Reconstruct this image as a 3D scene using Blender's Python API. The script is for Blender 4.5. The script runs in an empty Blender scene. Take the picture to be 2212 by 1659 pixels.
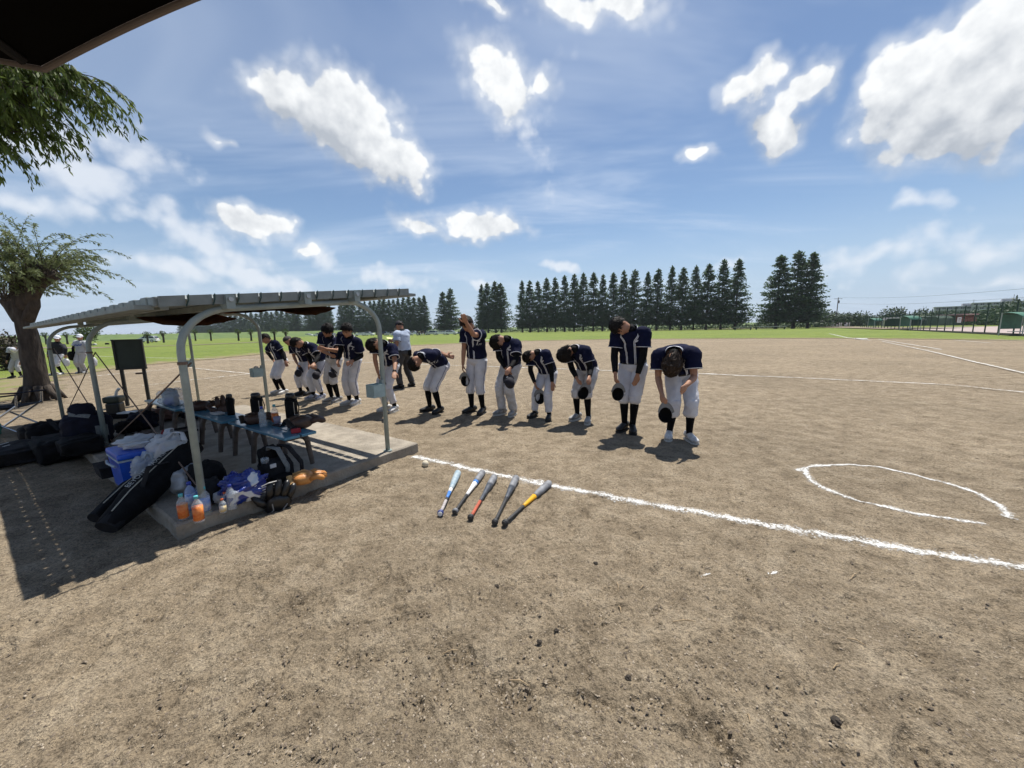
import bpy, bmesh, math, random
import numpy as np
from mathutils import Vector, Matrix, Euler
random.seed(7); RNG = np.random.default_rng(7)
sc = bpy.context.scene
COL = sc.collection
R = math.radians
# ---------------------------------------------------------------- camera
CH = 1.5; FPX = 800.0; PITCH = R(8.354); ROLL = R(1.15)
CR, SR = math.cos(ROLL), math.sin(ROLL)
FWD = Vector((0, math.cos(PITCH), -math.sin(PITCH))); UP0 = Vector((0, math.sin(PITCH), math.cos(PITCH))); RT0 = Vector((1, 0, 0))
CRT = RT0*CR - UP0*SR; CUP = RT0*SR + UP0*CR
cam_d = bpy.data.cameras.new('camera'); cam = bpy.data.objects.new('camera', cam_d); COL.objects.link(cam)
m = Matrix((CRT, CUP, -FWD)).transposed().to_4x4(); m.translation = (0, 0, CH); cam.matrix_world = m
cam_d.sensor_width = 36; cam_d.lens = FPX/2212*36; cam_d.clip_start = 0.05; cam_d.clip_end = 9000
sc.camera = cam
# ---------------------------------------------------------------- sun, sky, exposure
SUN_AZ, SUN_EL = R(25), R(68)
SUN_DIR = Vector((math.sin(SUN_AZ)*math.cos(SUN_EL), math.cos(SUN_AZ)*math.cos(SUN_EL), math.sin(SUN_EL)))
ld = bpy.data.lights.new('sun', 'SUN'); ld.energy = 5.0; ld.angle = R(0.53); ld.color = (1.0, 0.95, 0.86)
so = bpy.data.objects.new('sun', ld); COL.objects.link(so)
so.rotation_euler = (-SUN_DIR).to_track_quat('-Z', 'Y').to_euler(); so.location = SUN_DIR*50
sc.view_settings.view_transform = 'Standard'; sc.view_settings.look = 'None'
sc.view_settings.exposure = 0.42; sc.view_settings.gamma = 1.0; sc.view_settings.use_curve_mapping = False
sc.cycles.use_denoising = True
sc.cycles.max_bounces = 5; sc.cycles.volume_bounces = 0; sc.cycles.use_adaptive_sampling = True; sc.cycles.adaptive_threshold = 0.02; sc.cycles.transparent_max_bounces = 24; sc.cycles.caustics_reflective = False; sc.cycles.caustics_refractive = False
SKY_STR = 0.083

def ray(x, y):
    """direction through a point of the picture (2212 x 1659 units)"""
    u, v = x-1106, 829.5-y
    return (FWD*FPX + CRT*u + CUP*v).normalized()
def G(x, y, z=0.0):
    d = ray(x, y); t = (z-CH)/d.z
    return Vector((d.x*t, d.y*t, z))
def P(x, y, depth):
    d = ray(x, y); t = depth/d.y
    return Vector((d.x*t, d.y*t, CH+d.z*t))

world = bpy.data.worlds.new('World'); sc.world = world; world.use_nodes = True
wt = world.node_tree; wt.nodes.clear()
def wn(t, **k):
    n = wt.nodes.new(t)
    for a, b in k.items(): setattr(n, a, b)
    return n
def wmath(op, a, b=None, c=None, clamp=False):
    n = wn('ShaderNodeMath', operation=op, use_clamp=clamp)
    for i, v in enumerate((a, b, c)):
        if v is None: continue
        if hasattr(v, 'name') or hasattr(v, 'is_linked'): wt.links.new(v, n.inputs[i])
        else: n.inputs[i].default_value = v
    return n.outputs[0]
def wnoise(vec, scale, detail, rough, dim='3D', lac=2.0, distort=0.0):
    n = wn('ShaderNodeTexNoise', noise_dimensions=dim)
    n.inputs['Scale'].default_value = scale; n.inputs['Detail'].default_value = detail
    n.inputs['Roughness'].default_value = rough; n.inputs['Distortion'].default_value = distort
    wt.links.new(vec, n.inputs['Vector']); return n
def wsmooth(v, a, b, lo=0.0, hi=1.0):
    n = wn('ShaderNodeMapRange', interpolation_type='SMOOTHSTEP')
    wt.links.new(v, n.inputs['Value'])
    for k, q in zip(('From Min', 'From Max', 'To Min', 'To Max'), (a, b, lo, hi)): n.inputs[k].default_value = q
    return n.outputs[0]
sky = wn('ShaderNodeTexSky', sky_type='NISHITA'); sky.sun_disc = False
sky.sun_elevation = SUN_EL; sky.sun_rotation = SUN_AZ; sky.air_density = 1.0; sky.dust_density = 0.25; sky.ozone_density = 2.4; sky.altitude = 0
tc = wn('ShaderNodeTexCoord'); DIR = tc.outputs['Generated']
# ragged outlines: two octaves of warp
w1 = wnoise(DIR, 5.0, 3, 0.6); s1 = wn('ShaderNodeVectorMath', operation='MULTIPLY_ADD')
wt.links.new(w1.outputs['Color'], s1.inputs[0]); s1.inputs[1].default_value = (0.16, 0.16, 0.16); s1.inputs[2].default_value = (-0.08, -0.08, -0.08)
s2 = wn('ShaderNodeVectorMath', operation='ADD'); wt.links.new(s1.outputs[0], s2.inputs[0]); wt.links.new(DIR, s2.inputs[1])
WD = s2.outputs[0]
def cloud_node(c, e1, e2, r1, r2, w, src=None):
    rot = Matrix((e1, e2, c)).transposed().to_euler('XYZ')
    mp = wn('ShaderNodeMapping', vector_type='TEXTURE'); wt.links.new(src or WD, mp.inputs['Vector'])
    mp.inputs['Location'].default_value = c; mp.inputs['Rotation'].default_value = rot; mp.inputs['Scale'].default_value = (r1, r2, 0.6)
    ln = wn('ShaderNodeVectorMath', operation='LENGTH'); wt.links.new(mp.outputs[0], ln.inputs[0])
    return wmath('MULTIPLY_ADD', ln.outputs['Value'], -w, w)
def cloud_px(x, y, a, b, ang, w=1.0, src=None):
    c = ray(x, y); t = R(ang)
    e1 = (ray(x+20*math.cos(t), y+20*math.sin(t))-c); k = e1.length/20; e1 = (e1-c*e1.dot(c)).normalized()
    e2 = c.cross(e1).normalized()
    kk = (ray(x-20*math.sin(t), y+20*math.cos(t))-c).length/20
    return cloud_node(c, e1, e2, a*k, b*kk, w, src)
HARD = [(628,205,95,52,28,1.1),(745,275,140,75,32,1.3),(838,345,80,52,30,1.1),
        (1632,195,50,45,0,1.0),(1748,182,66,34,-22,1.0),(1672,262,58,44,10,1.1),(1700,222,50,36,-30,.9),
        (1955,190,92,80,0,1.2),(2085,235,150,110,10,1.5),(2120,95,170,62,-38,1.1),(2200,170,100,110,0,1.4),(2070,318,90,26,-8,.8),
        (1225,12,66,36,20,.9),(1335,18,62,36,0,.9),(1062,12,44,20,10,.7),(1112,190,84,64,30,.9),(1072,160,38,36,0,.75),(1196,180,30,40,0,.65),
        (1040,484,82,26,4,1.1),(918,492,56,18,14,.9),(528,484,68,30,10,1.1),(655,540,30,11,5,.8),(485,305,28,9,35,.6),(1502,336,34,15,5,.8)]
SOFT = [(300,325,110,50,28,.85),(215,385,150,38,14,.9),(90,432,170,40,8,.9),(430,520,190,44,24,1.0),(560,590,130,26,14,.9),(420,600,140,24,6,.7),
        (845,602,76,22,8,.8),(1052,604,40,9,4,.7),(1228,576,34,8,4,.7),(1556,566,36,16,0,.7),(2000,462,80,22,-4,.8),(2110,520,190,40,-10,.8),(1890,565,170,34,-10,.7),(2130,590,150,24,-6,.7),(700,560,50,14,8,.6),
        (1160,270,34,120,-25,.55),(110,300,120,60,10,.8)]
outs = [cloud_px(x, y, a*1.16, b*1.18, g, w) for x, y, a, b, g, w in HARD]
rs = random.Random(3)
for i in range(9):           # the same fair-weather cumulus all round, outside the picture too
    az = R(rs.uniform(75, 285)); el = R(rs.uniform(12, 75)); c = Vector((math.sin(az)*math.cos(el), math.cos(az)*math.cos(el), math.sin(el)))
    e1 = c.cross(Vector((0, 0, 1))).normalized(); e2 = c.cross(e1).normalized(); r = rs.uniform(.05, .16)
    outs.append(cloud_node(c, e1, e2, r, r*rs.uniform(.35, .6), 1.1))
def chain(o):
    x = o[0]
    for y in o[1:]: x = wmath('MAXIMUM', x, y)
    return x
sv = wn('ShaderNodeVectorMath', operation='ADD'); wt.links.new(WD, sv.inputs[0]); sv.inputs[1].default_value = tuple((SUN_DIR-Vector((0, 1, 0))*.35).normalized()*0.055)
MH2 = chain([cloud_px(x, y, a*1.16, b*1.18, g, w, sv.outputs[0]) for x, y, a, b, g, w in HARD[:12]+HARD[18:19]])
MH = chain(outs); MS = chain([cloud_px(x, y, a*1.25, b*1.3, g, w) for x, y, a, b, g, w in SOFT])
n1 = wnoise(DIR, 9.0, 6, 0.62); n2 = wnoise(DIR, 26.0, 4, 0.6)
fb = wmath('MULTIPLY_ADD', n2.outputs['Fac'], 0.22, n1.outputs['Fac'])       # ~0.675 mean
vr = wn('ShaderNodeTexVoronoi', feature='SMOOTH_F1'); wt.links.new(DIR, vr.inputs['Vector']); vr.inputs['Scale'].default_value = 26; vr.inputs['Detail'].default_value = 1.0; vr.inputs['Roughness'].default_value = .55; vr.inputs['Smoothness'].default_value = .35
bil = wmath('SUBTRACT', 0.56, vr.outputs['Distance'])
fb0 = wmath('MULTIPLY_ADD', bil, 0.36, wmath('SUBTRACT', fb, 0.60))
dh = wmath('MULTIPLY_ADD', fb0, 1.25, wmath('ADD', MH, 0.05)); ds = wmath('MULTIPLY_ADD', fb0, 1.5, MS)
AH = wmath('MAXIMUM', wsmooth(dh, 0.0, 0.30), wsmooth(dh, -0.55, 0.45, 0, 0.55)); AS = wsmooth(ds, -0.1, 0.7, 0, 0.75)
# thin high streaks
sep = wn('ShaderNodeSeparateXYZ'); wt.links.new(DIR, sep.inputs[0])
zz = wmath('ADD', wmath('MAXIMUM', sep.outputs['Z'], 0.0), 0.12)
cb = wn('ShaderNodeCombineXYZ'); wt.links.new(wmath('DIVIDE', sep.outputs['X'], zz), cb.inputs[0]); wt.links.new(wmath('DIVIDE', sep.outputs['Y'], zz), cb.inputs[1])
mp = wn('ShaderNodeMapping'); mp.inputs['Rotation'].default_value = (0, 0, R(58)); mp.inputs['Scale'].default_value = (0.34, 1.0, 1); wt.links.new(cb.outputs[0], mp.inputs[0])
ci = wnoise(mp.outputs[0], 1.3, 5, 0.6, distort=0.6)
AC = wsmooth(ci.outputs['Fac'], 0.45, 0.80, 0, 0.50)
# relief of the cumulus: compare the noise with the noise a little towards the sun
off = wn('ShaderNodeVectorMath', operation='ADD'); wt.links.new(DIR, off.inputs[0]); off.inputs[1].default_value = tuple(SUN_DIR*0.022)
n1b = wnoise(off.outputs[0], 9.0, 4, 0.62)
rel = wmath('SUBTRACT', n1.outputs['Fac'], n1b.outputs['Fac'])
core = wsmooth(dh, 0.35, 2.0); lit = wmath('MINIMUM', wmath('MAXIMUM', wmath('SUBTRACT', MH, MH2), -0.6), 0.5)
off2 = wn('ShaderNodeVectorMath', operation='ADD'); wt.links.new(DIR, off2.inputs[0]); off2.inputs[1].default_value = tuple(SUN_DIR*0.07)
n3 = wnoise(DIR, 4.0, 3, 0.5); n3b = wnoise(off2.outputs[0], 4.0, 3, 0.5); rel2 = wmath('SUBTRACT', n3.outputs['Fac'], n3b.outputs['Fac'])
br = wmath('MULTIPLY_ADD', rel, 1.1, 0.93); br = wmath('MULTIPLY_ADD', rel2, 0.45, br); br = wmath('MULTIPLY_ADD', bil, 0.20, br)
br = wmath('MULTIPLY_ADD', lit, 0.34, br); br = wmath('MULTIPLY_ADD', core, -0.20, br); br = wmath('MINIMUM', wmath('MAXIMUM', br, 0.62), 1.12)
def col(r, g, b):
    n = wn('ShaderNodeRGB'); n.outputs[0].default_value = (r, g, b, 1); return n.outputs[0]
def mixc(f, a, b, blend='MIX'):
    n = wn('ShaderNodeMix', data_type='RGBA', blend_type=blend)
    if hasattr(f, 'name'): wt.links.new(f, n.inputs[0])
    else: n.inputs[0].default_value = f
    wt.links.new(a, n.inputs[6]); wt.links.new(b, n.inputs[7]); return n.outputs[2]
K = 0.80/SKY_STR
wc = wn('ShaderNodeCombineXYZ')
for i, (s, o) in enumerate(((1.02, -0.14), (0.97, -0.065), (0.86, 0.07))):
    wt.links.new(wmath('MULTIPLY', wmath('MULTIPLY_ADD', br, s, o), K*0.93), wc.inputs[i])
hz = wsmooth(sep.outputs['Z'], 0.0, 0.28, 0.86, 0.0)
skyc = mixc(hz, sky.outputs[0], col(.45*K, .565*K, .74*K))
skyc = mixc(AC, skyc, col(.74*K, .82*K, .94*K))
skyc = mixc(AS, skyc, col(.82*K, .86*K, .92*K))
skyc = mixc(AH, skyc, wc.outputs[0])
bg = wn('ShaderNodeBackground'); bg.inputs['Strength'].default_value = SKY_STR; wt.links.new(skyc, bg.inputs['Color'])
wo = wn('ShaderNodeOutputWorld'); wt.links.new(bg.outputs[0], wo.inputs['Surface'])
world.cycles.sampling_method = 'MANUAL'; world.cycles.sample_map_resolution = 512
# ---------------------------------------------------------------- helpers
MATS = {}
def mat(name, base, rough=0.7, metal=0.0, var=0.0, vscale=20.0, bump=0.0, bscale=60.0, base2=None, spec=None, trans=0.0, alpha=None, detail=4, sheen=0.0, ior=None, coat=0.0, stretch=None, transluc=0.0):
    """principled material with a noise that varies colour and relief"""
    if name in MATS: return MATS[name]
    M = bpy.data.materials.new(name); M.use_nodes = True; nt = M.node_tree; b = nt.nodes['Principled BSDF']
    b.inputs['Base Color'].default_value = (*base, 1); b.inputs['Roughness'].default_value = rough; b.inputs['Metallic'].default_value = metal
    if spec is not None: b.inputs['Specular IOR Level'].default_value = spec
    if trans: b.inputs['Transmission Weight'].default_value = trans
    if ior: b.inputs['IOR'].default_value = ior
    if alpha is not None: b.inputs['Alpha'].default_value = alpha
    if sheen: b.inputs['Sheen Weight'].default_value = sheen; b.inputs['Sheen Roughness'].default_value = 0.6
    if coat: b.inputs['Coat Weight'].default_value = coat
    if var or bump or base2:
        t = nt.nodes.new('ShaderNodeTexCoord'); vec = t.outputs['Object']
        if stretch:
            mp = nt.nodes.new('ShaderNodeMapping'); mp.inputs['Scale'].default_value = stretch; nt.links.new(vec, mp.inputs[0]); vec = mp.outputs[0]
    if var or base2:
        n = nt.nodes.new('ShaderNodeTexNoise'); n.inputs['Scale'].default_value = vscale; n.inputs['Detail'].default_value = detail; n.inputs['Roughness'].default_value = 0.6
        nt.links.new(vec, n.inputs['Vector'])
        rp = nt.nodes.new('ShaderNodeValToRGB'); nt.links.new(n.outputs['Fac'], rp.inputs[0])
        b2 = base2 or tuple(min(1, c*(1+var)) for c in base)
        b1 = base if base2 else tuple(c*(1-var) for c in base)
        rp.color_ramp.elements[0].position = 0.36; rp.color_ramp.elements[0].color = (*b1, 1)
        rp.color_ramp.elements[1].position = 0.66; rp.color_ramp.elements[1].color = (*b2, 1)
        nt.links.new(rp.outputs[0], b.inputs['Base Color'])
    if bump:
        n2 = nt.nodes.new('ShaderNodeTexNoise'); n2.inputs['Scale'].default_value = bscale; n2.inputs['Detail'].default_value = 3
        nt.links.new(vec, n2.inputs['Vector'])
        bp = nt.nodes.new('ShaderNodeBump'); bp.inputs['Strength'].default_value = 1.0; bp.inputs['Distance'].default_value = bump
        nt.links.new(n2.outputs['Fac'], bp.inputs['Height']); nt.links.new(bp.outputs[0], b.inputs['Normal'])
    if transluc:
        tl = nt.nodes.new('ShaderNodeBsdfTranslucent'); mx = nt.nodes.new('ShaderNodeMixShader'); mx.inputs[0].default_value = transluc
        src = b.inputs['Base Color'].links[0].from_socket if b.inputs['Base Color'].links else None
        if src: nt.links.new(src, tl.inputs[0])
        else: tl.inputs[0].default_value = (*base, 1)
        out = nt.nodes['Material Output']; nt.links.new(b.outputs[0], mx.inputs[1]); nt.links.new(tl.outputs[0], mx.inputs[2]); nt.links.new(mx.outputs[0], out.inputs[0])
    MATS[name] = M; return M

class MB:
    """collects shapes given in world coordinates; build() links them as one mesh object"""
    def __init__(s): s.v = []; s.f = []
    def add(s, vs, fs):
        o = len(s.v); s.v += [tuple(p) for p in vs]; s.f += [tuple(i+o for i in f) for f in fs]; return s
    def box(s, c, size, rot=None, taper=1.0):
        c = Vector(c); hx, hy, hz = (q/2 for q in size); vs = []
        for z in (-1, 1):
            k = taper if z > 0 else 1
            for x, y in ((-1, -1), (1, -1), (1, 1), (-1, 1)):
                p = Vector((x*hx*k, y*hy*k, z*hz)); vs.append(c+(rot @ p if rot else p))
        return s.add(vs, [(3, 2, 1, 0), (4, 5, 6, 7), (0, 1, 5, 4), (1, 2, 6, 5), (2, 3, 7, 6), (3, 0, 4, 7)])
    def bbox(s, c, size, rot=None, bev=0.02):
        """box with chamfered edges"""
        bm = bmesh.new(); bmesh.ops.create_cube(bm, size=1)
        for v in bm.verts: v.co = Vector((v.co.x*size[0], v.co.y*size[1], v.co.z*size[2]))
        bmesh.ops.bevel(bm, geom=bm.edges[:], offset=min(bev, min(size)*.45), segments=2, affect='EDGES', profile=.6)
        bm.verts.ensure_lookup_table(); c = Vector(c)
        vs = [c+(rot @ v.co if rot else v.co) for v in bm.verts]; fs = [[v.index for v in f.verts] for f in bm.faces]; bm.free()
        return s.add(vs, fs)
    def tube(s, pts, rad, n=10, cap=True, side=None, flat=None):
        """tube along pts; rad a number, list, or list of (a, b); side = preferred right vector"""
        pts = [Vector(p) for p in pts]; N = len(pts); vs = []; fs = []
        if not isinstance(rad, (list, tuple)): rad = [rad]*N
        pr = Vector(side) if side is not None else None
        for i, p in enumerate(pts):
            t = (pts[min(i+1, N-1)]-pts[max(i-1, 0)]).normalized()
            if pr is None:
                pr = t.cross(Vector((0, 0, 1)))
                if pr.length < .1: pr = t.cross(Vector((0, 1, 0)))
            pr = (pr-t*pr.dot(t)).normalized(); q = t.cross(pr)
            a, b = rad[i] if isinstance(rad[i], (list, tuple)) else (rad[i], rad[i])
            for k in range(n):
                th = 2*math.pi*k/n; vs.append(p+pr*(a*math.cos(th))+q*(b*math.sin(th)))
        for i in range(N-1):
            for k in range(n): fs.append((i*n+k, i*n+(k+1) % n, (i+1)*n+(k+1) % n, (i+1)*n+k))
        if cap: fs.append(tuple(range(n-1, -1, -1))); fs.append(tuple((N-1)*n+k for k in range(n)))
        return s.add(vs, fs)
    def cyl(s, a, b, r0, r1=None, n=12, cap=True): return s.tube([a, b], [r0, r0 if r1 is None else r1], n, cap)
    def lathe(s, o, prof, n=16, ax=Vector((0, 0, 1)), sx=Vector((1, 0, 0))):
        """prof: (radius, height along ax)"""
        o = Vector(o); ax = Vector(ax).normalized(); sx = Vector(sx); sx = (sx-ax*sx.dot(ax)).normalized(); sy = ax.cross(sx); vs = []; fs = []
        for r, h in prof:
            for k in range(n):
                th = 2*math.pi*k/n; vs.append(o+ax*h+sx*(r*math.cos(th))+sy*(r*math.sin(th)))
        N = len(prof)
        for i in range(N-1):
            for k in range(n): fs.append((i*n+k, i*n+(k+1) % n, (i+1)*n+(k+1) % n, (i+1)*n+k))
        fs.append(tuple(range(n-1, -1, -1))); fs.append(tuple((N-1)*n+k for k in range(n)))
        return s.add(vs, fs)
    def ell(s, c, ax, n=10, m=7, noise=0.0, seed=0):
        """ellipsoid; ax: three axis vectors"""
        c = Vector(c); ax = [Vector(a) for a in ax]; rr = random.Random(seed); vs = [c+ax[2]]; fs = []
        for i in range(1, m):
            ph = math.pi*i/m
            for k in range(n):
                th = 2*math.pi*k/n; q = 1+noise*rr.uniform(-1, 1)
                vs.append(c+(ax[0]*(math.sin(ph)*math.cos(th))+ax[1]*(math.sin(ph)*math.sin(th))+ax[2]*math.cos(ph))*q)
        vs.append(c-ax[2])
        for k in range(n): fs.append((0, 1+k, 1+(k+1) % n))
        for i in range(m-2):
            for k in range(n): fs.append((1+i*n+k, 1+(i+1)*n+k, 1+(i+1)*n+(k+1) % n, 1+i*n+(k+1) % n))
        L = len(vs)-1
        for k in range(n): fs.append((L, 1+(m-2)*n+(k+1) % n, 1+(m-2)*n+k))
        return s.add(vs, fs)
    def prism(s, poly, d):
        """poly: world points of one face; d: extrusion vector"""
        n = len(poly); d = Vector(d); vs = [Vector(p) for p in poly]+[Vector(p)+d for p in poly]
        return s.add(vs, [tuple(range(n-1, -1, -1)), tuple(range(n, 2*n))]+[(i, (i+1) % n, n+(i+1) % n, n+i) for i in range(n)])
    def build(s, name, material, parent=None, smooth=False, origin=None, fix=True):
        me = bpy.data.meshes.new(name)
        o0 = Vector(origin) if origin is not None else (parent_origin(parent) if parent else Vector((0, 0, 0)))
        me.from_pydata([(p[0]-o0.x, p[1]-o0.y, p[2]-o0.z) for p in s.v], [], s.f); me.update()
        if fix:
            bm = bmesh.new(); bm.from_mesh(me); bmesh.ops.recalc_face_normals(bm, faces=bm.faces); bm.to_mesh(me); bm.free()
        if smooth: me.polygons.foreach_set('use_smooth', [True]*len(me.polygons))
        if material: me.materials.append(material)
        ob = bpy.data.objects.new(name, me); COL.objects.link(ob)
        if parent: ob.parent = parent
        else: ob.location = o0
        return ob
def parent_origin(p):
    o = Vector((0, 0, 0))
    while p: o += p.location; p = p.parent
    return o
def smooth_by_angle(o, deg=40):
    me = o.data; me.polygons.foreach_set('use_smooth', [True]*len(me.polygons)); me.set_sharp_from_angle(angle=R(deg)); return o
def tag(o, label=None, cat=None, group=None, kind=None):
    for k, v in (('label', label), ('category', cat), ('group', group), ('kind', kind)):
        if v: o[k] = v
    return o
def thing(name, loc, label, cat, group=None, rz=0.0):
    o = bpy.data.objects.new(name, None); COL.objects.link(o); o.location = loc; o.rotation_euler = (0, 0, rz); o.empty_display_size = .1
    return tag(o, label, cat, group)
def copy_tree(o, parent=None):
    c = o.copy(); COL.objects.link(c); c.parent = parent
    for ch in list(o.children): copy_tree(ch, c)
    return c
def rotz(a): return Matrix.Rotation(a, 3, 'Z')
def basis(x, y, z): return Matrix((x, y, z)).transposed()
ORD = ['first', 'second', 'third', 'fourth', 'fifth', 'sixth', 'seventh', 'eighth', 'ninth', 'tenth', 'eleventh', 'twelfth', 'thirteenth', 'fourteenth', 'fifteenth', 'sixteenth', 'seventeenth', 'eighteenth', 'nineteenth', 'twentieth', 'twenty-first', 'twenty-second', 'twenty-third', 'twenty-fourth']
# numpy gradient noise
_perm = np.arange(256); np.random.default_rng(5).shuffle(_perm); _perm = np.r_[_perm, _perm]
_ga = np.random.default_rng(6).uniform(0, 2*np.pi, 256); _gx, _gy = np.cos(_ga), np.sin(_ga)
def pnoise(x, y):
    x = np.asarray(x, float); y = np.asarray(y, float)
    xi = np.floor(x).astype(int); yi = np.floor(y).astype(int); xf = x-xi; yf = y-yi; xi &= 255; yi &= 255
    u = xf*xf*xf*(xf*(xf*6-15)+10); v = yf*yf*yf*(yf*(yf*6-15)+10)
    def g(ix, iy, fx, fy):
        h = _perm[_perm[ix & 255]+(iy & 255)]; return _gx[h]*fx+_gy[h]*fy
    a = g(xi, yi, xf, yf); b = g(xi+1, yi, xf-1, yf); c = g(xi, yi+1, xf, yf-1); d = g(xi+1, yi+1, xf-1, yf-1)
    return (a+u*(b-a))+v*((c+u*(d-c))-(a+u*(b-a)))
def nz(x, y): return float(pnoise(x, y))
# ---------------------------------------------------------------- ground
FA = Vector((.597, .802, 0)); FL = Vector((-.802, .597, 0))      # field axes: first-base line, third-base line
def hground(x, y):
    x = np.asarray(x, float); y = np.asarray(y, float); r = np.hypot(x, y)
    h = .016*pnoise(x*1.1, y*1.1)+.012*pnoise(x*3.1+9, y*3.1)
    w = .5+.5*np.clip(pnoise(x*.7+40, y*.7)*2, -1, 1)
    h = h+(.007+.009*w)*pnoise(x*8+3, y*8)
    n17 = pnoise(x*15, y*15+5); h = h-(.008+.010*w)*np.clip(n17*2-.15, 0, 1)+(.003+.003*w)*n17
    cells = np.clip(np.abs(pnoise(x*5.3+70, y*5.3))*2-.25, 0, 1); h = h+.009*w*cells
    h = h+.0045*pnoise(x*32+11, y*32)*np.clip(1.5-r/6, 0, 1)
    k = np.clip(1.35-r/24, .05, 1)
    return h*k
def gz(x, y): return float(hground(x, y))
ang = np.r_[np.linspace(-62, 62, 560), np.linspace(66, 294, 38)]; ang = np.radians(ang); NA = len(ang)
rad = np.r_[np.linspace(.3, 1.0, 12, endpoint=False), np.exp(np.linspace(math.log(1.0), math.log(28), 600)), np.exp(np.linspace(math.log(28.6), math.log(41), 14)), np.exp(np.linspace(math.log(42), math.log(6000), 60))]; NR = len(rad)
A, Rr = np.meshgrid(ang, rad); X = np.sin(A)*Rr; Y = np.cos(A)*Rr; Z = hground(X, Y)
fr = random.Random(17)          # footprints and scuffs pressed into the loose dirt
for _ in range(420):
    fa_ = R(fr.uniform(-58, 58)); rr_ = math.exp(fr.uniform(math.log(1.3), math.log(11))); fx, fy = math.sin(fa_)*rr_, math.cos(fa_)*rr_; th = fr.uniform(0, 6.28); scuff = fr.random() < .25
    la, lb = (fr.uniform(.18, .32), .035) if scuff else (.135, .048); dep = fr.uniform(.004, .009)
    ix = np.where((np.abs(rad-rr_) < .45))[0]; jx = np.where(np.abs(ang-fa_) < .5/rr_)[0]
    if not len(ix) or not len(jx): continue
    w_ = np.ix_(ix, jx); dx, dy = X[w_]-fx, Y[w_]-fy; u = (dx*math.cos(th)+dy*math.sin(th))/la; v = (-dx*math.sin(th)+dy*math.cos(th))/lb
    q = np.sqrt(u*u+v*v)+.12*pnoise(X[w_]*30, Y[w_]*30); Z[w_] += -dep*np.clip((1-q)*3, 0, 1)*(1+.5*np.sin(u*22)*(not scuff))+dep*.7*np.exp(-((q-1.15)/.18)**2)
vs = np.c_[X.ravel(), Y.ravel(), Z.ravel()]; vs = np.r_[vs, [[0, 0, 0]]]
i, k = np.meshgrid(np.arange(NR-1), np.arange(NA), indexing='ij'); k2 = (k+1) % NA
quads = np.stack([i*NA+k, i*NA+k2, (i+1)*NA+k2, (i+1)*NA+k], -1).reshape(-1, 4)
def grid_object(name, vs, quads, material, extra=None):
    me = bpy.data.meshes.new(name); nf = len(quads)
    me.vertices.add(len(vs)); me.vertices.foreach_set('co', np.asarray(vs, np.float32).ravel())
    fl = np.asarray(quads).ravel(); sizes = np.full(nf, quads.shape[1]); me.loops.add(len(fl)); me.loops.foreach_set('vertex_index', fl.astype(np.int32))
    me.polygons.add(nf); me.polygons.foreach_set('loop_start', (np.cumsum(sizes)-sizes).astype(np.int32)); me.polygons.foreach_set('use_smooth', [True]*nf)
    me.update(calc_edges=True); me.validate()
    me.materials.append(material); o = bpy.data.objects.new(name, me); COL.objects.link(o); return o

def nodes_of(name):
    M = bpy.data.materials.new(name); M.use_nodes = True; nt = M.node_tree
    return M, nt, nt.nodes['Principled BSDF']
def N(nt, t, **k):
    n = nt.nodes.new(t)
    for a, b in k.items(): setattr(n, a, b)
    return n
def noise_n(nt, vec, scale, detail=4, rough=.6):
    n = N(nt, 'ShaderNodeTexNoise'); n.inputs['Scale'].default_value = scale; n.inputs['Detail'].default_value = detail; n.inputs['Roughness'].default_value = rough
    nt.links.new(vec, n.inputs['Vector']); return n.outputs['Fac']
def mth(nt, op, a, b=0.0, c=None, clamp=False):
    n = N(nt, 'ShaderNodeMath', operation=op, use_clamp=clamp)
    for i, v in enumerate((a, b, c)):
        if v is None: continue
        if isinstance(v, (int, float)): n.inputs[i].default_value = v
        else: nt.links.new(v, n.inputs[i])
    return n.outputs[0]
def ramp(nt, f, stops):
    n = N(nt, 'ShaderNodeValToRGB'); nt.links.new(f, n.inputs[0]); e = n.color_ramp.elements
    e[0].position, e[0].color = stops[0][0], (*stops[0][1], 1); e[1].position, e[1].color = stops[-1][0], (*stops[-1][1], 1)
    for p, c in stops[1:-1]: q = e.new(p); q.color = (*c, 1)
    return n.outputs[0]
def mixn(nt, f, a, b, blend='MIX'):
    n = N(nt, 'ShaderNodeMix', data_type='RGBA', blend_type=blend)
    for s, v in ((n.inputs[0], f), (n.inputs[6], a), (n.inputs[7], b)):
        if isinstance(v, (int, float)): s.default_value = v
        elif isinstance(v, tuple): s.default_value = (*v, 1)
        else: nt.links.new(v, s)
    return n.outputs[2]
# dirt
DIRT, nt, b = nodes_of('infield dirt')
vec = N(nt, 'ShaderNodeTexCoord').outputs['Object']
big = noise_n(nt, vec, .35, 5); mid = noise_n(nt, vec, 4.5, 6, .62); fine = noise_n(nt, vec, 48, 6, .72); grit = noise_n(nt, vec, 300, 2, .6); speck = noise_n(nt, vec, 130, 3, .65); pit = noise_n(nt, vec, 17, 5, .68)
c1 = ramp(nt, mid, [(.30, (.172, .138, .098)), (.50, (.252, .206, .148)), (.70, (.324, .272, .202))])
c2 = ramp(nt, fine, [(.30, (.40, .385, .37)), (.48, (.98, .98, .98)), (.72, (1.28, 1.26, 1.22))])
cc = mixn(nt, 1.0, c1, c2, 'MULTIPLY')
cc = mixn(nt, 1.0, cc, ramp(nt, speck, [(.36, (.55, .545, .54)), (.47, (.97, .97, .97)), (.60, (1.08, 1.08, 1.08)), (.68, (1.42, 1.41, 1.38))]), 'MULTIPLY')
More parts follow.
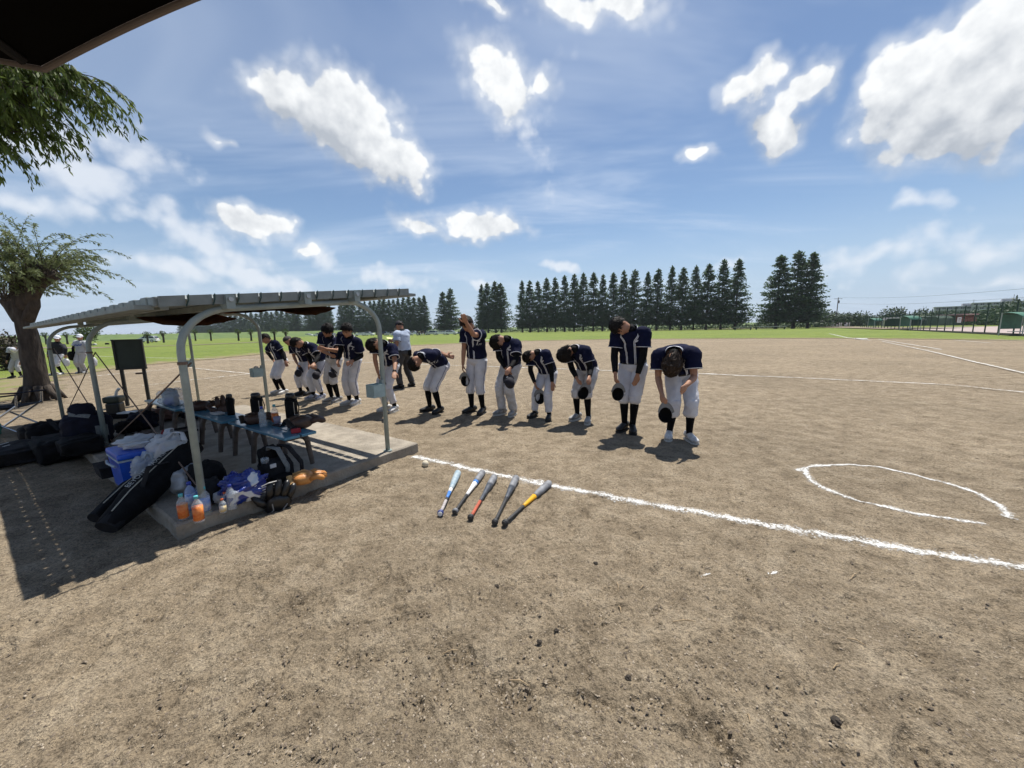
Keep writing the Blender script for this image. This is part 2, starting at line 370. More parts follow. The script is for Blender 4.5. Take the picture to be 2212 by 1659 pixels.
cc = mixn(nt, 1.0, cc, ramp(nt, pit, [(.33, (.70, .69, .68)), (.46, (1.03, 1.03, 1.03)), (.7, (1.12, 1.11, 1.09))]), 'MULTIPLY')  # hollows of the bump also darkened in the colour, as pit shade
c3 = ramp(nt, big, [(.32, (.86, .855, .85)), (.62, (1.08, 1.07, 1.06))]); cc = mixn(nt, 1.0, cc, c3, 'MULTIPLY')
c4 = ramp(nt, grit, [(.66, (0, 0, 0)), (.74, (.20, .18, .15))]); cc = mixn(nt, 1.0, cc, c4, 'ADD')
nt.links.new(cc, b.inputs['Base Color']); b.inputs['Roughness'].default_value = .95; b.inputs['Specular IOR Level'].default_value = .12
hh = mth(nt, 'MULTIPLY_ADD', fine, .020, mth(nt, 'MULTIPLY', mid, .025)); hh = mth(nt, 'MULTIPLY_ADD', grit, .003, hh); hh = mth(nt, 'MULTIPLY_ADD', speck, .008, hh); hh = mth(nt, 'MULTIPLY_ADD', pit, .035, hh)
bp = N(nt, 'ShaderNodeBump'); bp.inputs['Distance'].default_value = 1.0; bp.inputs['Strength'].default_value = .9
nt.links.new(hh, bp.inputs['Height']); nt.links.new(bp.outputs[0], b.inputs['Normal'])
ground = grid_object('ground', vs, quads, DIRT); tag(ground, kind='structure')

# grass: signed distance (m) to the edge of the dirt as an attribute, ragged in the shader
edge_px = [(-600, 900), (-250, 885), (0, 868), (55, 852), (85, 836), (111, 818), (185, 805), (231, 800), (319, 789), (405, 781), (493, 773), (629, 759), (793, 751), (932, 745), (1099, 737.5), (1322, 733.5), (1545, 732), (1755, 731), (1859, 731.5), (2212, 736), (2500, 742)]
EP = np.array([G(*p)[:2] for p in edge_px])
EP = np.r_[[[-60, 2]], EP, [[120, 60]]]
def seg_dist(px, py, E_):
    d = np.full(px.shape, 1e9)
    for (x0, y0), (x1, y1) in zip(E_[:-1], E_[1:]):
        dx, dy = x1-x0, y1-y0; t = np.clip(((px-x0)*dx+(py-y0)*dy)/(dx*dx+dy*dy+1e-9), 0, 1)
        d = np.minimum(d, np.hypot(px-x0-t*dx, py-y0-t*dy))
    return d
def poly_inside(px, py, poly):
    ins = np.zeros(px.shape, bool); n = len(poly)
    for a in range(n):
        x0, y0 = poly[a]; x1, y1 = poly[(a+1) % n]
        c = ((y0 > py) != (y1 > py)) & (px < (x1-x0)*(py-y0)/(y1-y0+1e-12)+x0); ins ^= c
    return ins
poly = np.r_[EP, [[3000, 1500]], [[3000, 4000]], [[-4000, 4000]], [[-4000, 2]]]
ga = np.radians(np.linspace(-76, 70, 420)); gr = np.exp(np.linspace(math.log(9.5), math.log(5500), 330))
A, Rr = np.meshgrid(ga, gr); GX = np.sin(A)*Rr; GY = np.cos(A)*Rr
sd = seg_dist(GX, GY, EP); sd = np.where(poly_inside(GX, GY, poly), sd, -sd)
gv = np.c_[GX.ravel(), GY.ravel(), (hground(GX, GY)+.012+np.clip(Rr/3000, 0, .4)).ravel()]
nA = len(ga); i, k = np.meshgrid(np.arange(len(gr)-1), np.arange(nA-1), indexing='ij')
gq = np.stack([i*nA+k, i*nA+k+1, (i+1)*nA+k+1, (i+1)*nA+k], -1).reshape(-1, 4)
keep = sd.ravel()[gq].max(1) > -0.9; gq = gq[keep]
used = np.unique(gq); remap = np.zeros(len(gv), int); remap[used] = np.arange(len(used)); gq = remap[gq]
GRASS, nt, b = nodes_of('outfield grass')
vec = N(nt, 'ShaderNodeTexCoord').outputs['Object']
att = N(nt, 'ShaderNodeAttribute', attribute_name='edge'); ed = att.outputs['Fac']
gn = noise_n(nt, vec, 1.3, 6, .65); gn2 = noise_n(nt, vec, .12, 4); gf = noise_n(nt, vec, 30, 4, .7)
gc = ramp(nt, gn, [(.28, (.100, .135, .028)), (.5, (.150, .195, .038)), (.72, (.200, .235, .056))])
gc = mixn(nt, 1.0, gc, ramp(nt, gf, [(.3, (.55, .6, .5)), (.65, (1.15, 1.15, 1.1))]), 'MULTIPLY')
gc = mixn(nt, 1.0, gc, ramp(nt, gn2, [(.32, (.82, .86, .8)), (.6, (1.1, 1.06, 1.0))]), 'MULTIPLY')
dry = mth(nt, 'MULTIPLY_ADD', gn, -5.0, mth(nt, 'MULTIPLY_ADD', ed, -.45, 3.6), clamp=True)
gc = mixn(nt, dry, gc, (.24, .19, .115))
nt.links.new(gc, b.inputs['Base Color']); b.inputs['Roughness'].default_value = .85; b.inputs['Specular IOR Level'].default_value = .2
bp = N(nt, 'ShaderNodeBump'); bp.inputs['Distance'].default_value = .03; nt.links.new(gf, bp.inputs['Height']); nt.links.new(bp.outputs[0], b.inputs['Normal'])
al = mth(nt, 'MULTIPLY_ADD', mth(nt, 'SUBTRACT', gn, .5), 4.0, ed); al = mth(nt, 'MULTIPLY_ADD', mth(nt, 'SUBTRACT', gf, .5), 1.6, al)
al = mth(nt, 'MULTIPLY_ADD', al, 2.5, .5, clamp=True); nt.links.new(al, b.inputs['Alpha'])
lawn = grid_object('grass_field', gv[used], gq, GRASS); tag(lawn, kind='structure')
at = lawn.data.attributes.new('edge', 'FLOAT', 'POINT'); at.data.foreach_set('value', sd.ravel()[used].astype(np.float32))

# chalk lines: strips that follow the ground, broken and dusty at their edges
CHALK, nt, b = nodes_of('chalk')
vec = N(nt, 'ShaderNodeTexCoord').outputs['Object']; att = N(nt, 'ShaderNodeAttribute', attribute_name='across'); ac = att.outputs['Fac']
q1 = noise_n(nt, vec, 9, 5, .65); q2 = noise_n(nt, vec, 60, 4, .7)
a1 = mth(nt, 'MULTIPLY_ADD', mth(nt, 'SUBTRACT', q1, .5), 2.6, mth(nt, 'SUBTRACT', 1.0, ac)); a1 = mth(nt, 'MULTIPLY_ADD', mth(nt, 'SUBTRACT', q2, .5), 3.4, a1)
nt.links.new(mth(nt, 'MULTIPLY_ADD', a1, .95, -.10, clamp=True), b.inputs['Alpha'])
nt.links.new(ramp(nt, q2, [(.3, (.46, .44, .40)), (.6, (.70, .70, .69))]), b.inputs['Base Color']); b.inputs['Roughness'].default_value = .9; b.inputs['Specular IOR Level'].default_value = .1
bp = N(nt, 'ShaderNodeBump'); bp.inputs['Distance'].default_value = .006; nt.links.new(q2, bp.inputs['Height']); nt.links.new(bp.outputs[0], b.inputs['Normal'])
def chalk(pxs, w, name='chalk_line', lift=.005, world=None, wob=.015, smooth=False):
    pts = [Vector(p) for p in world] if world else [G(*p) for p in pxs]
    L = [0]
    for a, b_ in zip(pts[:-1], pts[1:]): L.append(L[-1]+(b_-a).length)
    step = .06 if L[-1] < 25 else .35
    n = max(3, int(L[-1]/step)); vs = []; ac = []; M_ = 11
    P3 = np.array([p[:] for p in pts]); s = np.linspace(0, L[-1], n); cx = np.interp(s, L, P3[:, 0]); cy = np.interp(s, L, P3[:, 1])
    if smooth:
        Q = []
        PP = [P3[0]*2-P3[1], *P3, P3[-1]*2-P3[-2]]
        for i_ in range(1, len(PP)-2):
            for t in np.linspace(0, 1, 12, endpoint=False): a0, a1, a2, a3 = PP[i_-1:i_+3]; Q.append(.5*(2*a1+(a2-a0)*t+(2*a0-5*a1+4*a2-a3)*t*t+(3*a1-a0-3*a2+a3)*t**3))
        Q = np.array(Q+[P3[-1]]); ll = np.r_[0, np.cumsum(np.hypot(*np.diff(Q[:, :2], axis=0).T))]; s = np.linspace(0, ll[-1], n); cx = np.interp(s, ll, Q[:, 0]); cy = np.interp(s, ll, Q[:, 1])
    for _ in range(3):
        if len(pts) > 2 and n > 8: cx[1:-1] = (cx[:-2]+cx[1:-1]*2+cx[2:])/4; cy[1:-1] = (cy[:-2]+cy[1:-1]*2+cy[2:])/4
    tx, ty = np.gradient(cx), np.gradient(cy); l = np.hypot(tx, ty); nx, ny = -ty/l, tx/l
    cx = cx+nx*wob*pnoise(s*1.3, s*0+w*50); cy = cy+ny*wob*pnoise(s*1.3, s*0+w*50)
    for j in range(M_):
        q = (j/(M_-1)*2-1)*w*1.9; X = cx+nx*q; Y = cy+ny*q
        vs.append(np.c_[X, Y, hground(X, Y)+lift+np.clip(np.hypot(X, Y)-5, 0, 12)*.0025]); ac.append(np.full(n, abs(j/(M_-1)*2-1)*1.75))
    V = np.stack(vs, 1).reshape(-1, 3); a_ = np.stack(ac, 1).ravel(); i, k = np.meshgrid(np.arange(n-1), np.arange(M_-1), indexing='ij')
    q = np.stack([i*M_+k, i*M_+k+1, (i+1)*M_+k+1, (i+1)*M_+k], -1).reshape(-1, 4)
    o = grid_object(name, V, q, CHALK); tag(o, kind='structure'); at = o.data.attributes.new('across', 'FLOAT', 'POINT'); at.data.foreach_set('value', a_.astype(np.float32)); return o
chalk([(893, 986), (960, 1001), (1100, 1031), (1300, 1069), (1500, 1106), (1700, 1143), (1900, 1175), (2100, 1206), (2230, 1232), (2420, 1268)], .055)
chalk([(1722, 1018), (1752, 1011), (1790, 1006), (1850, 1004), (1910, 1011), (1960, 1021), (2060, 1047), (2110, 1066), (2152, 1088), (2176, 1108), (2172, 1118)], .032, smooth=True)
chalk([(1740, 1013), (1738, 1024), (1755, 1042), (1790, 1060), (1850, 1082), (1950, 1104), (2030, 1117), (2095, 1127), (2128, 1131)], .030, smooth=True)
chalk([(486, 777), (600, 779.5), (793, 784.5), (1060, 793), (1500, 808), (1800, 821), (2080, 834), (2180, 848), (2300, 856)], .055)
chalk([(60, 761), (86, 763), (200, 770), (319, 773.6), (486, 777)], .08)
chalk([(1905, 738), (2000, 758), (2100, 782), (2212, 808), (2300, 830)], .065)
chalk([(1745, 710), (1770, 717), (1800, 723), (1830, 730), (1880, 736)], .13)
chalk([(1898, 734), (1960, 744), (2033, 756)], .075); chalk([(1985, 756), (2033, 756.5)], .06)
chalk([(192, 815), (300, 805), (396, 796)], .045); chalk([(410, 796), (541, 809)], .045); chalk([(306, 835), (420, 822), (541, 809)], .045)
chalk([(2061, 735.5), (2141, 742)], .08); chalk([(2137, 735.5), (2230, 737)], .08)
# bases
def base_pad(name, c, s, label, rz):
    o = MB().bbox((0, 0, 0), (s, s, .07), None, .02).build(name, mat('base canvas', (.8, .79, .76), .7, var=.1)); o.location = (c.x, c.y, .05); o.rotation_euler = (0, 0, rz); tag(o, label, 'base')
base_pad('base_pad', G(1861, 733), .75, 'white square base where chalk foul line meets the right grass', R(36))
base_pad('base_pad', G(1053, 735.5), .75, 'small white base at the grass edge behind the bowing players', R(36))
# ---------------------------------------------------------------- trees
BARK = mat('bark', (.030, .023, .018), .95, base2=(.072, .055, .042), vscale=14, bump=.03, bscale=22, stretch=(1, 1, .25))
def leafmat(name, a, b, transluc=.25): return mat(name, a, .6, base2=b, vscale=1.2, detail=3, spec=.25, transluc=transluc)
CONE = leafmat('conifer needles', (.055, .095, .044), (.10, .152, .070), .42)
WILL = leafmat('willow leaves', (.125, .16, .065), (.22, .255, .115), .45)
WILD = leafmat('shaded willow leaves', (.075, .115, .026), (.15, .195, .045), .4)  # darker copy of the willow green, with shade put into the colour
def leaf_cards(cs, dirs, sizes, widths, seed=0):
    """one bent leaf-shaped quad per centre"""
    rg = np.random.default_rng(seed); n = len(cs); d = dirs/np.linalg.norm(dirs, axis=1)[:, None]
    r = rg.normal(size=(n, 3)); s = np.cross(d, r); s /= np.linalg.norm(s, axis=1)[:, None]+1e-9
    L = sizes[:, None]; W = widths[:, None]
    v = np.stack([cs, cs+d*L*.5+s*W*.5, cs+d*L, cs+d*L*.5-s*W*.5], 1).reshape(-1, 3)
    return v, np.arange(4*n).reshape(-1, 4)
def conifer_proto(seed, H=23.0, W=4.4):
    rg = np.random.default_rng(seed); rr = random.Random(seed)
    cs, ds, sz = [], [], []
    trunk = MB(); trunk.tube([(0, 0, -.3), (.02, 0, H*.1), (0, .03, H*.5), (0, 0, H*.97)], [.42, .30, .19, .03], 8)
    for i in range(300):
        t = rr.random()**1.15; z = H*(.10+.88*t); lean = 1-t
        R_ = W*(lean**.80)*(.70+.36*rr.random())*(.6 if rr.random() < .1 else 1)+.25
        if t < .10: R_ *= .8
        a = rr.uniform(0, 2*math.pi); up = .30*R_*rr.uniform(.2, 1)
        tip = np.array([math.cos(a)*R_, math.sin(a)*R_, z+up-.18*R_])
        b0 = np.array([0, 0, z-.1*R_]); trunk.tube([b0, tip*.6+b0*.4, tip*.92+b0*.08], [.055*lean+.02, .03*lean+.012, .01], 3, False)
        m = int(12+30*R_/W)
        for j in range(m):
            q = rr.uniform(.15, 1.0); c = b0+(tip-b0)*q+rg.normal(size=3)*np.array([.20, .20, .13])*(.75+R_*.2)
            cs.append(c); d = (tip-b0)/np.linalg.norm(tip-b0)*.6+rg.normal(size=3)*.5+np.array([0, 0, -.15]); ds.append(d); sz.append(rr.uniform(.30, .66))
    for j in range(120):
        z = H*rr.uniform(.88, 1.0); q = (1-z/H)*W*.5; cs.append(np.array([rg.normal()*q*.4, rg.normal()*q*.4, z])); ds.append(rg.normal(size=3)+np.array([0, 0, 1.2])); sz.append(.4)
    sz = np.array(sz); v, f = leaf_cards(np.array(cs), np.array(ds), sz, sz*.62, seed)
    return trunk, v, f
def mesh_np(name, v, f, material, smooth=False):
    o = grid_object(name, v, f, material); o.data.polygons.foreach_set('use_smooth', [smooth]*len(o.data.polygons)); return o
PROTOS = []
for s_ in range(5):
    tr, v, f = conifer_proto(s_+1, 23, (5.2, 4.9, 5.6, 4.7, 5.3)[s_])
    t_o = tr.build('trunk', BARK); c_o = mesh_np('crown', v, f, CONE)
    PROTOS.append((t_o.data, c_o.data)); bpy.data.objects.remove(t_o); bpy.data.objects.remove(c_o)
def c4(x, y): return 987.5+.372*x, 521.2+.372*y
def c3(x, y): return 384+.2976*x, 576+.2976*y
ROW_A = Vector((95, 115, 0)); ROW_D = Vector((-.82, .57, 0))
def row_point(px):
    d = ray(px, 715); r = d.x/d.y
    t = (ROW_A.x-r*ROW_A.y)/(r*ROW_D.y-ROW_D.x); return ROW_A+ROW_D*t
def top_height(px, py, p):
    d = ray(px, py); return CH+d.z/d.y*p.y
def conifer(px, py, label, group, jit=0.0, wide=1.0, seed=0):
    p = row_point(px)+Vector((0, jit, 0)); H = top_height(px, py, p); k = H/23
    root = thing('conifer_tree', (p.x, p.y, 0), label, 'tree', group)
    td, cd = PROTOS[seed % 5]; a = seed*2.4
    for nme, dta in (('trunk', td), ('crown', cd)):
        o = bpy.data.objects.new(nme, dta); COL.objects.link(o); o.parent = root
    wv = wide*(1+.13*math.sin(seed*5.3)); root.scale = (k*wv, k*wv, k); root.rotation_euler = (0, 0, a); return root
rowB = [(380, 228), (424, 228), (471, 230), (522, 213), (570, 210), (624, 198), (680, 190), (732, 182), (790, 182), (843, 192), (903, 182), (962, 168), (1024, 163), (1098, 178), (1157, 160), (1235, 143), (1300, 152), (1370, 140), (1443, 133), (1528, 105), (1611, 103)]
for i, q in enumerate(rowB): conifer(*c4(*q), f'tall conical tree, {ORD[i]} from left in the long row behind the players', 'long row of conical trees', seed=i*3+1, wide=1.02 if i < 18 else 1.15)
for i, q in enumerate([(1847, 80), (1948, 55), (2032, 65)]): conifer(*c4(*q), f'tall conical tree, {("left", "middle", "right")[i]} of the three biggest right of the long row', 'three biggest conical trees', seed=i+11, wide=1.3)
for i, q in enumerate([(150, 250), (182, 240), (225, 232), (258, 243)]): conifer(*c4(*q), f'conical tree, {ORD[i]} from left in the four-tree clump behind raised-arm player', 'clump of four conical trees', seed=i+21, wide=1.2)
for i, q in enumerate([(1935, 182), (1990, 155)]): conifer(*c3(*q), f'conical tree, {("left", "right")[i]} of the pair just right of the umpire', 'pair of conical trees', seed=i+31, wide=1.3)
mid = [(1195, 257), (1222, 255), (1250, 250), (1285, 250), (1330, 248), (1370, 250), (1410, 245), (1440, 245), (1478, 235), (1510, 232), (1545, 238), (1578, 235), (1612, 228), (1650, 222), (1688, 215), (1725, 222), (1765, 220), (1800, 208)]
for i, q in enumerate(mid): conifer(*c3(*q), f'dark conical tree, {ORD[i]} from left in the row behind the umpire', 'row of conical trees behind the umpire', seed=i+41, wide=1.15)
for i, q in enumerate([(955, 285), (990, 278), (1025, 262), (1055, 258), (1088, 262), (1115, 280)]): conifer(*c3(*q), f'dark conical tree, {ORD[i]} from left in the clump under the shelter roof', 'clump of conical trees under the roof', seed=i+61, wide=1.2)
far_n = 24
for i in range(far_n):
    x = 25+(880-25)*i/(far_n-1); conifer(*c3(x, 395-88*(i/(far_n-1))**.8+6*math.sin(i*2.2)), f'far conical tree, {ORD[i]} from left in the distant row beyond the levee', 'distant row of conical trees', seed=i+71, wide=1.6)

# ------------------------------------------------ willows
def willow_leaves(shoots, per, size, seed, droop=.9, bare=.12):
    rg = np.random.default_rng(seed); cs, ds, sz = [], [], []
    for pts in shoots:
        pts = np.array(pts); seg = np.linalg.norm(np.diff(pts, axis=0), axis=1); s = np.r_[0, np.cumsum(seg)]
        n = max(4, int(per*s[-1])); q = rg.uniform(bare*s[-1], s[-1], n)
        c = np.stack([np.interp(q, s, pts[:, j]) for j in range(3)], 1); t = np.stack([np.gradient(np.interp(np.linspace(0, s[-1], 40), s, pts[:, j])) for j in range(3)], 1)
        t /= np.linalg.norm(t, axis=1)[:, None]+1e-9; ti = t[np.clip((q/s[-1]*39).astype(int), 0, 39)]
        d = ti*.7+rg.normal(size=(n, 3))*.45+np.array([0, 0, -droop*.5]); cs.append(c+rg.normal(size=(n, 3))*.012); ds.append(d); sz.append(size*rg.uniform(.6, 1.3, n))
    cs, ds, sz = np.concatenate(cs), np.concatenate(ds), np.concatenate(sz)
    return leaf_cards(cs, ds, sz, sz*.24, seed)
def shoot(o, d0, L, droop, rr, n=9):
    p = Vector(o); d = Vector(d0).normalized(); pts = [p.copy()]
    for i in range(n):
        d = (d+Vector((rr.uniform(-.08, .08)+.03, rr.uniform(-.08, .08), -droop*(.25+.9*i/n)/n*2))).normalized(); p = p+d*(L/n); pts.append(p.copy())
    return pts
def bark_tube(path, radii, n=22, seed=0, amp=.10):
    """trunk whose outline swells and is furrowed"""
    mb = MB(); pts = [Vector(p) for p in path]; K_ = 7; P_, R_ = [], []
    for i in range(len(pts)-1):
        for j in range(K_): t = j/K_; P_.append(pts[i].lerp(pts[i+1], t)); R_.append(radii[i]*(1-t)+radii[i+1]*t)
    P_.append(pts[-1]); R_.append(radii[-1]); mb.tube(P_, R_, n)
    out = []
    for i, v in enumerate(mb.v):
        k, j = divmod(i, n); c = P_[k]; th = 2*math.pi*j/n; v = Vector(v)
        f = 1+amp*nz(math.cos(th)*1.6+seed, P_[k].z*1.3+math.sin(th)*1.6)*2+amp*.45*nz(th*5+seed, P_[k].z*2.2)*2
        out.append(tuple(c+(v-c)*f))
    mb.v = out; return mb
tb = G(88, 865); D0 = tb.y
def tp(x, y, dz=0): return P(x, y, D0+dz)
wil = thing('willow_tree', (tb.x, tb.y, 0), 'pollarded willow with thick dark leaning trunk left of the shelter', 'tree')
mb = bark_tube([tp(92, 885), tp(86, 860), tp(76, 800), tp(63, 735), tp(52, 690), tp(50, 655)], [.36, .235, .195, .165, .15, .175], 24, 3)
for a, b, c, r in (((50, 665), (42, 625), (38, 596), .15), ((52, 665), (85, 612), (116, 590), .135), ((46, 690), (22, 660), (12, 648), .115), ((54, 660), (62, 610), (70, 585), .14), ((60, 690), (74, 660), (70, 640), .10)):
    sub = bark_tube([tp(*a), tp(*b), tp(*c)], [r*1.2, r, r*1.05], 14, a[0], .16); o = len(mb.v); mb.v += sub.v; mb.f += [tuple(i+o for i in f) for f in sub.f]
for k in range(9):
    an = k*.7; rr = random.Random(k); e = tb+Vector((math.cos(an)*.45, math.sin(an)*.45, -.04)); mb.tube([tb+Vector((math.cos(an)*.2, math.sin(an)*.2, .35)), tb+Vector((math.cos(an)*.36, math.sin(an)*.34, .10)), e], [.085, .055, .015], 7)
trk = mb.build('trunk', BARK, wil, True)
rr = random.Random(11); shoots = []
for k in range(190):
    hx, hy = rr.choice([(40, 598), (66, 590), (100, 592), (12, 648), (56, 630), (30, 610)]); o = tp(hx+rr.uniform(-9, 9), hy+rr.uniform(-6, 8), rr.uniform(-.35, .35))
    az = rr.uniform(0, 2*math.pi); d = Vector((math.cos(az)*.75+.30, math.sin(az)*.75, rr.uniform(.5, 2.1))); shoots.append(shoot(o, d, rr.uniform(.55, 1.75), rr.uniform(.8, 1.6), rr))
mb = MB()
for s_ in shoots: mb.tube(s_, [.009-.0008*i for i in range(len(s_))], 4, False)
mb.build('branches', BARK, wil)
v, f = willow_leaves(shoots, 66, .085, 5, .9, .30); o = mesh_np('crown', v-np.array(tb), f, WILL); o.parent = wil
# second willow: only its hanging crown reaches into the picture
rb = Vector((-8.3, 3.4, 0)); w2 = thing('willow_tree', rb, 'dense drooping willow foliage hanging into the upper left corner', 'tree')
mb = bark_tube([rb+Vector((0, 0, -.1)), rb+Vector((.1, .1, 1.5)), rb+Vector((.3, .2, 3.2)), rb+Vector((.6, .5, 4.6))], [.42, .33, .28, .2], 18, 9); mb.build('trunk', BARK, w2, True)
rr = random.Random(5); shoots = []; mb = MB()
limbs = [((-30, 250, 4.9), 1), ((60, 200, 4.9), 1), ((150, 160, 4.9), 1), ((215, 160, 5.2), 1), ((255, 175, 5.3), 1), ((20, 150, 4.6), 1), ((110, 150, 5.4), 1), ((-60, 200, 4.2), 1), ((180, 215, 4.8), 1), ((100, 230, 4.7), 1), ((40, 255, 5.0), 1), ((0, 285, 4.7), 1), ((85, 285, 4.9), 1), ((140, 262, 5.0), 1), ((-40, 300, 4.4), 1), ((235, 205, 5.3), 1)]
for (lx, ly, dp), _ in limbs:
    e = P(lx-58, ly, dp); s0 = rb+Vector((.6, .5, 4.5)); m1 = s0.lerp(e, .5)+Vector((0, 0, .35)); mb.tube([s0, m1, e], [.09, .05, .02], 6)
    for k in range(66):
        q = rr.uniform(.30, 1.0); o = (s0.lerp(m1, q*2) if q < .5 else m1.lerp(e, q*2-1)); az = rr.uniform(0, 2*math.pi)
        shoots.append(shoot(o, Vector((math.cos(az)*.8+.35, math.sin(az)*.8, rr.uniform(-.2, .5))), rr.uniform(.35, .85), rr.uniform(1.2, 2.3), rr, 7))
for s_ in shoots: mb.tube(s_, [.008-.0009*i for i in range(len(s_))], 3, False)
mb.build('branches', BARK, w2)
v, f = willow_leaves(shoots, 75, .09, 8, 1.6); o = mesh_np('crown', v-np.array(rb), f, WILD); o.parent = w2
# tangled dark shrub behind the trunk
def shrub(name, c, rx, ry, h, n, size, m, label, cat, seed, kind=None, group=None, stem=True):
    rg = np.random.default_rng(seed); root = thing(name, (c.x, c.y, 0), label, cat, group)
    u = rg.normal(size=(n, 3)); u /= np.linalg.norm(u, axis=1)[:, None]; rr_ = rg.uniform(.35, 1.0, n)**.6; lump = 1+.28*np.sin(u[:, 0]*5+seed)*np.cos(u[:, 2]*4+u[:, 1]*3)
    cs = u*(rr_*lump)[:, None]*np.array([rx, ry, h*.5])+np.array([0, 0, h*.52]); cs[:, 2] = np.maximum(cs[:, 2], .04)
    v, f = leaf_cards(cs, rg.normal(size=(n, 3))+u*.8, np.full(n, size)*rg.uniform(.6, 1.3, n), np.full(n, size*.5), seed)
    o = mesh_np('crown', v, f, m); o.parent = root
    if stem:
        sm = MB(); r2 = random.Random(seed)
        for k in range(7): a = r2.uniform(0, 6.28); sm.tube([(0, 0, -.05), (math.cos(a)*rx*.3, math.sin(a)*ry*.3, h*.4), (math.cos(a)*rx*.7, math.sin(a)*ry*.7, h*.8)], [.03*h, .02*h, .005*h], 5)
        q = sm.build('trunk', BARK, None); q.parent = root
    return root
DKL = leafmat('dry dark leaves', (.030, .028, .018), (.075, .06, .034), .15)
BUSH = leafmat('bush leaves', (.045, .075, .020), (.095, .135, .035), .25)
FARL = leafmat('far foliage', (.040, .068, .034), (.070, .105, .048), .1)
p = G(14, 800); shrub('shrub', Vector((p.x, p.y, 0)), 1.15, .9, 1.75, 2600, .16, DKL, 'dark tangled shrub left of the willow trunk', 'shrub', 4)
# ---------------------------------------------------------------- far setting
def c5(x, y): return 1755.5+.2063*x, 603.5+.2063*y
def c1(x, y): return .2315*x, 603.5+.2315*y
LEVG = mat('levee grass', (.075, .125, .030), .9, base2=(.115, .165, .042), vscale=.25, bump=.05, bscale=3)
def bank(name, a, b, w, h, label=None):
    """long earth bank from a to b"""
    a, b = Vector(a), Vector(b); d = (b-a).normalized(); n = Vector((-d.y, d.x, 0)); mb = MB(); K_ = 60; prof = [(-w, -.3), (-w*.3, h*.96), (0, h), (w*.3, h*.96), (w, -.3)]; vs = []; fs = []
    for i in range(K_+1):
        c = a.lerp(b, i/K_); q = 1+.10*nz(i*.31, 3.3)
        for (u, z) in prof: vs.append(c+n*u+Vector((0, 0, z*q)))
    for i in range(K_):
        for j in range(4): fs.append((i*5+j, i*5+j+1, (i+1)*5+j+1, (i+1)*5+j))
    o = mb.add(vs, fs).build(name, LEVG, None, True); tag(o, kind='structure'); return o
bank('levee', (-330, 60, 0), (-95, 215, 0), 16, 2.9)
bank('levee', (-700, 700, 0), (700, 330, 0), 40, 4.2)
# brown track at the foot of the grass
TRK = mat('track earth', (.19, .15, .105), .95, var=.2, vscale=.6)
def strip(name, pts, w, material, z=.05):
    pts = [Vector(p) for p in pts]; vs = []; fs = []
    for i, p in enumerate(pts):
        t = (pts[min(i+1, len(pts)-1)]-pts[max(i-1, 0)]).normalized(); n = Vector((-t.y, t.x, 0)); vs += [p-n*w+Vector((0, 0, z)), p+n*w+Vector((0, 0, z))]
        if i: fs.append((2*i-2, 2*i-1, 2*i+1, 2*i))
    o = MB().add(vs, fs).build(name, material); tag(o, kind='structure'); return o
strip('path', [G(60, 752), G(230, 752), G(420, 746), G(600, 738)], 1.6, TRK, .09)
strip('path', [G(1330, 716.5), G(1600, 711), G(1790, 707), G(1990, 712)], 5.0, TRK, .22)
PAVE = mat('pale pink paving', (.42, .34, .32), .9, var=.08, vscale=.4)
fa = Vector((47, 35, 0)); fd = Vector((.59, .807, 0)).normalized(); fn = Vector((fd.y, -fd.x, 0))
strip('road', [fa-fd*12+fn*14, fa+fd*70+fn*14], 12.5, PAVE, .12)

# pollard stumps with a tuft, out on the grass
def stump(px, pyt, pyb, label):
    b = G(px, pyb); H = top_height(px, pyt, b); root = thing('pollard_tree', (b.x, b.y, 0), label, 'tree', 'small pollards on the outfield edge')
    bark_tube([(0, 0, -.1), (.05, 0, H*.5), (0, 0, H*.85)], [.22, .18, .26], 10, px).build('trunk', BARK).parent = root
    rg = np.random.default_rng(int(px)); n = 160; u = rg.normal(size=(n, 3)); u /= np.linalg.norm(u, axis=1)[:, None]; cs = u*rg.uniform(.2, .62, n)[:, None]+np.array([0, 0, H*.86])
    v, f = leaf_cards(cs, u+rg.normal(size=(n, 3))*.5, np.full(n, .30), np.full(n, .13), 3); mesh_np('crown', v, f, BUSH).parent = root
st = [(*c1(435, 500), c1(0, 610)[1]), (*c1(632, 500), c1(0, 608)[1]), (*c1(1382, 498), c1(0, 600)[1]), (*c1(1530, 488), c1(0, 592)[1])]+[(*c3(x, 460), c3(0, 540)[1]) for x in (130, 243, 443, 535, 705, 788)]
wh = ['left of the walking players', 'between the two walking players', 'just behind the white car', 'right of the white car', 'leftmost of six under the roof', 'second of six under the roof', 'third of six under the roof', 'fourth of six under the roof', 'fifth of six under the roof', 'last of six under the roof']
for (x, yt, yb), w in zip(st, wh): stump(x, yt, yb, 'small pollarded stump tree, '+w)
b = G(193, 747); H = 3.6; r_ = shrub('round_tree', b, 1.7, 1.6, 2.9, 1500, .34, BUSH, 'round leafy tree behind the walking pair of players', 'tree', 21, stem=False)
r_.children[0].location.z = 1.0; q = bark_tube([(0, 0, -.1), (0, 0, 1.2), (.1, 0, 2.4)], [.42, .35, .3], 12, 2).build('trunk', BARK); q.parent = r_

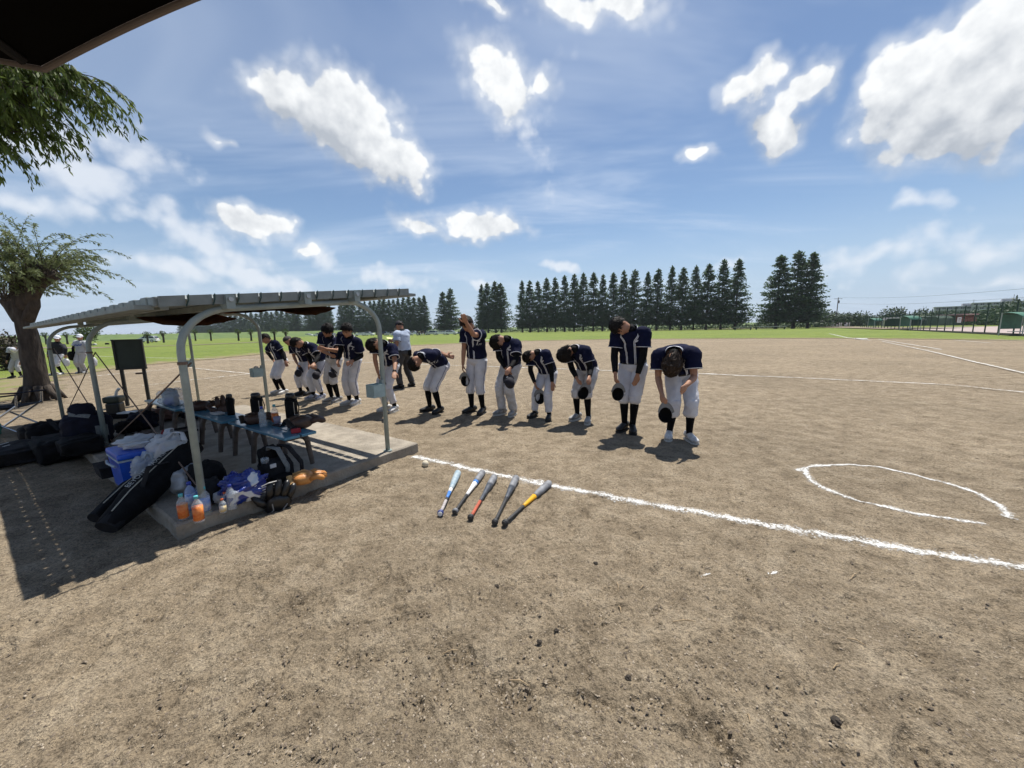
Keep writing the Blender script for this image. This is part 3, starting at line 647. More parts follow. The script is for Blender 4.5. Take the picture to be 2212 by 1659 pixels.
# cars
CG = mat('car glass', (.02, .025, .03), .08, spec=.8); TY = mat('tyre', (.018, .018, .018), .85); CHR = mat('rim metal', (.5, .5, .52), .3, metal=.9)
RED = mat('tail lamp red', (.35, .02, .02), .3)
def car_mesh(paint, suv=True):
    """car along +X, front at +X"""
    h = 1.62 if suv else 1.42; root = bpy.data.objects.new('parked_car', None); COL.objects.link(root)
    low = [(-2.25, .32), (-2.28, .75), (-2.2, .98), (-.0, 1.02), (1.2, 1.0), (2.05, .88), (2.25, .65), (2.22, .32)]
    body = MB(); y = .88; body.prism([Vector((x, -y, z)) for x, z in low], (0, 2*y, 0))
    up = [(-2.12, .97), (-1.75, h-.06), (-1.2, h), (.1, h), (.45, h-.08), (1.25, .99)]; vs = []
    for s_ in (-1, 1):
        for x, z in up: vs.append((x, s_*(.86 if z < 1.05 else .70), z))
    n = len(up); body.add(vs, [tuple(range(n-1, -1, -1)), tuple(range(n, 2*n))]+[(i, (i+1) % n, n+(i+1) % n, n+i) for i in range(n)])
    bo = body.build('body', paint, None); bo.parent = root; smooth_by_angle(bo, 30)
    gl = MB()
    for s_ in (-1, 1):
        k = .015
        def side(pts): gl.prism([Vector((x, s_*((.86-(z-.99)*.16/(h-.99))+k), z)) for x, z in pts], (0, -s_*.01, 0))
        side([(-1.85, 1.06), (-1.62, h-.14), (-.85, h-.10), (-.85, 1.06)]); side([(-.78, 1.06), (-.78, h-.10), (.02, h-.10), (.02, 1.06)]); side([(.08, 1.06), (.08, h-.10), (.36, h-.16), (.98, 1.06)])
    gl.prism([Vector((.50, -.66, h-.10)), Vector((.50, .66, h-.10)), Vector((1.26, .8, 1.03)), Vector((1.26, -.8, 1.03))], (.02, 0, .015))
    gl.prism([Vector((-1.80, -.62, h-.12)), Vector((-1.80, .62, h-.12)), Vector((-2.13, .74, 1.06)), Vector((-2.13, -.74, 1.06))], (-.02, 0, .01))
    gl.build('window', CG).parent = root
    for x in (-1.38, 1.38):
        for s_ in (-1, 1):
            w = MB().cyl((x, s_*.70, .34), (x, s_*.91, .34), .34, n=20).build('wheel', TY); w.parent = root
            rm = MB().cyl((x, s_*.90, .34), (x, s_*.925, .34), .21, n=14).build('rim', CHR); rm.parent = w
    for s_ in (-1, 1):
        MB().bbox((2.2, s_*.62, .74), (.12, .36, .14), None, .03).build('headlight', mat('lamp glass', (.75, .77, .8), .1)).parent = root
        MB().bbox((-2.26, s_*.66, .86), (.08, .28, .18), None, .02).build('tail_light', RED).parent = root
    return root
paints = {'white': mat('white car paint', (.78, .79, .80), .25, coat=.5), 'silver': mat('silver car paint', (.45, .46, .48), .28, metal=.5, coat=.5), 'black': mat('dark car paint', (.02, .022, .03), .2, coat=.6), 'blue': mat('blue car paint', (.05, .09, .2), .25, coat=.5)}
protoc = {}
def car(px, py, colr, suv, rz, label, group=None):
    key = (colr, suv)
    if key not in protoc: protoc[key] = car_mesh(paints[colr], suv); o = protoc[key]
    else: o = copy_tree(protoc[key])
    p = G(px, py); o.location = (p.x, p.y, .12); o.rotation_euler = (0, 0, rz); tag(o, label, 'car', group)
car(319, 740.6, 'white', True, R(196), 'white car parked alone on the far left grass')
row = [(560, 'black', 1), (602, 'silver', 0), (668, 'white', 0), (687, 'white', 1), (716, 'silver', 0), (778, 'white', 0), (798, 'white', 1), (826, 'black', 1), (843, 'silver', 0), (868, 'white', 0), (896, 'white', 1), (913, 'black', 0), (933, 'silver', 1), (952, 'white', 0), (975, 'white', 1), (1003, 'blue', 1)]
for i, (x, c_, s_) in enumerate(row): car(x, 728.2-.0105*(x-560), c_, bool(s_), R((168, 185, 350, 175)[i % 4]), f'{"dark" if c_ == "black" else c_} car, {ORD[i]} from left in the parked row under the trees', 'cars parked under the trees')

# hedge and low bushes seen between the trunks; far woods
for i in range(34):
    x = 1000+i*24; d = row_point(x); q = d*1.16; shrub('hedge_bush', Vector((q.x, q.y, 0)), 4.2, 2.0, 1.7, 240, .75, FARL, f'low hedge bush, {ORD[i % 24]} {"in the right half of" if i > 23 else "from left in"} the hedge behind the long tree row', 'bush', i+100, group='hedge behind the tree row', stem=False)
rg = np.random.default_rng(9); cs = []; sz = []
for x in np.arange(-900, 1500, 5.0):
    d = 560+60*math.sin(x*.01)-x*.12; h = 7+4*pnoise(x*.02, 1.5)+2.5*pnoise(x*.11, 7.7)
    for j in range(20): cs.append([x+rg.normal()*4, d+rg.normal()*9, rg.uniform(.02, 1)**.7*h]); sz.append(rg.uniform(1.6, 3.4))
cs, sz = np.array(cs), np.array(sz); v, f = leaf_cards(cs, rg.normal(size=cs.shape), sz, sz*.8, 2)
o = mesh_np('far_woods', v, f, FARL); tag(o, 'low dark wooded line along the horizon', 'woods', kind='stuff')
# nearer wood on the right
def lone(px, ytop, depth, wide, label, seed, cat='tree'):
    p = P(px, 700, depth); H = top_height(px, ytop, p); return shrub('broadleaf_tree', Vector((p.x, p.y, 0)), wide, wide, H, 700, .9, FARL, label, cat, seed)
for i, (cx, cy, dp, w) in enumerate([(90, 325, 140, 4), (170, 365, 150, 6), (270, 352, 155, 7), (350, 360, 150, 6), (430, 350, 150, 8), (500, 372, 150, 4), (560, 395, 160, 6), (640, 400, 160, 7), (730, 385, 150, 5), (838, 298, 130, 3.2), (885, 345, 135, 3.4), (930, 380, 140, 4), (1120, 320, 150, 3.5), (1220, 355, 130, 5), (1340, 350, 120, 5), (1450, 345, 120, 5), (1600, 340, 120, 5), (1760, 335, 110, 5), (1860, 332, 110, 5), (1960, 330, 105, 5), (2060, 325, 100, 5), (2180, 210, 90, 5.5)]):
    px, py = c5(cx, cy); lone(px, py, dp, w, f'dark broadleaf tree, {ORD[i]} from left along the right horizon', 200+i)

# fence on the right
FGR = mat('dark green post paint', (.012, .040, .030), .5); NETM, nt, b_ = nodes_of('green netting')
vec = N(nt, 'ShaderNodeTexCoord').outputs['Object']; b_.inputs['Base Color'].default_value = (.02, .09, .06, 1); b_.inputs['Alpha'].default_value = .16; b_.inputs['Roughness'].default_value = .8
fence = thing('ballpark_fence', (fa.x, fa.y, 0), 'tall dark green post and net fence along the right edge', 'fence')
NP = 30
for i in range(NP):
    p = fa+fd*(i*3.1-3.5); MB().tube([p+Vector((0, 0, -.1)), p+Vector((0, 0, 3.25))], .055, 8).build('post', FGR, fence)
    if i < NP-1:
        q = p+fd*3.1; sag = .22; mb = MB(); S_ = 6; vs = []; fs = []
        for j in range(S_+1):
            t = j/S_; c = p.lerp(q, t); vs += [c+Vector((0, 0, .06)), c+Vector((0, 0, 3.15-sag*math.sin(math.pi*t)))]
            if j: fs.append((2*j-2, 2*j-1, 2*j+1, 2*j))
        mb.add(vs, fs).build('net_panel', NETM, fence); MB().tube([p.lerp(q, j/6)+Vector((0, 0, 3.15-sag*math.sin(math.pi*j/6))) for j in range(7)], .012, 4).build('top_rope', FGR, fence)
MB().box(fa+fd*40+Vector((0, 0, .08))-fn*.25, (.3, 95, .2), rotz(math.atan2(-fd.x, fd.y))).build('kerb', mat('dark kerb', (.05, .045, .04), .9, var=.2), fence)
SGN = mat('white sign board', (.75, .75, .73), .6); INK = mat('black ink', (.02, .02, .02), .7)
ps = P(*c5(1535, 425), 53.0); sg = thing('fence_sign', ps, 'small white notice board hung on the green fence', 'sign'); MB().box(ps, (.55, .03, .75)).build('board', SGN, sg)
for k in range(3): MB().box(ps+Vector((0, -.02, .2-.18*k)), (.36, .008, .07)).build('text_line', INK, sg)
# far groundside shelters with green covers
GTP = mat('green tarpaulin', (.045, .15, .105), .6, var=.15, vscale=3); STL = mat('galvanised tube', (.42, .44, .45), .4, metal=.6)
def far_shelter(x0, x1, yt, yb, depth, label, side=True):
    a = P(*c5(x0, yb), depth); bq = P(*c5(x1, yb), depth); a.z = bq.z = 0; H = top_height(*c5((x0+x1)/2, yt), (a+bq)/2); w = (bq-a).length
    root = thing('green_shelter', (a.x, a.y, 0), label, 'shelter'); d = (bq-a).normalized(); n = Vector((-d.y, d.x, 0))
    vs = []; fs = []
    for j in range(7):
        th = math.pi*.5*j/6; z = H*(.72+.28*math.sin(th)); o_ = n*(1.6*(1-math.cos(th))); vs += [a+o_+Vector((0, 0, z))-d*.1, bq+o_+Vector((0, 0, z))+d*.1]
        if j: fs.append((2*j-2, 2*j-1, 2*j+1, 2*j))
    ro = MB().add(vs, fs).build('roof_cover', GTP, root, True)
    for s_ in (a, bq):
        for q in (0, 1.6): MB().cyl(s_+n*q, s_+n*q+Vector((0, 0, H*(.74 if q == 0 else .98))), .04).build('post', STL, root)
    if side: MB().box(a.lerp(bq, .5)+n*1.6+Vector((0, 0, H*.6)), (w, .03, H*.6), rotz(math.atan2(d.y, d.x))).build('back_cover', GTP, root)
    for k in range(2): MB().box(a.lerp(bq, .5)+n*(.6+.4*k)+Vector((0, 0, .42)), (w*.9, .25, .05), rotz(math.atan2(d.y, d.x))).build('bench_plank', STL, root)
far_shelter(2190, 2420, 335, 600, 33, 'large green covered shelter at the right picture edge')
far_shelter(1010, 1125, 378, 540, 62, 'green covered shelter midway along the right fence')
far_shelter(640, 725, 405, 515, 88, 'small far green roofed shelter behind the fence')
# covered stacks, red shed, pale truck, all beyond the fence
def slab_at(name, x0, x1, yt, yb, depth, dy, m, label, cat, sag=.06):
    a = P(*c5(x0, yb), depth); b2 = P(*c5(x1, yb), depth); z0 = max(0, a.z); z1 = P(*c5(x0, yt), depth).z; root = thing(name, ((a.x+b2.x)/2, depth, 0), label, cat)
    n_ = 12; vs = []; fs = []
    prof = [(0, 0), (.02, .8), (.12, .98), (.5, 1.0), (.88, .97), (.98, .8), (1, 0)]
    for i in range(n_+1):
        for (u, z) in prof: vs.append((a.x+(b2.x-a.x)*i/n_, depth+dy*u+.15*nz(i*.9, u*4), (z0 if z == 0 else 0)+z*(z1-0)*(1+sag*nz(i*.8+x0, u*3))))
    for i in range(n_):
        for j in range(len(prof)-1): k = len(prof); fs.append((i*k+j, i*k+j+1, (i+1)*k+j+1, (i+1)*k+j))
    fs += [tuple(range(len(prof))), tuple(n_*len(prof)+j for j in range(len(prof)-1, -1, -1))]
    MB().add(vs, fs).build('cover', m, root); return root
slab_at('covered_stack', 1310, 1560, 382, 484, 75, 5, mat('olive cover', (.05, .085, .06), .7, var=.2, vscale=1), 'long low stack under dark green covers behind the fence', 'stack')
rd = slab_at('red_shed', 1562, 1715, 375, 442, 74, 4, mat('red brown board', (.16, .05, .04), .8, var=.2, vscale=2), 'small red brown shed with pink roof behind the fence', 'shed', 0)
a, b2 = P(*c5(1555, 372), 74), P(*c5(1722, 372), 74); MB().box((a+b2)/2+Vector((0, 2, .12)), ((b2-a).length, 4.6, .22)).build('roof', mat('pink roof', (.42, .24, .24), .7), rd)
slab_at('dark_stack', 920, 1010, 405, 492, 70, 3, mat('dark green sheet', (.012, .035, .028), .7), 'dark green covered heap left of the midway shelter', 'stack')
slab_at('dark_stack', 1130, 1192, 405, 485, 70, 3, mat('dark green sheet', (.012, .035, .028), .7), 'dark green covered heap right of the midway shelter', 'stack')
tp_ = G(*c5(1915, 476)); trk = thing('pickup_truck', (tp_.x, tp_.y, 0), 'white light truck with long bed beyond the fence', 'truck', rz=R(4))
for nm, mb_, m_ in (('cab', MB().add([(-2.6, -.8, .5), (-1.2, -.8, .5), (-1.2, .8, .5), (-2.6, .8, .5), (-2.6, -.8, 1.25), (-1.2, -.8, 1.25), (-1.2, .8, 1.25), (-2.6, .8, 1.25), (-2.1, -.7, 1.95), (-1.25, -.7, 1.95), (-1.25, .7, 1.95), (-2.1, .7, 1.95)], [(0, 1, 2, 3), (0, 1, 5, 4), (1, 2, 6, 5), (2, 3, 7, 6), (3, 0, 4, 7), (4, 5, 9, 8), (5, 6, 10, 9), (6, 7, 11, 10), (7, 4, 8, 11), (8, 9, 10, 11)]), paints['white']),
                    ('bed', MB().box((.7, 0, .75), (3.7, 1.7, .12)).box((.7, -.83, 1.0), (3.7, .06, .45)).box((.7, .83, 1.0), (3.7, .06, .45)).box((2.52, 0, 1.0), (.06, 1.6, .45)), paints['white']), ('window', MB().prism([Vector((-2.5, -.80, 1.30)), Vector((-2.12, -.74, 1.85)), Vector((-1.35, -.74, 1.85)), Vector((-1.35, -.80, 1.30))], (0, -.03, 0)), CG)):
    mb_.build(nm, m_).parent = trk
for x in (-1.9, 1.5):
    for y in (-.75, .75): MB().cyl((x, y-.1, .33), (x, y+.1, .33), .33, n=16).build('wheel', TY).parent = trk
# apartment blocks
CON = mat('grey concrete', (.33, .34, .36), .9, var=.08, vscale=.3); CON2 = mat('pale concrete', (.45, .46, .48), .9, var=.06, vscale=.3)
def block(x0, x1, yt, depth, dy, storeys, bays, label):
    a = P(*c5(x0, 420), depth); b2 = P(*c5(x1, 420), depth); H = P(*c5(x0, yt), depth).z; w = b2.x-a.x; root = thing('apartment_block', ((a.x+b2.x)/2, depth, 0), label, 'building'); cx = (a.x+b2.x)/2
    wl = MB().box((cx, depth+dy/2, H/2-.2), (w, dy, H-.4)).build('wall', CON, root); MB().box((cx, depth+dy/2, H-.1), (w+1.2, dy+1.6, .5)).build('roof', CON2, root)
    MB().box((cx+w*.12, depth+dy/2, H+.9), (w*.24, dy*.5, 1.6)).build('roof_house', CON, root); MB().cyl((cx+w*.2, depth+dy/2, H+1.6), (cx+w*.2, depth+dy/2, H+4.2), .12).build('antenna', CON, root)
    root.rotation_euler = (0, 0, -math.atan2(cx, depth)*.92); sh = H/storeys
    for s_ in range(storeys):
        MB().box((cx, depth-.5, s_*sh+.55), (w*.98, 1.0, .9)).build('balcony', CON2, root)
        for k in range(bays):
            x = a.x+w*(k+.5)/bays; wi = MB().box((x, depth-.02, s_*sh+sh*.58), (w/bays*.55, .06, sh*.5)).build('window', CG, root); MB().box((x, depth-.07, s_*sh+sh*.58), (.12, .05, sh*.5)).build('frame', CON2, wi)
block(1765, 2150, 240, 215, 14, 5, 9, 'grey five storey apartment block behind the right fence')
block(1362, 1742, 285, 235, 14, 4, 9, 'lower grey apartment block left of the taller one')
# little houses
def house(x0, x1, yt, yb, depth, m, rm, label):
    a = P(*c5(x0, yb), depth); b2 = P(*c5(x1, yb), depth); H = max(2.0, P(*c5(x0, yt), depth).z); cx = (a.x+b2.x)/2; w = b2.x-a.x; root = thing('small_house', (cx, depth, 0), label, 'house')
    MB().box((cx, depth+2.5, H*.36), (w, 5, H*.72)).build('wall', m, root); e = w/2+.3
    MB().prism([Vector((cx-e, depth-.4, H*.7)), Vector((cx+e, depth-.4, H*.7)), Vector((cx+e*.6, depth-.4, H)), Vector((cx-e*.6, depth-.4, H))], (0, 5.8, 0)).build('roof', rm, root)
    for k in (-.25, .25): MB().box((cx+w*k, depth-.02, H*.4), (w*.22, .05, H*.25)).build('window', CG, root)
HW = mat('cream wall', (.55, .52, .47), .8); HR = mat('grey tile roof', (.14, .14, .15), .7)
house(150, 205, 420, 470, 140, HW, HR, 'small pale house behind the far player bench')
house(905, 985, 395, 440, 120, HW, HR, 'low grey roofed house left above the midway shelter')
# utility pole and wires
up = P(*c5(240, 470), 150); pole = thing('utility_pole', (up.x, up.y, 0), 'slim utility pole right of the three biggest trees', 'pole'); Hp = top_height(*c5(242, 190), up)
PM = mat('pole concrete', (.20, .17, .16), .9)
MB().tube([up*1+Vector((0, 0, -up.z)), Vector((up.x, up.y, Hp))], [.19, .13], 8).build('shaft', PM, pole); MB().box((up.x, up.y, Hp-.5), (3.2, .15, .15)).build('crossarm', PM, pole); MB().cyl((up.x+.35, up.y, Hp-2.2), (up.x+.35, up.y, Hp-1.2), .28).build('transformer', PM, pole)
for k, (y0, y1) in enumerate(((190, 78), (250, 175))):
    e = P(*c5(2700, y1-22), 60); s_ = Vector((up.x, up.y, top_height(*c5(242, y0), up))); pts = [s_.lerp(e, j/14)+Vector((0, 0, -.9*math.sin(math.pi*j/14))) for j in range(15)]
    MB().tube(pts, .022, 4, False).build('wire', FGR, pole)
e = P(1640, 645, 190); s_ = Vector((up.x, up.y, Hp-.5)); MB().tube([s_.lerp(e, j/8)+Vector((0, 0, -.6*math.sin(math.pi*j/8))) for j in range(9)], .022, 4, False).build('wire', FGR, pole)
# low benches / hedges under the right trees
for i, (cx, cy, w) in enumerate([(1660, 492, 5), (1820, 488, 9)]):
    p = P(*c4(cx, cy), 108); p.z = 0; o = MB().box(p+Vector((0, 0, .9)), (w, .8, .12)).build('roof', STL, None); 
    root = thing('far_bench', p, f'low far team bench, {("left", "right")[i]} of two under the right trees', 'bench'); o.parent = root; o.location = -p
    MB().box(p+Vector((0, 0, .45)), (w*.95, .5, .06)).build('seat', FGR, root)
    for k in (-1, 1): MB().box(p+Vector((k*w*.45, 0, .45)), (.1, .5, .9)).build('leg', FGR, root)
# ---------------------------------------------------------------- players' shelter
SN = Vector((-2.5, 2.56, 0)); SA = Vector((.558, .830, 0)); SL = Vector((-.830, .558, 0)); UPV = Vector((0, 0, 1))
def sp(a, l, z=0.0): return SN+SA*a+SL*l+UPV*z
CONC = mat('rough slab concrete', (.215, .188, .152), .92, base2=(.34, .30, .245), vscale=5, bump=.012, bscale=45)
SLAB_H = .12
sl = MB(); nA_, nL_ = 12, 40; vs = []; fs = []
for zz_, inset in ((-.05, 0), (SLAB_H-.015, 0), (SLAB_H, .015)):
    pts = []
    for i in range(nA_): pts.append((2.34*i/nA_, 0))
    for i in range(nL_): pts.append((2.34, 5.05*i/nL_))
    for i in range(nA_): pts.append((2.34*(1-i/nA_), 5.05))
    for i in range(nL_): pts.append((0, 5.05*(1-i/nL_)))
    for k_, (a, l) in enumerate(pts):
        ch = .012*nz(k_*.9, 2.2)+(.03*max(0, nz(k_*.37, 8.1)-.2))
        ca, cl = 1.17, 2.52; q = Vector((a-ca, l-cl)); a2 = a-(inset+ch)*(1 if a > ca else -1); l2 = l-(inset+ch)*(1 if l > cl else -1); vs.append(sp(a2, l2, zz_))
n = len(pts)
for j in range(2):
    for k_ in range(n): fs.append((j*n+k_, j*n+(k_+1) % n, (j+1)*n+(k_+1) % n, (j+1)*n+k_))
fs.append(tuple(2*n+k_ for k_ in range(n)))
PA = mat('pale grey green pipe paint', (.30, .35, .34), .42, base2=(.23, .275, .265), vscale=9, bump=.002, bscale=70)
PAD = mat('shade darkened roof paint', (.23, .26, .25), .55, base2=(.16, .18, .175), vscale=6)  # darker than the pipes: shade on the roof edge is put into the colour
RUST = mat('rusty orange plywood', (.17, .055, .018), .85, base2=(.28, .10, .03), vscale=7, bump=.01, bscale=30, stretch=(1, 3, 1))
shel = thing('team_shelter', (SN.x, SN.y, 0), 'open team shelter of bent pale grey pipes over a concrete slab', 'shelter')
sb = MB().add(vs, fs).build('slab', CONC, shel)
def roof_z(a): return 1.66+.10*a         # underside of the pipe-top line, rising to the field
aL, aR = .19, 1.93
def frame(l, aR_=aR, zb=SLAB_H-.02):
    r = .048; z1L, z1R = roof_z(aL)-.30, roof_z(aR_)-.32; pts = [sp(aL, l, zb), sp(aL, l, z1L)]
    for j in range(1, 9):
        th = math.pi/2*j/8; pts.append(sp(aL+.34*(1-math.cos(th)), l, z1L+.30*math.sin(th)+.034*j/8))
    for j in range(8, -1, -1):
        th = math.pi/2*j/8; pts.append(sp(aR_-.34*(1-math.cos(th)), l, z1R+.28*math.sin(th)+.0*j/8))
    pts += [sp(aR_, l, zb)]
    return pts
for fi, (l, ar) in enumerate(((.06, aR), (3.48, 2.12), (6.98, 2.16))):
    zb = SLAB_H if fi < 2 else 0.0; pts = frame(l, ar, zb-.02); n_ = len(pts)//2+1
    o = MB().tube(pts, .0255, 14).build('pipe_frame', PA, shel, True)
    for a_ in (aL, ar):
        MB().cyl(sp(a_, l, zb-.01), sp(a_, l, zb+.012), .048, n=14).build('base_plate', PA, o)
    for a_ in ((.50, 1.10, 1.60) if fi == 0 else (.6, 1.6)):
        br = MB().box(sp(a_, l-.065, roof_z(a_)+.045), (.060, .13, .105), basis(SA, SL, UPV)).build('bracket', PA, o)
        MB().cyl(sp(a_, l-.128, roof_z(a_)+.065), sp(a_, l-.142, roof_z(a_)+.065), .018, n=8).build('bolt', STL, br)
# roof: sheet, purlins, overlapping edge flashings
RA0, RA1, RL0, RL1 = .10, 2.28, -.02, 7.45
def rp(a, l, dz): return sp(a, l, roof_z(a)+.05+dz)
mb = MB(); nR = 64; vs = []; fs = []
for i in range(nR*2+1):
    l = RL0+.05+(RL1-RL0-.1)*i/(nR*2); dz = .03 if i % 2 else 0
    vs += [rp(RA0+.10, l, .035+dz), rp(RA1-.05, l, .035+dz), rp(RA0+.10, l, .027+dz), rp(RA1-.05, l, .027+dz)]
    if i: o = 4*(i-1); fs += [(o, o+1, o+5, o+4), (o+2, o+6, o+7, o+3), (o, o+4, o+6, o+2), (o+1, o+3, o+7, o+5)]
fs += [(0, 2, 3, 1), (8*nR, 8*nR+1, 8*nR+3, 8*nR+2)]
rf = MB().add(vs, fs).build('roof_sheet', PAD, shel)
for a_ in (.14, .75, 1.36, 1.97): MB().box(sp(a_, (RL0+RL1)/2, roof_z(a_)+.045), (.05, RL1-RL0-.2, .055), basis(SA, SL, UPV)).build('purlin', PAD, shel)
for a_ in (.03, 2.44): MB().box(sp(a_, (RL0+RL1)/2+.03, roof_z(a_)+.04), (.10, RL1-RL0-.1, .03), basis(SA, SL, UPV)).build('edge_batten', PAD, shel)
nF = 14
for i in range(nF):
    a0 = RA0-.02+(RA1-RA0+.04)*i/nF; a1 = RA0-.02+(RA1-RA0+.04)*(i+1)/nF; k_ = (i % 2)*.004
    MB().prism([sp(a0+.006, RL0-.02-k_, roof_z(a0)+.035), sp(a1-.006, RL0-.02-k_, roof_z(a1)+.035), sp(a1-.006+.0, RL0-.02-k_, roof_z(a1)+.108), sp(a0+.006, RL0-.02-k_, roof_z(a0)+.108)], SL*.012).build('edge_flashing', PAD, shel)
    if i: MB().tube([sp(a0-.01, RL0-.035, roof_z(a0)+.028), sp(a0+.006, RL0-.037, roof_z(a0)+.07), sp(a0+.012, RL0-.03, roof_z(a0)+.114)], .0045, 5).build('hook', FGR, shel)
nB = 46
for i in range(nB):
    l0 = RL0+(RL1-RL0)*i/nB; l1 = RL0+(RL1-RL0)*(i+1)/nB; k_ = (i % 2)*.012
    MB().bbox(sp(RA0-.01-k_*.5, (l0+l1)/2, roof_z(RA0)+.07), (.045, (l1-l0)*.92, .070+k_), basis(SA, SL, UPV), .012).build('edge_cap', PAD, shel)
for i in range(nB):
    l0 = RL0+(RL1-RL0)*i/nB; l1 = RL0+(RL1-RL0)*(i+1)/nB
    MB().bbox(sp(RA1+.01, (l0+l1)/2, roof_z(RA1)+.07), (.04, (l1-l0)*.92, .07), basis(SA, SL, UPV), .012).build('edge_cap', PAD, shel)
# sagging plywood lining
def ply(a0, a1, l0, l1, z0, z1, curl):
    vs = []; fs = []; n_ = 9
    for i in range(n_+1):
        t = i/n_
        for j in range(4): u = j/3; vs.append(sp(a0+(a1-a0)*t, l0+(l1-l0)*u, roof_z(a0+(a1-a0)*t)-.0+z0+(z1-z0)*u-curl*math.sin(math.pi*t)*(1-u)+.02*nz(i*.9, j*1.3)))
    for i in range(n_):
        for j in range(3): fs.append((i*4+j, i*4+j+1, i*4+j+5, i*4+j+4))
    m_ = len(vs); vs2 = [v+UPV*.008 for v in vs]; MB().add(vs+vs2, fs+[tuple(x+m_ for x in f[::-1]) for f in fs]).build('lining_board', RUST, shel)
ply(1.35, 1.95, .9, 1.7, -.05, .03, .06); ply(.55, 1.25, 1.9, 2.9, -.09, .02, .04); ply(1.2, 2.0, 2.2, 3.2, .0, .02, .02); ply(1.0, 1.8, 4.2, 5.2, -.03, .02, .03)
# guy rods between the posts
ROD = mat('old brown rope', (.16, .11, .085), .9, var=.3, vscale=60)
def c1p(x, y, a, l):   # point at the given shelter row, from the picture
    return None
p1 = sp(aL, .06, 0); p2 = sp(aL, 3.48, 0); p3 = sp(aL, 6.98, 0)
for A_, B_, za, zb in ((p1, p2, 1.30, .16), (p2, p1, 1.32, .16), (p2, p3, 1.32, .16), (p3, p2, 1.33, .16)):
    MB().tube([A_+UPV*za+SA*.05, A_.lerp(B_, .5)+UPV*((za+zb)/2-.01)+SA*.05, B_+UPV*zb+SA*.05], .0065, 6).build('guy_rope', ROD, shel)
for A_, z_ in ((p1, 1.31), (p2, 1.33), (p3, 1.33)):
    MB().lathe(A_+UPV*(z_-.02), [(.031, 0), (.031, .022)], 14).build('rope_knot', ROD, shel)
# little sheet-metal boxes on the posts
TEAL = mat('pale teal box paint', (.30, .40, .41), .5, var=.12, vscale=12)
def post_box(a, l, z, label, ball=False):
    c = sp(a-.12, l-.02, z); root = thing('ball_box', c, label, 'box', 'metal boxes on the shelter posts'); rt = basis(SA, SL, UPV); w, d_, h = .145, .13, .14
    for off, size in (((0, -d_/2, 0), (w, .008, h)), ((0, d_/2, 0), (w, .008, h)), ((-w/2, 0, 0), (.008, d_-.01, h)), ((w/2, 0, 0), (.008, d_-.01, h)), ((0, 0, -h/2), (w, d_, .008))):
        MB().box(c+rt @ Vector(off), size, rt).build('panel', TEAL, root)
    MB().box(c+rt @ Vector((w/2+.012, 0, .03)), (.03, .05, .16), rt).build('bracket', PA, root)
    if ball:
        q = c+UPV*.07; o = MB().ell(q, (Vector((.037, 0, 0)), Vector((0, .037, 0)), Vector((0, 0, .037))), 12, 8).build('baseball', mat('grubby ball leather', (.34, .31, .27), .8), None, True, origin=q); tag(o, 'grubby ball poking out of the middle post box', 'ball')
post_box(aR, .06, .86, 'pale teal metal box on the right front shelter post')
post_box(2.12, 3.48, .88, 'pale teal metal box with a ball in it on the middle post', True)
post_box(2.16, 6.98, .90, 'pale teal metal box on the rearmost shelter post')
# ---------------------------------------------------------------- things in and around the shelter
SZ = SLAB_H
SR = basis(SA, SL, UPV)
BLK = mat('black nylon', (.006, .006, .007), .8, var=.35, vscale=18, bump=.004, bscale=40, spec=.15)
BLK2 = mat('charcoal canvas', (.016, .016, .018), .85, var=.3, vscale=14, bump=.004, bscale=50, spec=.2)
NAVY = mat('dark navy nylon', (.008, .009, .020), .75, var=.3, vscale=10, bump=.003, bscale=40, spec=.2)
GREY = mat('grey mesh', (.16, .17, .17), .9, var=.2, vscale=50)
def frame_of(d):
    d = Vector(d).normalized(); x = d.cross(UPV); x = Vector((1, 0, 0)) if x.length < .05 else x.normalized(); return x, d, x.cross(d)
def blob_mb(c, ax, e=.6, amp=.06, fr=2.2, seed=0, n=28, m=18, flat=None):
    """soft bag: superellipsoid with creases. ax: three axis vectors"""
    c = Vector(c); ax = [Vector(a) for a in ax]; vs = []; fs = []
    sg = lambda v, p: math.copysign(abs(v)**p, v)
    for i in range(m+1):
        ph = -math.pi/2+math.pi*i/m
        for k in range(n):
            th = 2*math.pi*k/n; x = sg(math.cos(ph), e)*sg(math.cos(th), e); y = sg(math.cos(ph), e)*sg(math.sin(th), e); z = sg(math.sin(ph), e)
            q = 1+amp*(nz(x*fr+seed, y*fr+z*fr*1.3)+.6*abs(nz(x*fr*2.3+z*2, y*fr*2.3+seed))-.15)
            p = c+ax[0]*x*q+ax[1]*y*q+ax[2]*z*q
            if flat is not None and p.z < flat: p.z = flat
            vs.append(p)
    for i in range(m):
        for k in range(n): fs.append((i*n+k, i*n+(k+1) % n, (i+1)*n+(k+1) % n, (i+1)*n+k))
    return MB().add(vs, fs)
def text_mesh(txt, size, shear=0.0, depth=0.0):
    cu = bpy.data.curves.new('t', 'FONT'); cu.body = txt; cu.size = size; cu.shear = shear; cu.align_x = 'CENTER'; cu.align_y = 'CENTER'; cu.resolution_u = 3
    ob = bpy.data.objects.new('t', cu); COL.objects.link(ob); dg = bpy.context.evaluated_depsgraph_get(); me = ob.evaluated_get(dg).to_mesh()
    vs = [(v.co.x, v.co.y) for v in me.vertices]; fs = [tuple(p.vertices) for p in me.polygons]; bpy.data.objects.remove(ob); bpy.data.curves.remove(cu); return vs, fs
def put_text(txt, size, o, right, up, m, parent, name='lettering', shear=0.0, proud=.003):
    vs, fs = text_mesh(txt, size, shear); o = Vector(o); r = Vector(right).normalized(); u = Vector(up).normalized(); n = r.cross(u)
    return MB().add([o+r*x+u*y+n*proud for x, y in vs], fs).build(name, m, parent, fix=False)

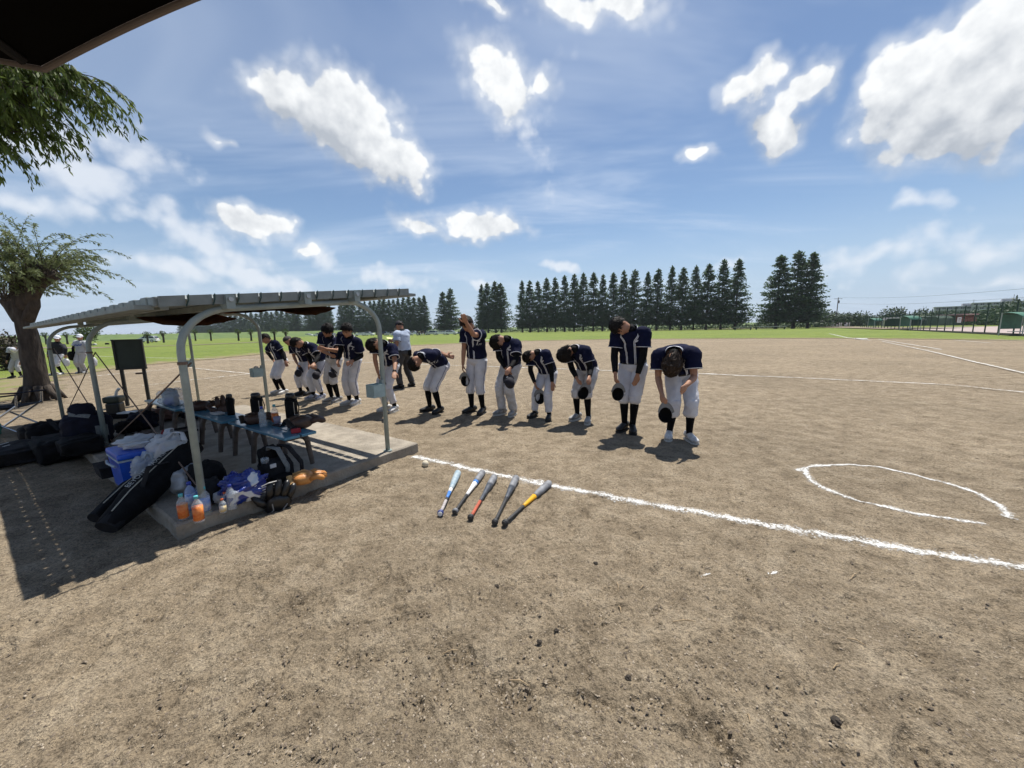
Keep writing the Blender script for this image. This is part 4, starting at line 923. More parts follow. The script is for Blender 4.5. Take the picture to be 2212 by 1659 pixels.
# --- benches
BLUE = mat('blue bench paint', (.045, .17, .27), .28, base2=(.08, .25, .36), vscale=6, coat=.3, bump=.001, bscale=60)
LEG = mat('brown moulded leg', (.055, .042, .034), .6, base2=(.11, .085, .07), vscale=12)
BT = .505
def bench(l0, l1, ac, tre, label):
    root = thing('bench', sp(ac, (l0+l1)/2, SZ), label, 'bench', 'blue plank benches'); mid_ = (l0+l1)/2
    for s_ in (-1, 1): MB().bbox(sp(ac+s_*.082, mid_, BT-.014), (.150, l1-l0, .028), SR, .006).build('plank', BLUE, root)
    for l in tre:
        MB().bbox(sp(ac, l, BT-.055), (.26, .05, .05), SR, .015).build('crossbar', LEG, root)
        for s_ in (-1, 1): MB().tube([sp(ac+s_*.10, l, BT-.04), sp(ac+s_*.135, l, BT-.12), sp(ac+s_*.165, l, SZ)], [(.034, .024), (.030, .022), (.024, .018)], 8, side=SA).build('leg', LEG, root)
bench(.26, 1.60, 1.07, (.42, 1.0, 1.48), 'blue plank bench nearest the camera with bottles on top')
bench(1.66, 3.02, 1.03, (1.78, 2.38, 2.92), 'middle blue plank bench with a flask and glove')
bench(3.10, 4.60, .98, (3.25, 3.85, 4.5), 'farthest blue plank bench carrying a bulging plastic bag')
# --- bottles
PET = mat('clear bottle plastic', (.72, .78, .82), .08, alpha=.30, spec=.6); WTR = mat('pale blue bottle', (.35, .45, .70), .08, alpha=.55, spec=.6)
def cm(name, c, r=.4): return mat(name, c, r)
LABO = mat('orange drink label', (.62, .10, .02), .4, base2=(.80, .32, .08), vscale=22); LABB = mat('white blue label', (.65, .70, .78), .4, base2=(.10, .22, .60), vscale=26); LABP = mat('pale label', (.6, .62, .6), .4, base2=(.75, .5, .1), vscale=20)
JUI = mat('orange tea', (.55, .12, .02), .15, alpha=.85)
def bottle(name, p, H, r, cap, body, lab, label, liq=None, lz=(.22, .62)):
    root = thing(name, p, label, 'bottle', None); p = Vector(p)
    prof = [(r*.82, 0), (r, .02*H), (r*.96, .10*H), (r, .16*H), (r*.93, .40*H), (r, .62*H), (r*.97, .68*H), (r*.62, .80*H), (r*.36, .87*H), (r*.36, .93*H)]
    MB().lathe(p, prof, 20).build('body', body, root, True)
    if liq: MB().lathe(p, [(r*.78, .012), (r*.9, .16*H), (r*.86, liq*H)], 16).build('drink', JUI if liq > .1 else PET, root, True)
    if lab: MB().lathe(p, [(r*1.012, lz[0]*H), (r*1.0, (lz[0]+lz[1])/2*H), (r*1.012, lz[1]*H)], 20).build('label_wrap', lab, root, True)
    MB().lathe(p, [(r*.43, .90*H), (r*.43, 1.0*H), (r*.40, 1.005*H)], 14).build('cap', cap, root, True)
CT, CB, COg, CW = cm('teal cap', (.10, .45, .50)), cm('blue cap', (.03, .06, .40)), cm('orange cap', (.65, .12, .03)), cm('white cap', (.75, .77, .78))
def gs(px, py, z=SZ): return G(px, py, z)
bottle('drink_bottle', gs(398, 1122), .205, .033, CT, PET, LABO, 'orange labelled bottle with teal cap, left of the two on slab corner', .35, (.10, .62))
bottle('drink_bottle', gs(431, 1127), .205, .033, CT, PET, LABO, 'orange labelled bottle with teal cap nearest the slab edge', .35, (.10, .62))
bottle('drink_bottle', gs(446, 1107), .215, .034, CT, PET, LABB, 'blue and white labelled bottle with teal cap against the post', None, (.1, .6))
bottle('drink_bottle', gs(416, 1100), .23, .036, CB, WTR, LABB, 'bluish bottle with dark blue cap behind the orange bottles', None)
bottle('drink_bottle', gs(437, 1092), .21, .034, CW, PET, LABB, 'white capped clear bottle hidden behind the teal ones', None)
bottle('drink_bottle', gs(483, 1107), .115, .024, COg, PET, LABP, 'small orange capped bottle on the slab edge', None, (.12, .5))
bottle('drink_bottle', gs(489, 1097), .135, .024, COg, PET, None, 'orange capped small bottle behind the other small one', None)
bottle('drink_bottle', gs(502, 1099), .205, .033, CB, PET, None, 'empty clear bottle with blue cap beside the blue bag', None)
def c4b(x, y): return 466.3+.13227*x, 822.9+.13227*y
def c3b(x, y): return 219.4+.1488*x, 822.9+.1488*y
bt = lambda x, y: G(*c4b(x, y), BT)
bottle('drink_bottle', bt(780, 750), .225, .036, CB, PET, None, 'clear water bottle with blue cap on the bench')
bottle('drink_bottle', bt(980, 690), .215, .035, CT, PET, LABO, 'orange labelled bottle with teal cap standing on the bench', .3, (.1, .55))
# --- insulated flasks
FLK = mat('black flask enamel', (.012, .012, .014), .35, coat=.2)
def flask(p, H, r, label, strap=True):
    root = thing('insulated_flask', p, label, 'flask'); p = Vector(p)
    MB().lathe(p, [(r*.95, 0), (r, .02), (r, H*.72), (r*.92, H*.78)], 18).build('body', BLK, root, True); MB().lathe(p, [(r*.80, H*.78), (r*.80, H*.95), (r*.6, H)], 16).build('lid', FLK, root, True)
    if strap: MB().tube([p+SA*r*1.02+UPV*H*.1, p+SA*r*1.35+UPV*H*.45, p+SA*r*1.02+UPV*H*.8], [(.012, .004)]*3, 6).build('strap', BLK2, root); MB().tube([p-SL*r*1.01+UPV*H*.08, p-SL*r*1.01+UPV*H*.7], [(.003, .003)]*2, 5).build('zip', mat('zip steel', (.55, .55, .55), .3, metal=.8), root)
flask(G(*c3b(1885, 490), BT), .265, .042, 'plain tall black flask on the middle bench', False)
flask(bt(690, 590), .30, .062, 'broad shouldered black flask behind the clear bottle', True)
flask(bt(1255, 660), .33, .062, 'biggest black padded flask with zip near the bench end', True)
# --- gloves
def glove(name, c, d, up, s, m, m2, label, seed=0):
    """ball glove lying: d towards the fingertips, up the back of the hand"""
    c = Vector(c); d = Vector(d).normalized(); up = Vector(up); up = (up-d*up.dot(d)).normalized(); x = d.cross(up); root = thing(name, c, label, 'glove')
    b = blob_mb(c+up*.045*s, (x*.085*s, d*.09*s, up*.052*s), .75, .10, 3, seed, 20, 12); 
    b.build('palm', m, root, True)
    for k, (ox, L, sp_) in enumerate(((-.07, .12, -.16), (-.028, .145, -.05), (.015, .14, .05), (.055, .115, .16))):
        s0 = c+x*ox*s+d*.05*s+up*.045*s; e = s0+(d+x*sp_).normalized()*L*s-up*.02*s; MB().tube([s0, s0.lerp(e, .5)+up*.022*s, s0.lerp(e, .85)+up*.008*s, e], [.026*s, .027*s, .024*s, .012*s], 9).build('finger', m, root, True)
    s0 = c-x*.06*s-d*.02*s+up*.035*s; e = s0+(d*.55-x*.85).normalized()*.14*s; MB().tube([s0, s0.lerp(e, .5)+up*.02*s, e], [.034*s, .030*s, .014*s], 9).build('thumb', m, root, True)
    w0 = c-x*.10*s+d*.10*s+up*.03*s
    for k in range(4): MB().tube([w0+d*(.02*k-.02)*s-x*.035*s, w0+d*(.025*k)*s+up*.012*s, w0+d*(.028*k)*s+x*.05*s], [(.008*s, .004*s)]*3, 5).build('web_lace', m2, root)
    MB().tube([c-d*.085*s-x*.075*s+up*.03*s, c-d*.10*s+up*.085*s, c-d*.085*s+x*.075*s+up*.03*s], [(.022*s, .007*s)]*3, 8, side=d).build('wrist_strap', m2, root)
    for k in (-1, 1): MB().tube([c+x*.05*k*s+d*.03*s+up*.095*s, c+x*.03*k*s-d*.02*s+up*.10*s, c+x*.045*k*s-d*.07*s+up*.085*s], .004*s, 5).build('lace', m2, root)
    return root
TAN = mat('orange tan leather', (.44, .17, .040), .42, base2=(.58, .26, .07), vscale=14, bump=.003, bscale=70); TAN2 = mat('pale tan lace', (.62, .36, .13), .5)
DKB = mat('dark brown leather', (.030, .016, .012), .5, base2=(.07, .035, .022), vscale=16, bump=.002, bscale=60); BKL = mat('black glove leather', (.012, .012, .013), .35, var=.3, vscale=20, bump=.002, bscale=70); GLC = mat('grey lace', (.28, .28, .28), .6)
glove('baseball_glove', G(655, 1045, SZ)+UPV*.01, SA*.9+SL*-.35, UPV, 1.05, TAN, TAN2, 'orange tan leather baseball glove on the slab edge', 1)
glove('baseball_glove', G(600, 1092, 0)+UPV*.05, UPV*.9-SL*.3+SA*.2, -SL-SA*.25, 1.15, BKL, GLC, 'black leather glove propped on the ground before the backpack', 2)
glove('baseball_glove', bt(1380, 760), SA, UPV, 1.35, DKB, BKL, 'dark brown glove lying on the near bench end', 3)
glove('baseball_glove', bt(640, 690), -SL*.4+SA, UPV, 1.2, DKB, BKL, 'dark glove lying left of the clear bench bottle', 4)
glove('baseball_glove', G(*c3b(1760, 440), BT), UPV*.9+SA*.2, -SL, 1.1, DKB, BKL, 'dark brown glove leaning against the plain flask', 5)
glove('baseball_glove', G(*c3b(1440, 420), BT), SA, UPV, 1.25, DKB, BKL, 'dark glove folded behind the front left post', 6)
# small things on the benches
ph = bt(1030, 735); o = MB().bbox((0, 0, 0), (.075, .15, .010), None, .004).build('mobile_phone', BKL, None); o.location = ph+UPV*.008; o.rotation_euler = (0, 0, R(62)); tag(o, 'flat black phone on the blue bench', 'phone')
cup = bt(1010, 715)+UPV*.016; o = MB().lathe(cup, [(.032, 0), (.040, .075), (.037, .075), (.030, .006)], 16).build('plastic_cup', mat('lilac cup', (.35, .35, .48), .4, alpha=.7), None, True, origin=cup); tag(o, 'small lilac cup standing on the phone', 'cup')
o = MB().bbox((0, 0, 0), (.085, .05, .045), None, .008).build('red_pouch', mat('red cloth', (.30, .02, .03), .8), None); o.location = bt(1310, 850)+UPV*.024; o.rotation_euler = (0, 0, R(40)); tag(o, 'little red pouch on the near bench end', 'pouch')
PLB = mat('white carrier bag film', (.66, .70, .75), .35, alpha=.62, spec=.5, bump=.012, bscale=26); PLT = mat('clear bag film', (.62, .70, .78), .25, alpha=.42, spec=.5, bump=.012, bscale=22)
o = blob_mb(bt(880, 650)+UPV*.02, (SA*.10, SL*.08, UPV*.025), .9, .5, 3, 3, 24, 12, BT+.002).build('crumpled_wrap', PLT, None, True); tag(o, 'crumpled clear wrapping between the two bench bottles', 'wrapper')
pb = G(*c3b(1060, 350), BT); bgx = thing('plastic_bag', pb, 'bulging clear plastic bag on the farthest bench', 'bag'); blob_mb(pb+UPV*.12, (SA*.17, SL*.30, UPV*.125), .8, .28, 2.2, 12, 34, 20, BT+.002).build('film', PLT, bgx, True)
blob_mb(pb+UPV*.05-SA*.03+SL*.1, (SA*.06, SL*.07, UPV*.05), .7, .1, 2, 5, 14, 9).build('contents', mat('blue packet', (.05, .12, .5), .5), bgx, True); blob_mb(pb+UPV*.07-SL*.12, (SA*.03, SL*.03, UPV*.09), .8, .05, 2, 5, 14, 9).build('contents', DKB, bgx, True)
fc = G(*c3b(870, 300), BT)+SA*.12+SL*.05; o = blob_mb(fc+UPV*.09, (SA*.09, SL*.20, UPV*.10), .8, .25, 2.5, 31, 24, 14, BT+.002).build('folded_jacket', mat('olive cloth', (.06, .06, .045), .9, var=.3, vscale=10), None, True); tag(o, 'olive jacket heaped behind the bulging clear bag', 'jacket')
o = blob_mb(G(*c3b(1680, 480), BT)+UPV*.012, (SA*.06, SL*.15, UPV*.016), .8, .3, 3, 41, 24, 10, BT+.002).build('towel', mat('pale grey towel', (.45, .47, .48), .9, bump=.004, bscale=90), None, True); tag(o, 'pale folded towel on the middle bench beside a flask', 'towel')
# --- bucket under the bench
bk = G(*c3b(1190, 990), SZ); bu = thing('bucket', bk, 'black square bucket standing under the middle bench', 'bucket')
MB().box(bk+UPV*.115, (.20, .24, .23), SR, 1.18).build('body', mat('black plastic', (.012, .012, .013), .4), bu); 
for s_ in (-1, 1): MB().box(bk+UPV*.235+SA*.118*s_, (.022, .30, .02), SR).build('rim', BLK2, bu); MB().box(bk+UPV*.235+SL*.142*s_, (.214, .02, .02), SR).build('rim', BLK2, bu)
# --- cool box with carrier bags
CBX = mat('blue cool box plastic', (.012, .085, .52), .35, var=.12, vscale=8); CBL = mat('cool box rim grey', (.30, .38, .46), .5)
cc_ = sp(.10, 1.36, SZ); cb_ = thing('cool_box', cc_, 'blue plastic cool box with grey rim under carrier bags', 'cool box')
MB().box(cc_+UPV*.14, (.30, .40, .28), SR, 1.10).build('body', CBX, cb_); MB().bbox(cc_+UPV*.287, (.345, .455, .018), SR, .006).build('rim', CBL, cb_); MB().bbox(cc_+UPV*.325, (.35, .46, .055), SR, .02).build('lid', CBX, cb_)
MB().tube([cc_+SR @ Vector((-.185, -.16, .24)), cc_+SR @ Vector((-.205, 0, .25)), cc_+SR @ Vector((-.185, .16, .24))], .010, 6).build('handle', CBL, cb_)
def carrier(c, ax, seed, label, amp=.45, m=PLB, flat=None, ears=True):
    root = thing('carrier_bag', c, label, 'bag'); blob_mb(c, ax, .85, amp, 2.6, seed, 40, 26, flat).build('film', m, root, True)
    if ears:
        t = Vector(c)+Vector(ax[2]); 
        for s_ in (-1, 1): b0 = t-Vector(ax[2])*.15; MB().tube([b0+Vector(ax[1])*.35*s_, b0+Vector(ax[1])*.55*s_+Vector(ax[2])*.35+Vector(ax[0])*.2, b0+Vector(ax[1])*.9*s_+Vector(ax[2])*.30+Vector(ax[0])*.5, b0+Vector(ax[1])*1.2*s_+Vector(ax[2])*-.1+Vector(ax[0])*.5], [(.030, .012), (.022, .006), (.020, .005), (.026, .004)], 8).build('handle', m, root, True)
    return root
carrier(cc_+UPV*.40+SA*.02+SL*.02, (SA*.15, SL*.21, UPV*.05), 3, 'white carrier bag draped flat over the cool box lid', .42, PLB, SZ+.354, False)
carrier(cc_+UPV*.47-SL*.30+SA*.16-UPV*.17, (SA*.14, SL*.17, UPV*.17), 7, 'crumpled white carrier bag standing right of the cool box', .42)
carrier(cc_+UPV*.17-SL*.30-SA*.02, (SA*.09, SL*.06, UPV*.15), 9, 'white carrier bag hanging down the cool box front', .42, PLT)
carrier(cc_+UPV*.10-SL*.62+SA*.18, (SA*.14, SL*.18, UPV*.11), 17, 'white carrier bag lying behind the bat bag', .42)
cr = G(345, 1000, SZ); o = MB().bbox((0, 0, 0), (.05, .04, .16), None, .006).build('drink_carton', mat('dark red carton', (.16, .012, .02), .5), None); o.location = cc_+UPV*.42+SA*.16-SL*.16; o.rotation_euler = (.3, .4, .5); tag(o, 'dark red carton sticking out among the carrier bags', 'carton')
dk = sp(.02, 1.95, SZ); tray = thing('dark_tray', dk, 'low dark tray beside the cool box', 'tray'); MB().box(dk+UPV*.055, (.24, .30, .11), SR, 1.1).build('body', BLK2, tray); blob_mb(dk+UPV*.13, (SA*.07, SL*.10, UPV*.05), .8, .3, 2, 3, 18, 10).build('contents', DKB, tray, True)
# --- bat bag leaning over the slab edge, with lettering
WHP = mat('white print', (.40, .41, .40), .6)
def bat_bag(p0, p1, w, h, label, text=None):
    p0, p1 = Vector(p0), Vector(p1); d = (p1-p0).normalized(); L = (p1-p0).length; x = d.cross(UPV).normalized(); u = x.cross(d); root = thing('bat_bag', p0, label, 'bag')
    ring = []; n_ = 20; vs = []; fs = []; K_ = 16
    for i in range(K_+1):
        t = i/K_; k_ = .62+.38*min(1, t*3.2); k_ *= (1 if t < .93 else .86); k_ *= 1+.05*nz(t*7, w*30); c = p0+d*L*t
        for j in range(n_):
            th = 2*math.pi*j/n_; vs.append(c+x*math.copysign(abs(math.cos(th))**.7, math.cos(th))*w*k_*(1+.05*nz(j*.7, t*9))+u*math.copysign(abs(math.sin(th))**.7, math.sin(th))*h*k_)
    for i in range(K_):
        for j in range(n_): fs.append((i*n_+j, i*n_+(j+1) % n_, (i+1)*n_+(j+1) % n_, (i+1)*n_+j))
    fs += [tuple(range(n_-1, -1, -1)), tuple(K_*n_+j for j in range(n_))]
    MB().add(vs, fs).build('body', BLK, root, True)
    MB().tube([p0+d*L*(.1+.8*i/8)+u*h*1.02*(.62+.38*min(1, (.1+.8*i/8)*3.2)) for i in range(9)], [(.006, .004)]*9, 5).build('piping', mat('cream piping', (.35, .33, .27), .7), root)
    MB().tube([p0+d*L*.35+u*h*.9+x*w*.5, p0+d*L*.5+u*(h+.09)+x*w*.5, p0+d*L*.66+u*h*.95+x*w*.5], [(.022, .005)]*3, 6).build('carry_handle', BLK2, root)
    e = p0-d*.01; MB().tube([e, e+d*.12], [(w*.66, h*.66), (w*.75, h*.75)], 18, side=x).build('end_cuff', BLK2, root)
    if text: put_text(text, .052, p0+d*L*.60+u*h*.93-x*w*.45, d, (u*.35-x*.94), WHP, root, proud=.012)
    return root
q0 = G(232, 1138, .07); q1 = sp(.40, .98, .46)
bat_bag(q0, q1, .125, .095, 'long black bat bag with white lettering leaning on the slab', 'BEYONDMAX KING')
bat_bag(G(205, 1118, .05), sp(.50, 1.55, .38), .07, .07, 'slimmer black bat bag behind the lettered one')
# upright end pocket and shoe under the front post
pk = sp(.36, .52, SZ); o = blob_mb(pk+UPV*.13, (SA*.12, SL*.16, UPV*.14), .6, .18, 2.3, 9, 28, 18, SZ+.001).build('equipment_bag', BLK, None, True); tag(o, 'black equipment bag slumped behind the front post', 'bag')
pk = sp(.30, .26, SZ); o = blob_mb(pk+UPV*.09, (SA*.09, SL*.13, UPV*.10), .7, .3, 2.3, 19, 28, 18, SZ+.001).build('shoulder_bag', BLK2, None, True); tag(o, 'charcoal shoulder bag at the foot of the front post', 'bag')
sh_ = sp(.52, .28, SZ); o = blob_mb(sh_+UPV*.07, (SA*.12, SL*.12, UPV*.085), .7, .3, 2.3, 29, 28, 18, SZ+.001).build('drawstring_bag', BLK, None, True); tag(o, 'small black drawstring bag behind the blue shopping bag', 'bag')
# --- blue shopping bag
BB, nt, b_ = nodes_of('blue printed film'); vec = N(nt, 'ShaderNodeTexCoord').outputs['Object']; nn = noise_n(nt, vec, 5.5, 2, .4)
nt.links.new(ramp(nt, nn, [(.50, (.010, .030, .22)), (.535, (.012, .035, .25)), (.55, (.60, .62, .66)), (.62, (.66, .68, .70)), (.64, (.012, .035, .25))]), b_.inputs['Base Color']); b_.inputs['Roughness'].default_value = .22; b_.inputs['Specular IOR Level'].default_value = .7
bpn = N(nt, 'ShaderNodeBump'); bpn.inputs['Distance'].default_value = .02; nt.links.new(noise_n(nt, vec, 22, 3), bpn.inputs['Height']); nt.links.new(bpn.outputs[0], b_.inputs['Normal'])
bl = G(530, 1078, SZ); bb = thing('shopping_bag', bl, 'shiny blue and white printed bag on the slab edge', 'bag'); blob_mb(bl+UPV*.10, (SA*.165, SL*.13, UPV*.135), .8, .42, 2.2, 4, 44, 28, SZ+.002).build('film', BB, bb, True)
blob_mb(bl+UPV*.07-SA*.15+SL*.05, (SA*.05, SL*.05, UPV*.05), .9, .6, 3, 8, 18, 12, SZ+.002).build('tied_handle', PLB, bb, True)
# --- backpack
bp_ = G(601, 1062, 0); bkx = thing('backpack', bp_, 'black backpack with upright padded straps at the slab edge', 'backpack')
blob_mb(bp_+UPV*.17, (SA*.14, SL*.11, UPV*.18), .55, .14, 2.5, 6, 32, 22, .002).build('body', BLK2, bkx, True)
blob_mb(bp_+UPV*.11-SL*.11, (SA*.11, SL*.05, UPV*.10), .55, .14, 2.5, 16, 22, 14, .002).build('front_pocket', BLK, bkx, True)
blob_mb(bp_+UPV*.36+SL*.03-SA*.03, (SA*.09, SL*.06, UPV*.10), .6, .2, 2.5, 26, 22, 14).build('top_flap', BLK, bkx, True)
for k_, (o1, o2) in enumerate(((-.04, .0), (.05, .13))):
    MB().tube([bp_+SA*o1+UPV*.32+SL*.03, bp_+SA*(o1+.0)+UPV*.46-SL*.02, bp_+SA*(o1+.05)+UPV*.44-SL*.07, bp_+SA*(o2+.06)+UPV*.26-SL*.11, bp_+SA*(o2+.07)+UPV*.08-SL*.08], [(.030, .010)]*5, 8, side=SA).build('shoulder_strap', BLK2 if k_ else GREY, bkx, True)
MB().tube([bp_-SA*.12+UPV*.30, bp_-SA*.13+UPV*.36, bp_-SA*.08+UPV*.35], .010, 6).build('grab_loop', BLK, bkx); MB().lathe(bp_-SA*.10+UPV*.33-SL*.05, [(.03, 0), (.034, .035), (.03, .05)], 14).build('bottle_top', PET, bkx, True); MB().box(bp_-SA*.06+UPV*.30-SL*.105, (.05, .01, .035), SR).build('buckle', mat('buckle white', (.6, .6, .6), .4), bkx)
MB().box(bp_+SA*.13+UPV*.05-SL*.09, (.03, .012, .02), SR).build('buckle', mat('buckle white', (.6, .6, .6), .4), bkx)
# --- dark bags at the far left
def at(px, py, z=0): return G(px, py, z)
def gear(name, px, py, z, ax, e, amp, seed, m, label, cat='bag', fl=None):
    c = at(px, py, z); root = thing(name, c, label, cat); blob_mb(c+Vector(ax[2]), ax, e, amp, 2.2, seed, 34, 22, z+.001).build('body', m, root, True); return root, c
g1, c = gear('gear_backpack', 196, 962, SZ, (SA*0.225, SL*0.165, UPV*0.215), .55, .16, 5, NAVY, 'tall navy gear bag with grey panel under the guy ropes')
blob_mb(c+UPV*.45-SA*.02, (SA*.12, SL*.11, UPV*.11), .7, .2, 2.2, 8, 24, 16).build('top_roll', NAVY, g1, True); MB().box(c+UPV*.20+SA*.10-SL*.17, (.11, .012, .14), SR).build('grey_panel', GREY, g1)
MB().tube([c+UPV*.52-SA*.1, c+UPV*.44-SA*.12-SL*.08, c+UPV*.40+SA*.02-SL*.15], [(.03, .006)]*3, 6).build('strap', GREY, g1); MB().tube([c+SA*.28+UPV*.25, c+SA*.33+UPV*.12-SL*.05, c+SA*.30+UPV*.02-SL*.1], [(.014, .005)]*3, 6).build('strap', BLK, g1)
g2, c = gear('duffel_bag', 122, 988, 0, (SA*0.180, SL*0.42, UPV*0.135), .42, .24, 15, BLK, 'long black duffel bag lying left of the slab')
MB().tube([c+SA*.05+UPV*.38-SL*.25, c+UPV*.50, c+SA*.05+UPV*.38+SL*.25], [(.025, .006)]*3, 6).build('carry_handle', BLK2, g2)
g3, c = gear('duffel_bag', 178, 978, SZ, (SA*0.176, SL*0.252, UPV*0.104), .42, .24, 25, BLK, 'flat black bag lying in front of the tall navy one'); MB().tube([c+SA*.2+UPV*.05+SL*.3, c+SA*.22+UPV*.07-SL*.3], [(.01, .004)]*2, 5).build('piping', GREY, g3)
g4, c = gear('duffel_bag', 85, 955, 0, (SA*0.170, SL*0.30, UPV*0.13), .42, .24, 35, BLK, 'black duffel bag beside the folding chair')
g5, c = gear('striped_bag', 28, 995, 0, (SA*0.240, SL*0.396, UPV*0.100), .42, .24, 45, BLK2, 'charcoal bag with white stripes at the left picture edge')
for k_ in (0, 1): MB().tube([c+SL*(-.1+.2*k_)-SA*.30+UPV*.12, c+SL*(-.06+.2*k_)-SA*.14+UPV*.185, c+SL*(.0+.2*k_)+UPV*.205], [(.02, .004)]*3, 6, side=SL).build('stripe', WHP, g5)
g6, c = gear('equipment_bag', 118, 965, 0, (SA*0.22, SL*0.20, UPV*0.18), .42, .24, 55, BLK, 'bulky black equipment bag between the two duffels')
# clothes and gear on the slab beyond
for (px, py, ax, m_, lb, sd) in ((278, 935, (SA*.14, SL*.18, UPV*.09), BLK, 'black cap shaped bundle on the slab by the middle post', 3), (312, 925, (SA*.16, SL*.22, UPV*.13), NAVY, 'navy bundle of clothes behind the middle post', 5), (352, 908, (SA*.16, SL*.25, UPV*.10), mat('brown leather gear', (.12, .05, .03), .6, var=.3, vscale=8), 'brown leather gear heap under the farthest bench', 7), (378, 898, (SA*.2, SL*.3, UPV*.12), NAVY, 'dark navy clothes heap behind the farthest bench', 9), (315, 945, (SA*.10, SL*.2, UPV*.04), DKB, 'flat brown cloth on the slab near the cool box', 11), (420, 905, (SA*.14, SL*.2, UPV*.08), NAVY, 'small navy bag behind the middle bench', 13)):
    p_ = at(px, py, SZ); o = blob_mb(p_+Vector(ax[2]), ax, .75, .4, 2.4, sd, 28, 16, SZ+.001).build('clothes_bundle', m_, None, True, origin=p_); tag(o, lb, 'bundle')
# --- folding chair
ALU = mat('bright aluminium', (.62, .63, .65), .25, metal=.9)
cp = at(20, 935); ch = thing('folding_chair', cp, 'navy folding camp chair with bright metal legs at left edge', 'chair'); CX = Vector((.92, .38, 0)); CY = Vector((-.38, .92, 0))
def cpt(x, y, z): return cp+CX*x+CY*y+UPV*z
for y in (-.26, .26):
    MB().tube([cpt(.32, y, 0), cpt(-.28, y, .44)], .014, 8).build('leg', ALU, ch); MB().tube([cpt(-.30, y, 0), cpt(.30, y, .46)], .014, 8).build('leg', ALU, ch)
    MB().tube([cpt(.30, y, .42), cpt(.32, y, .64)], .013, 8).build('arm_post', ALU, ch); MB().tube([cpt(-.3, y, .62), cpt(0, y, .61), cpt(.36, y, .64)], [(.035, .012)]*3, 8, side=CY).build('armrest', NAVY, ch); MB().tube([cpt(-.28, y, .42), cpt(-.40, y, .92)], .013, 8).build('back_post', ALU, ch)
MB().tube([cpt(.31, -.26, .05), cpt(.31, .26, .05)], .012, 8).build('crossbar', ALU, ch)
def sheet(mb, p00, p10, p11, p01, sag, n_=6):
    vs = []; fs = []
    for i in range(n_+1):
        for j in range(n_+1):
            u, v_ = i/n_, j/n_; p_ = (Vector(p00)*(1-u)+Vector(p10)*u)*(1-v_)+(Vector(p01)*(1-u)+Vector(p11)*u)*v_; vs.append(p_+UPV*(-sag*math.sin(math.pi*u)*math.sin(math.pi*v_)))
    for i in range(n_):
        for j in range(n_): a_ = i*(n_+1)+j; fs.append((a_, a_+1, a_+n_+2, a_+n_+1))
    m_ = len(vs); return mb.add(vs+[v-UPV*.008 for v in vs], fs+[tuple(x+m_ for x in f[::-1]) for f in fs])
sheet(MB(), cpt(.33, -.26, .45), cpt(.33, .26, .45), cpt(-.28, .26, .42), cpt(-.28, -.26, .42), .05).build('seat', NAVY, ch, True); sheet(MB(), cpt(-.29, -.26, .5), cpt(-.29, .26, .5), cpt(-.40, .26, .9), cpt(-.40, -.26, .9), .0).build('backrest', NAVY, ch, True)
gt = cpt(.05, -.05, .10); o = blob_mb(cpt(.0, -.30, .12), (CX*.10, CY*.08, UPV*.12), .8, .3, 2, 3, 20, 12, .002).build('green_towel', mat('green towel', (.05, .22, .16), .9, bump=.004, bscale=80), None, True); tag(o, 'green towel bundle under the folding chair', 'towel')
# --- score board
BG = mat('dark green board paint', (.010, .022, .016), .5, base2=(.018, .032, .026), vscale=5); BGF = mat('black board frame', (.012, .014, .013), .5)
s0, s1 = G(276, 876), G(323, 872); dS = s1.y; W0 = P(254.6, 735.5, s0.y), P(264, 796, s0.y), P(322, 796, dS), P(313.7, 733, dS)
bd = thing('score_board', (s0+s1)/2, 'dark green blank score board on two posts behind the shelter', 'board'); xr = (s1-s0).normalized(); zt, zb = 1.42, .92; nB_ = Vector((-xr.y, xr.x, 0)); mid_ = (s0+s1)/2; wB = (W0[2]-W0[1]).length
for s_, p_ in ((-1, s0), (1, s1)): MB().box(p_+UPV*.5, (.055, .055, 1.0), basis(xr, nB_, UPV)).build('post', BGF, bd)
zt = (W0[0].z+W0[3].z)/2; zb = (W0[1].z+W0[2].z)/2; MB().box(mid_+UPV*(zt+zb)/2-nB_*.04, (wB, .03, zt-zb), basis(xr, nB_, UPV)).build('panel', BG, bd)
for q_ in (-1, 1): MB().box(mid_+UPV*((zt+zb)/2+q_*(zt-zb)/2)-nB_*.045, (wB+.05, .07, .03), basis(xr, nB_, UPV)).build('frame_rail', BGF, bd); MB().box(mid_+xr*q_*wB/2+UPV*(zt+zb)/2-nB_*.045, (.035, .072, zt-zb-.03), basis(xr, nB_, UPV)).build('frame_stile', BGF, bd)
MB().box(s1+UPV*.70-xr*.07, (.15, .04, .035), basis(xr, nB_, UPV)).build('chalk_tray', DKB, bd)
# --- chalk marker cart next to it
mp_ = G(258, 903); mk = thing('line_marker', mp_, 'dark olive chalk marker with handle and white roller base', 'line marker'); OL = mat('olive drab plastic', (.035, .045, .030), .4)
MB().bbox(mp_+UPV*.19-Vector((.04, 0, 0)), (.20, .20, .22), rotz(.4), .03).build('hopper', mat('black hopper', (.012, .013, .012), .35), mk); MB().bbox(mp_+UPV*.36-Vector((.04, 0, 0)), (.24, .24, .12), rotz(.4), .035).build('lid', OL, mk)
MB().tube([mp_+UPV*.40+Vector((.0, 0, 0)), mp_+UPV*.50+Vector((.03, 0, 0)), mp_+UPV*.56+Vector((.09, 0, 0))], [.022, .02, .026], 8).build('handle', CW, mk); MB().bbox(mp_+UPV*.05+Vector((.12, 0, 0)), (.36, .20, .09), rotz(.15), .03).build('base', BLK, mk); MB().bbox(mp_+UPV*.105+Vector((.17, 0, 0)), (.24, .17, .03), rotz(.15), .012).build('roller_cover', CW, mk)
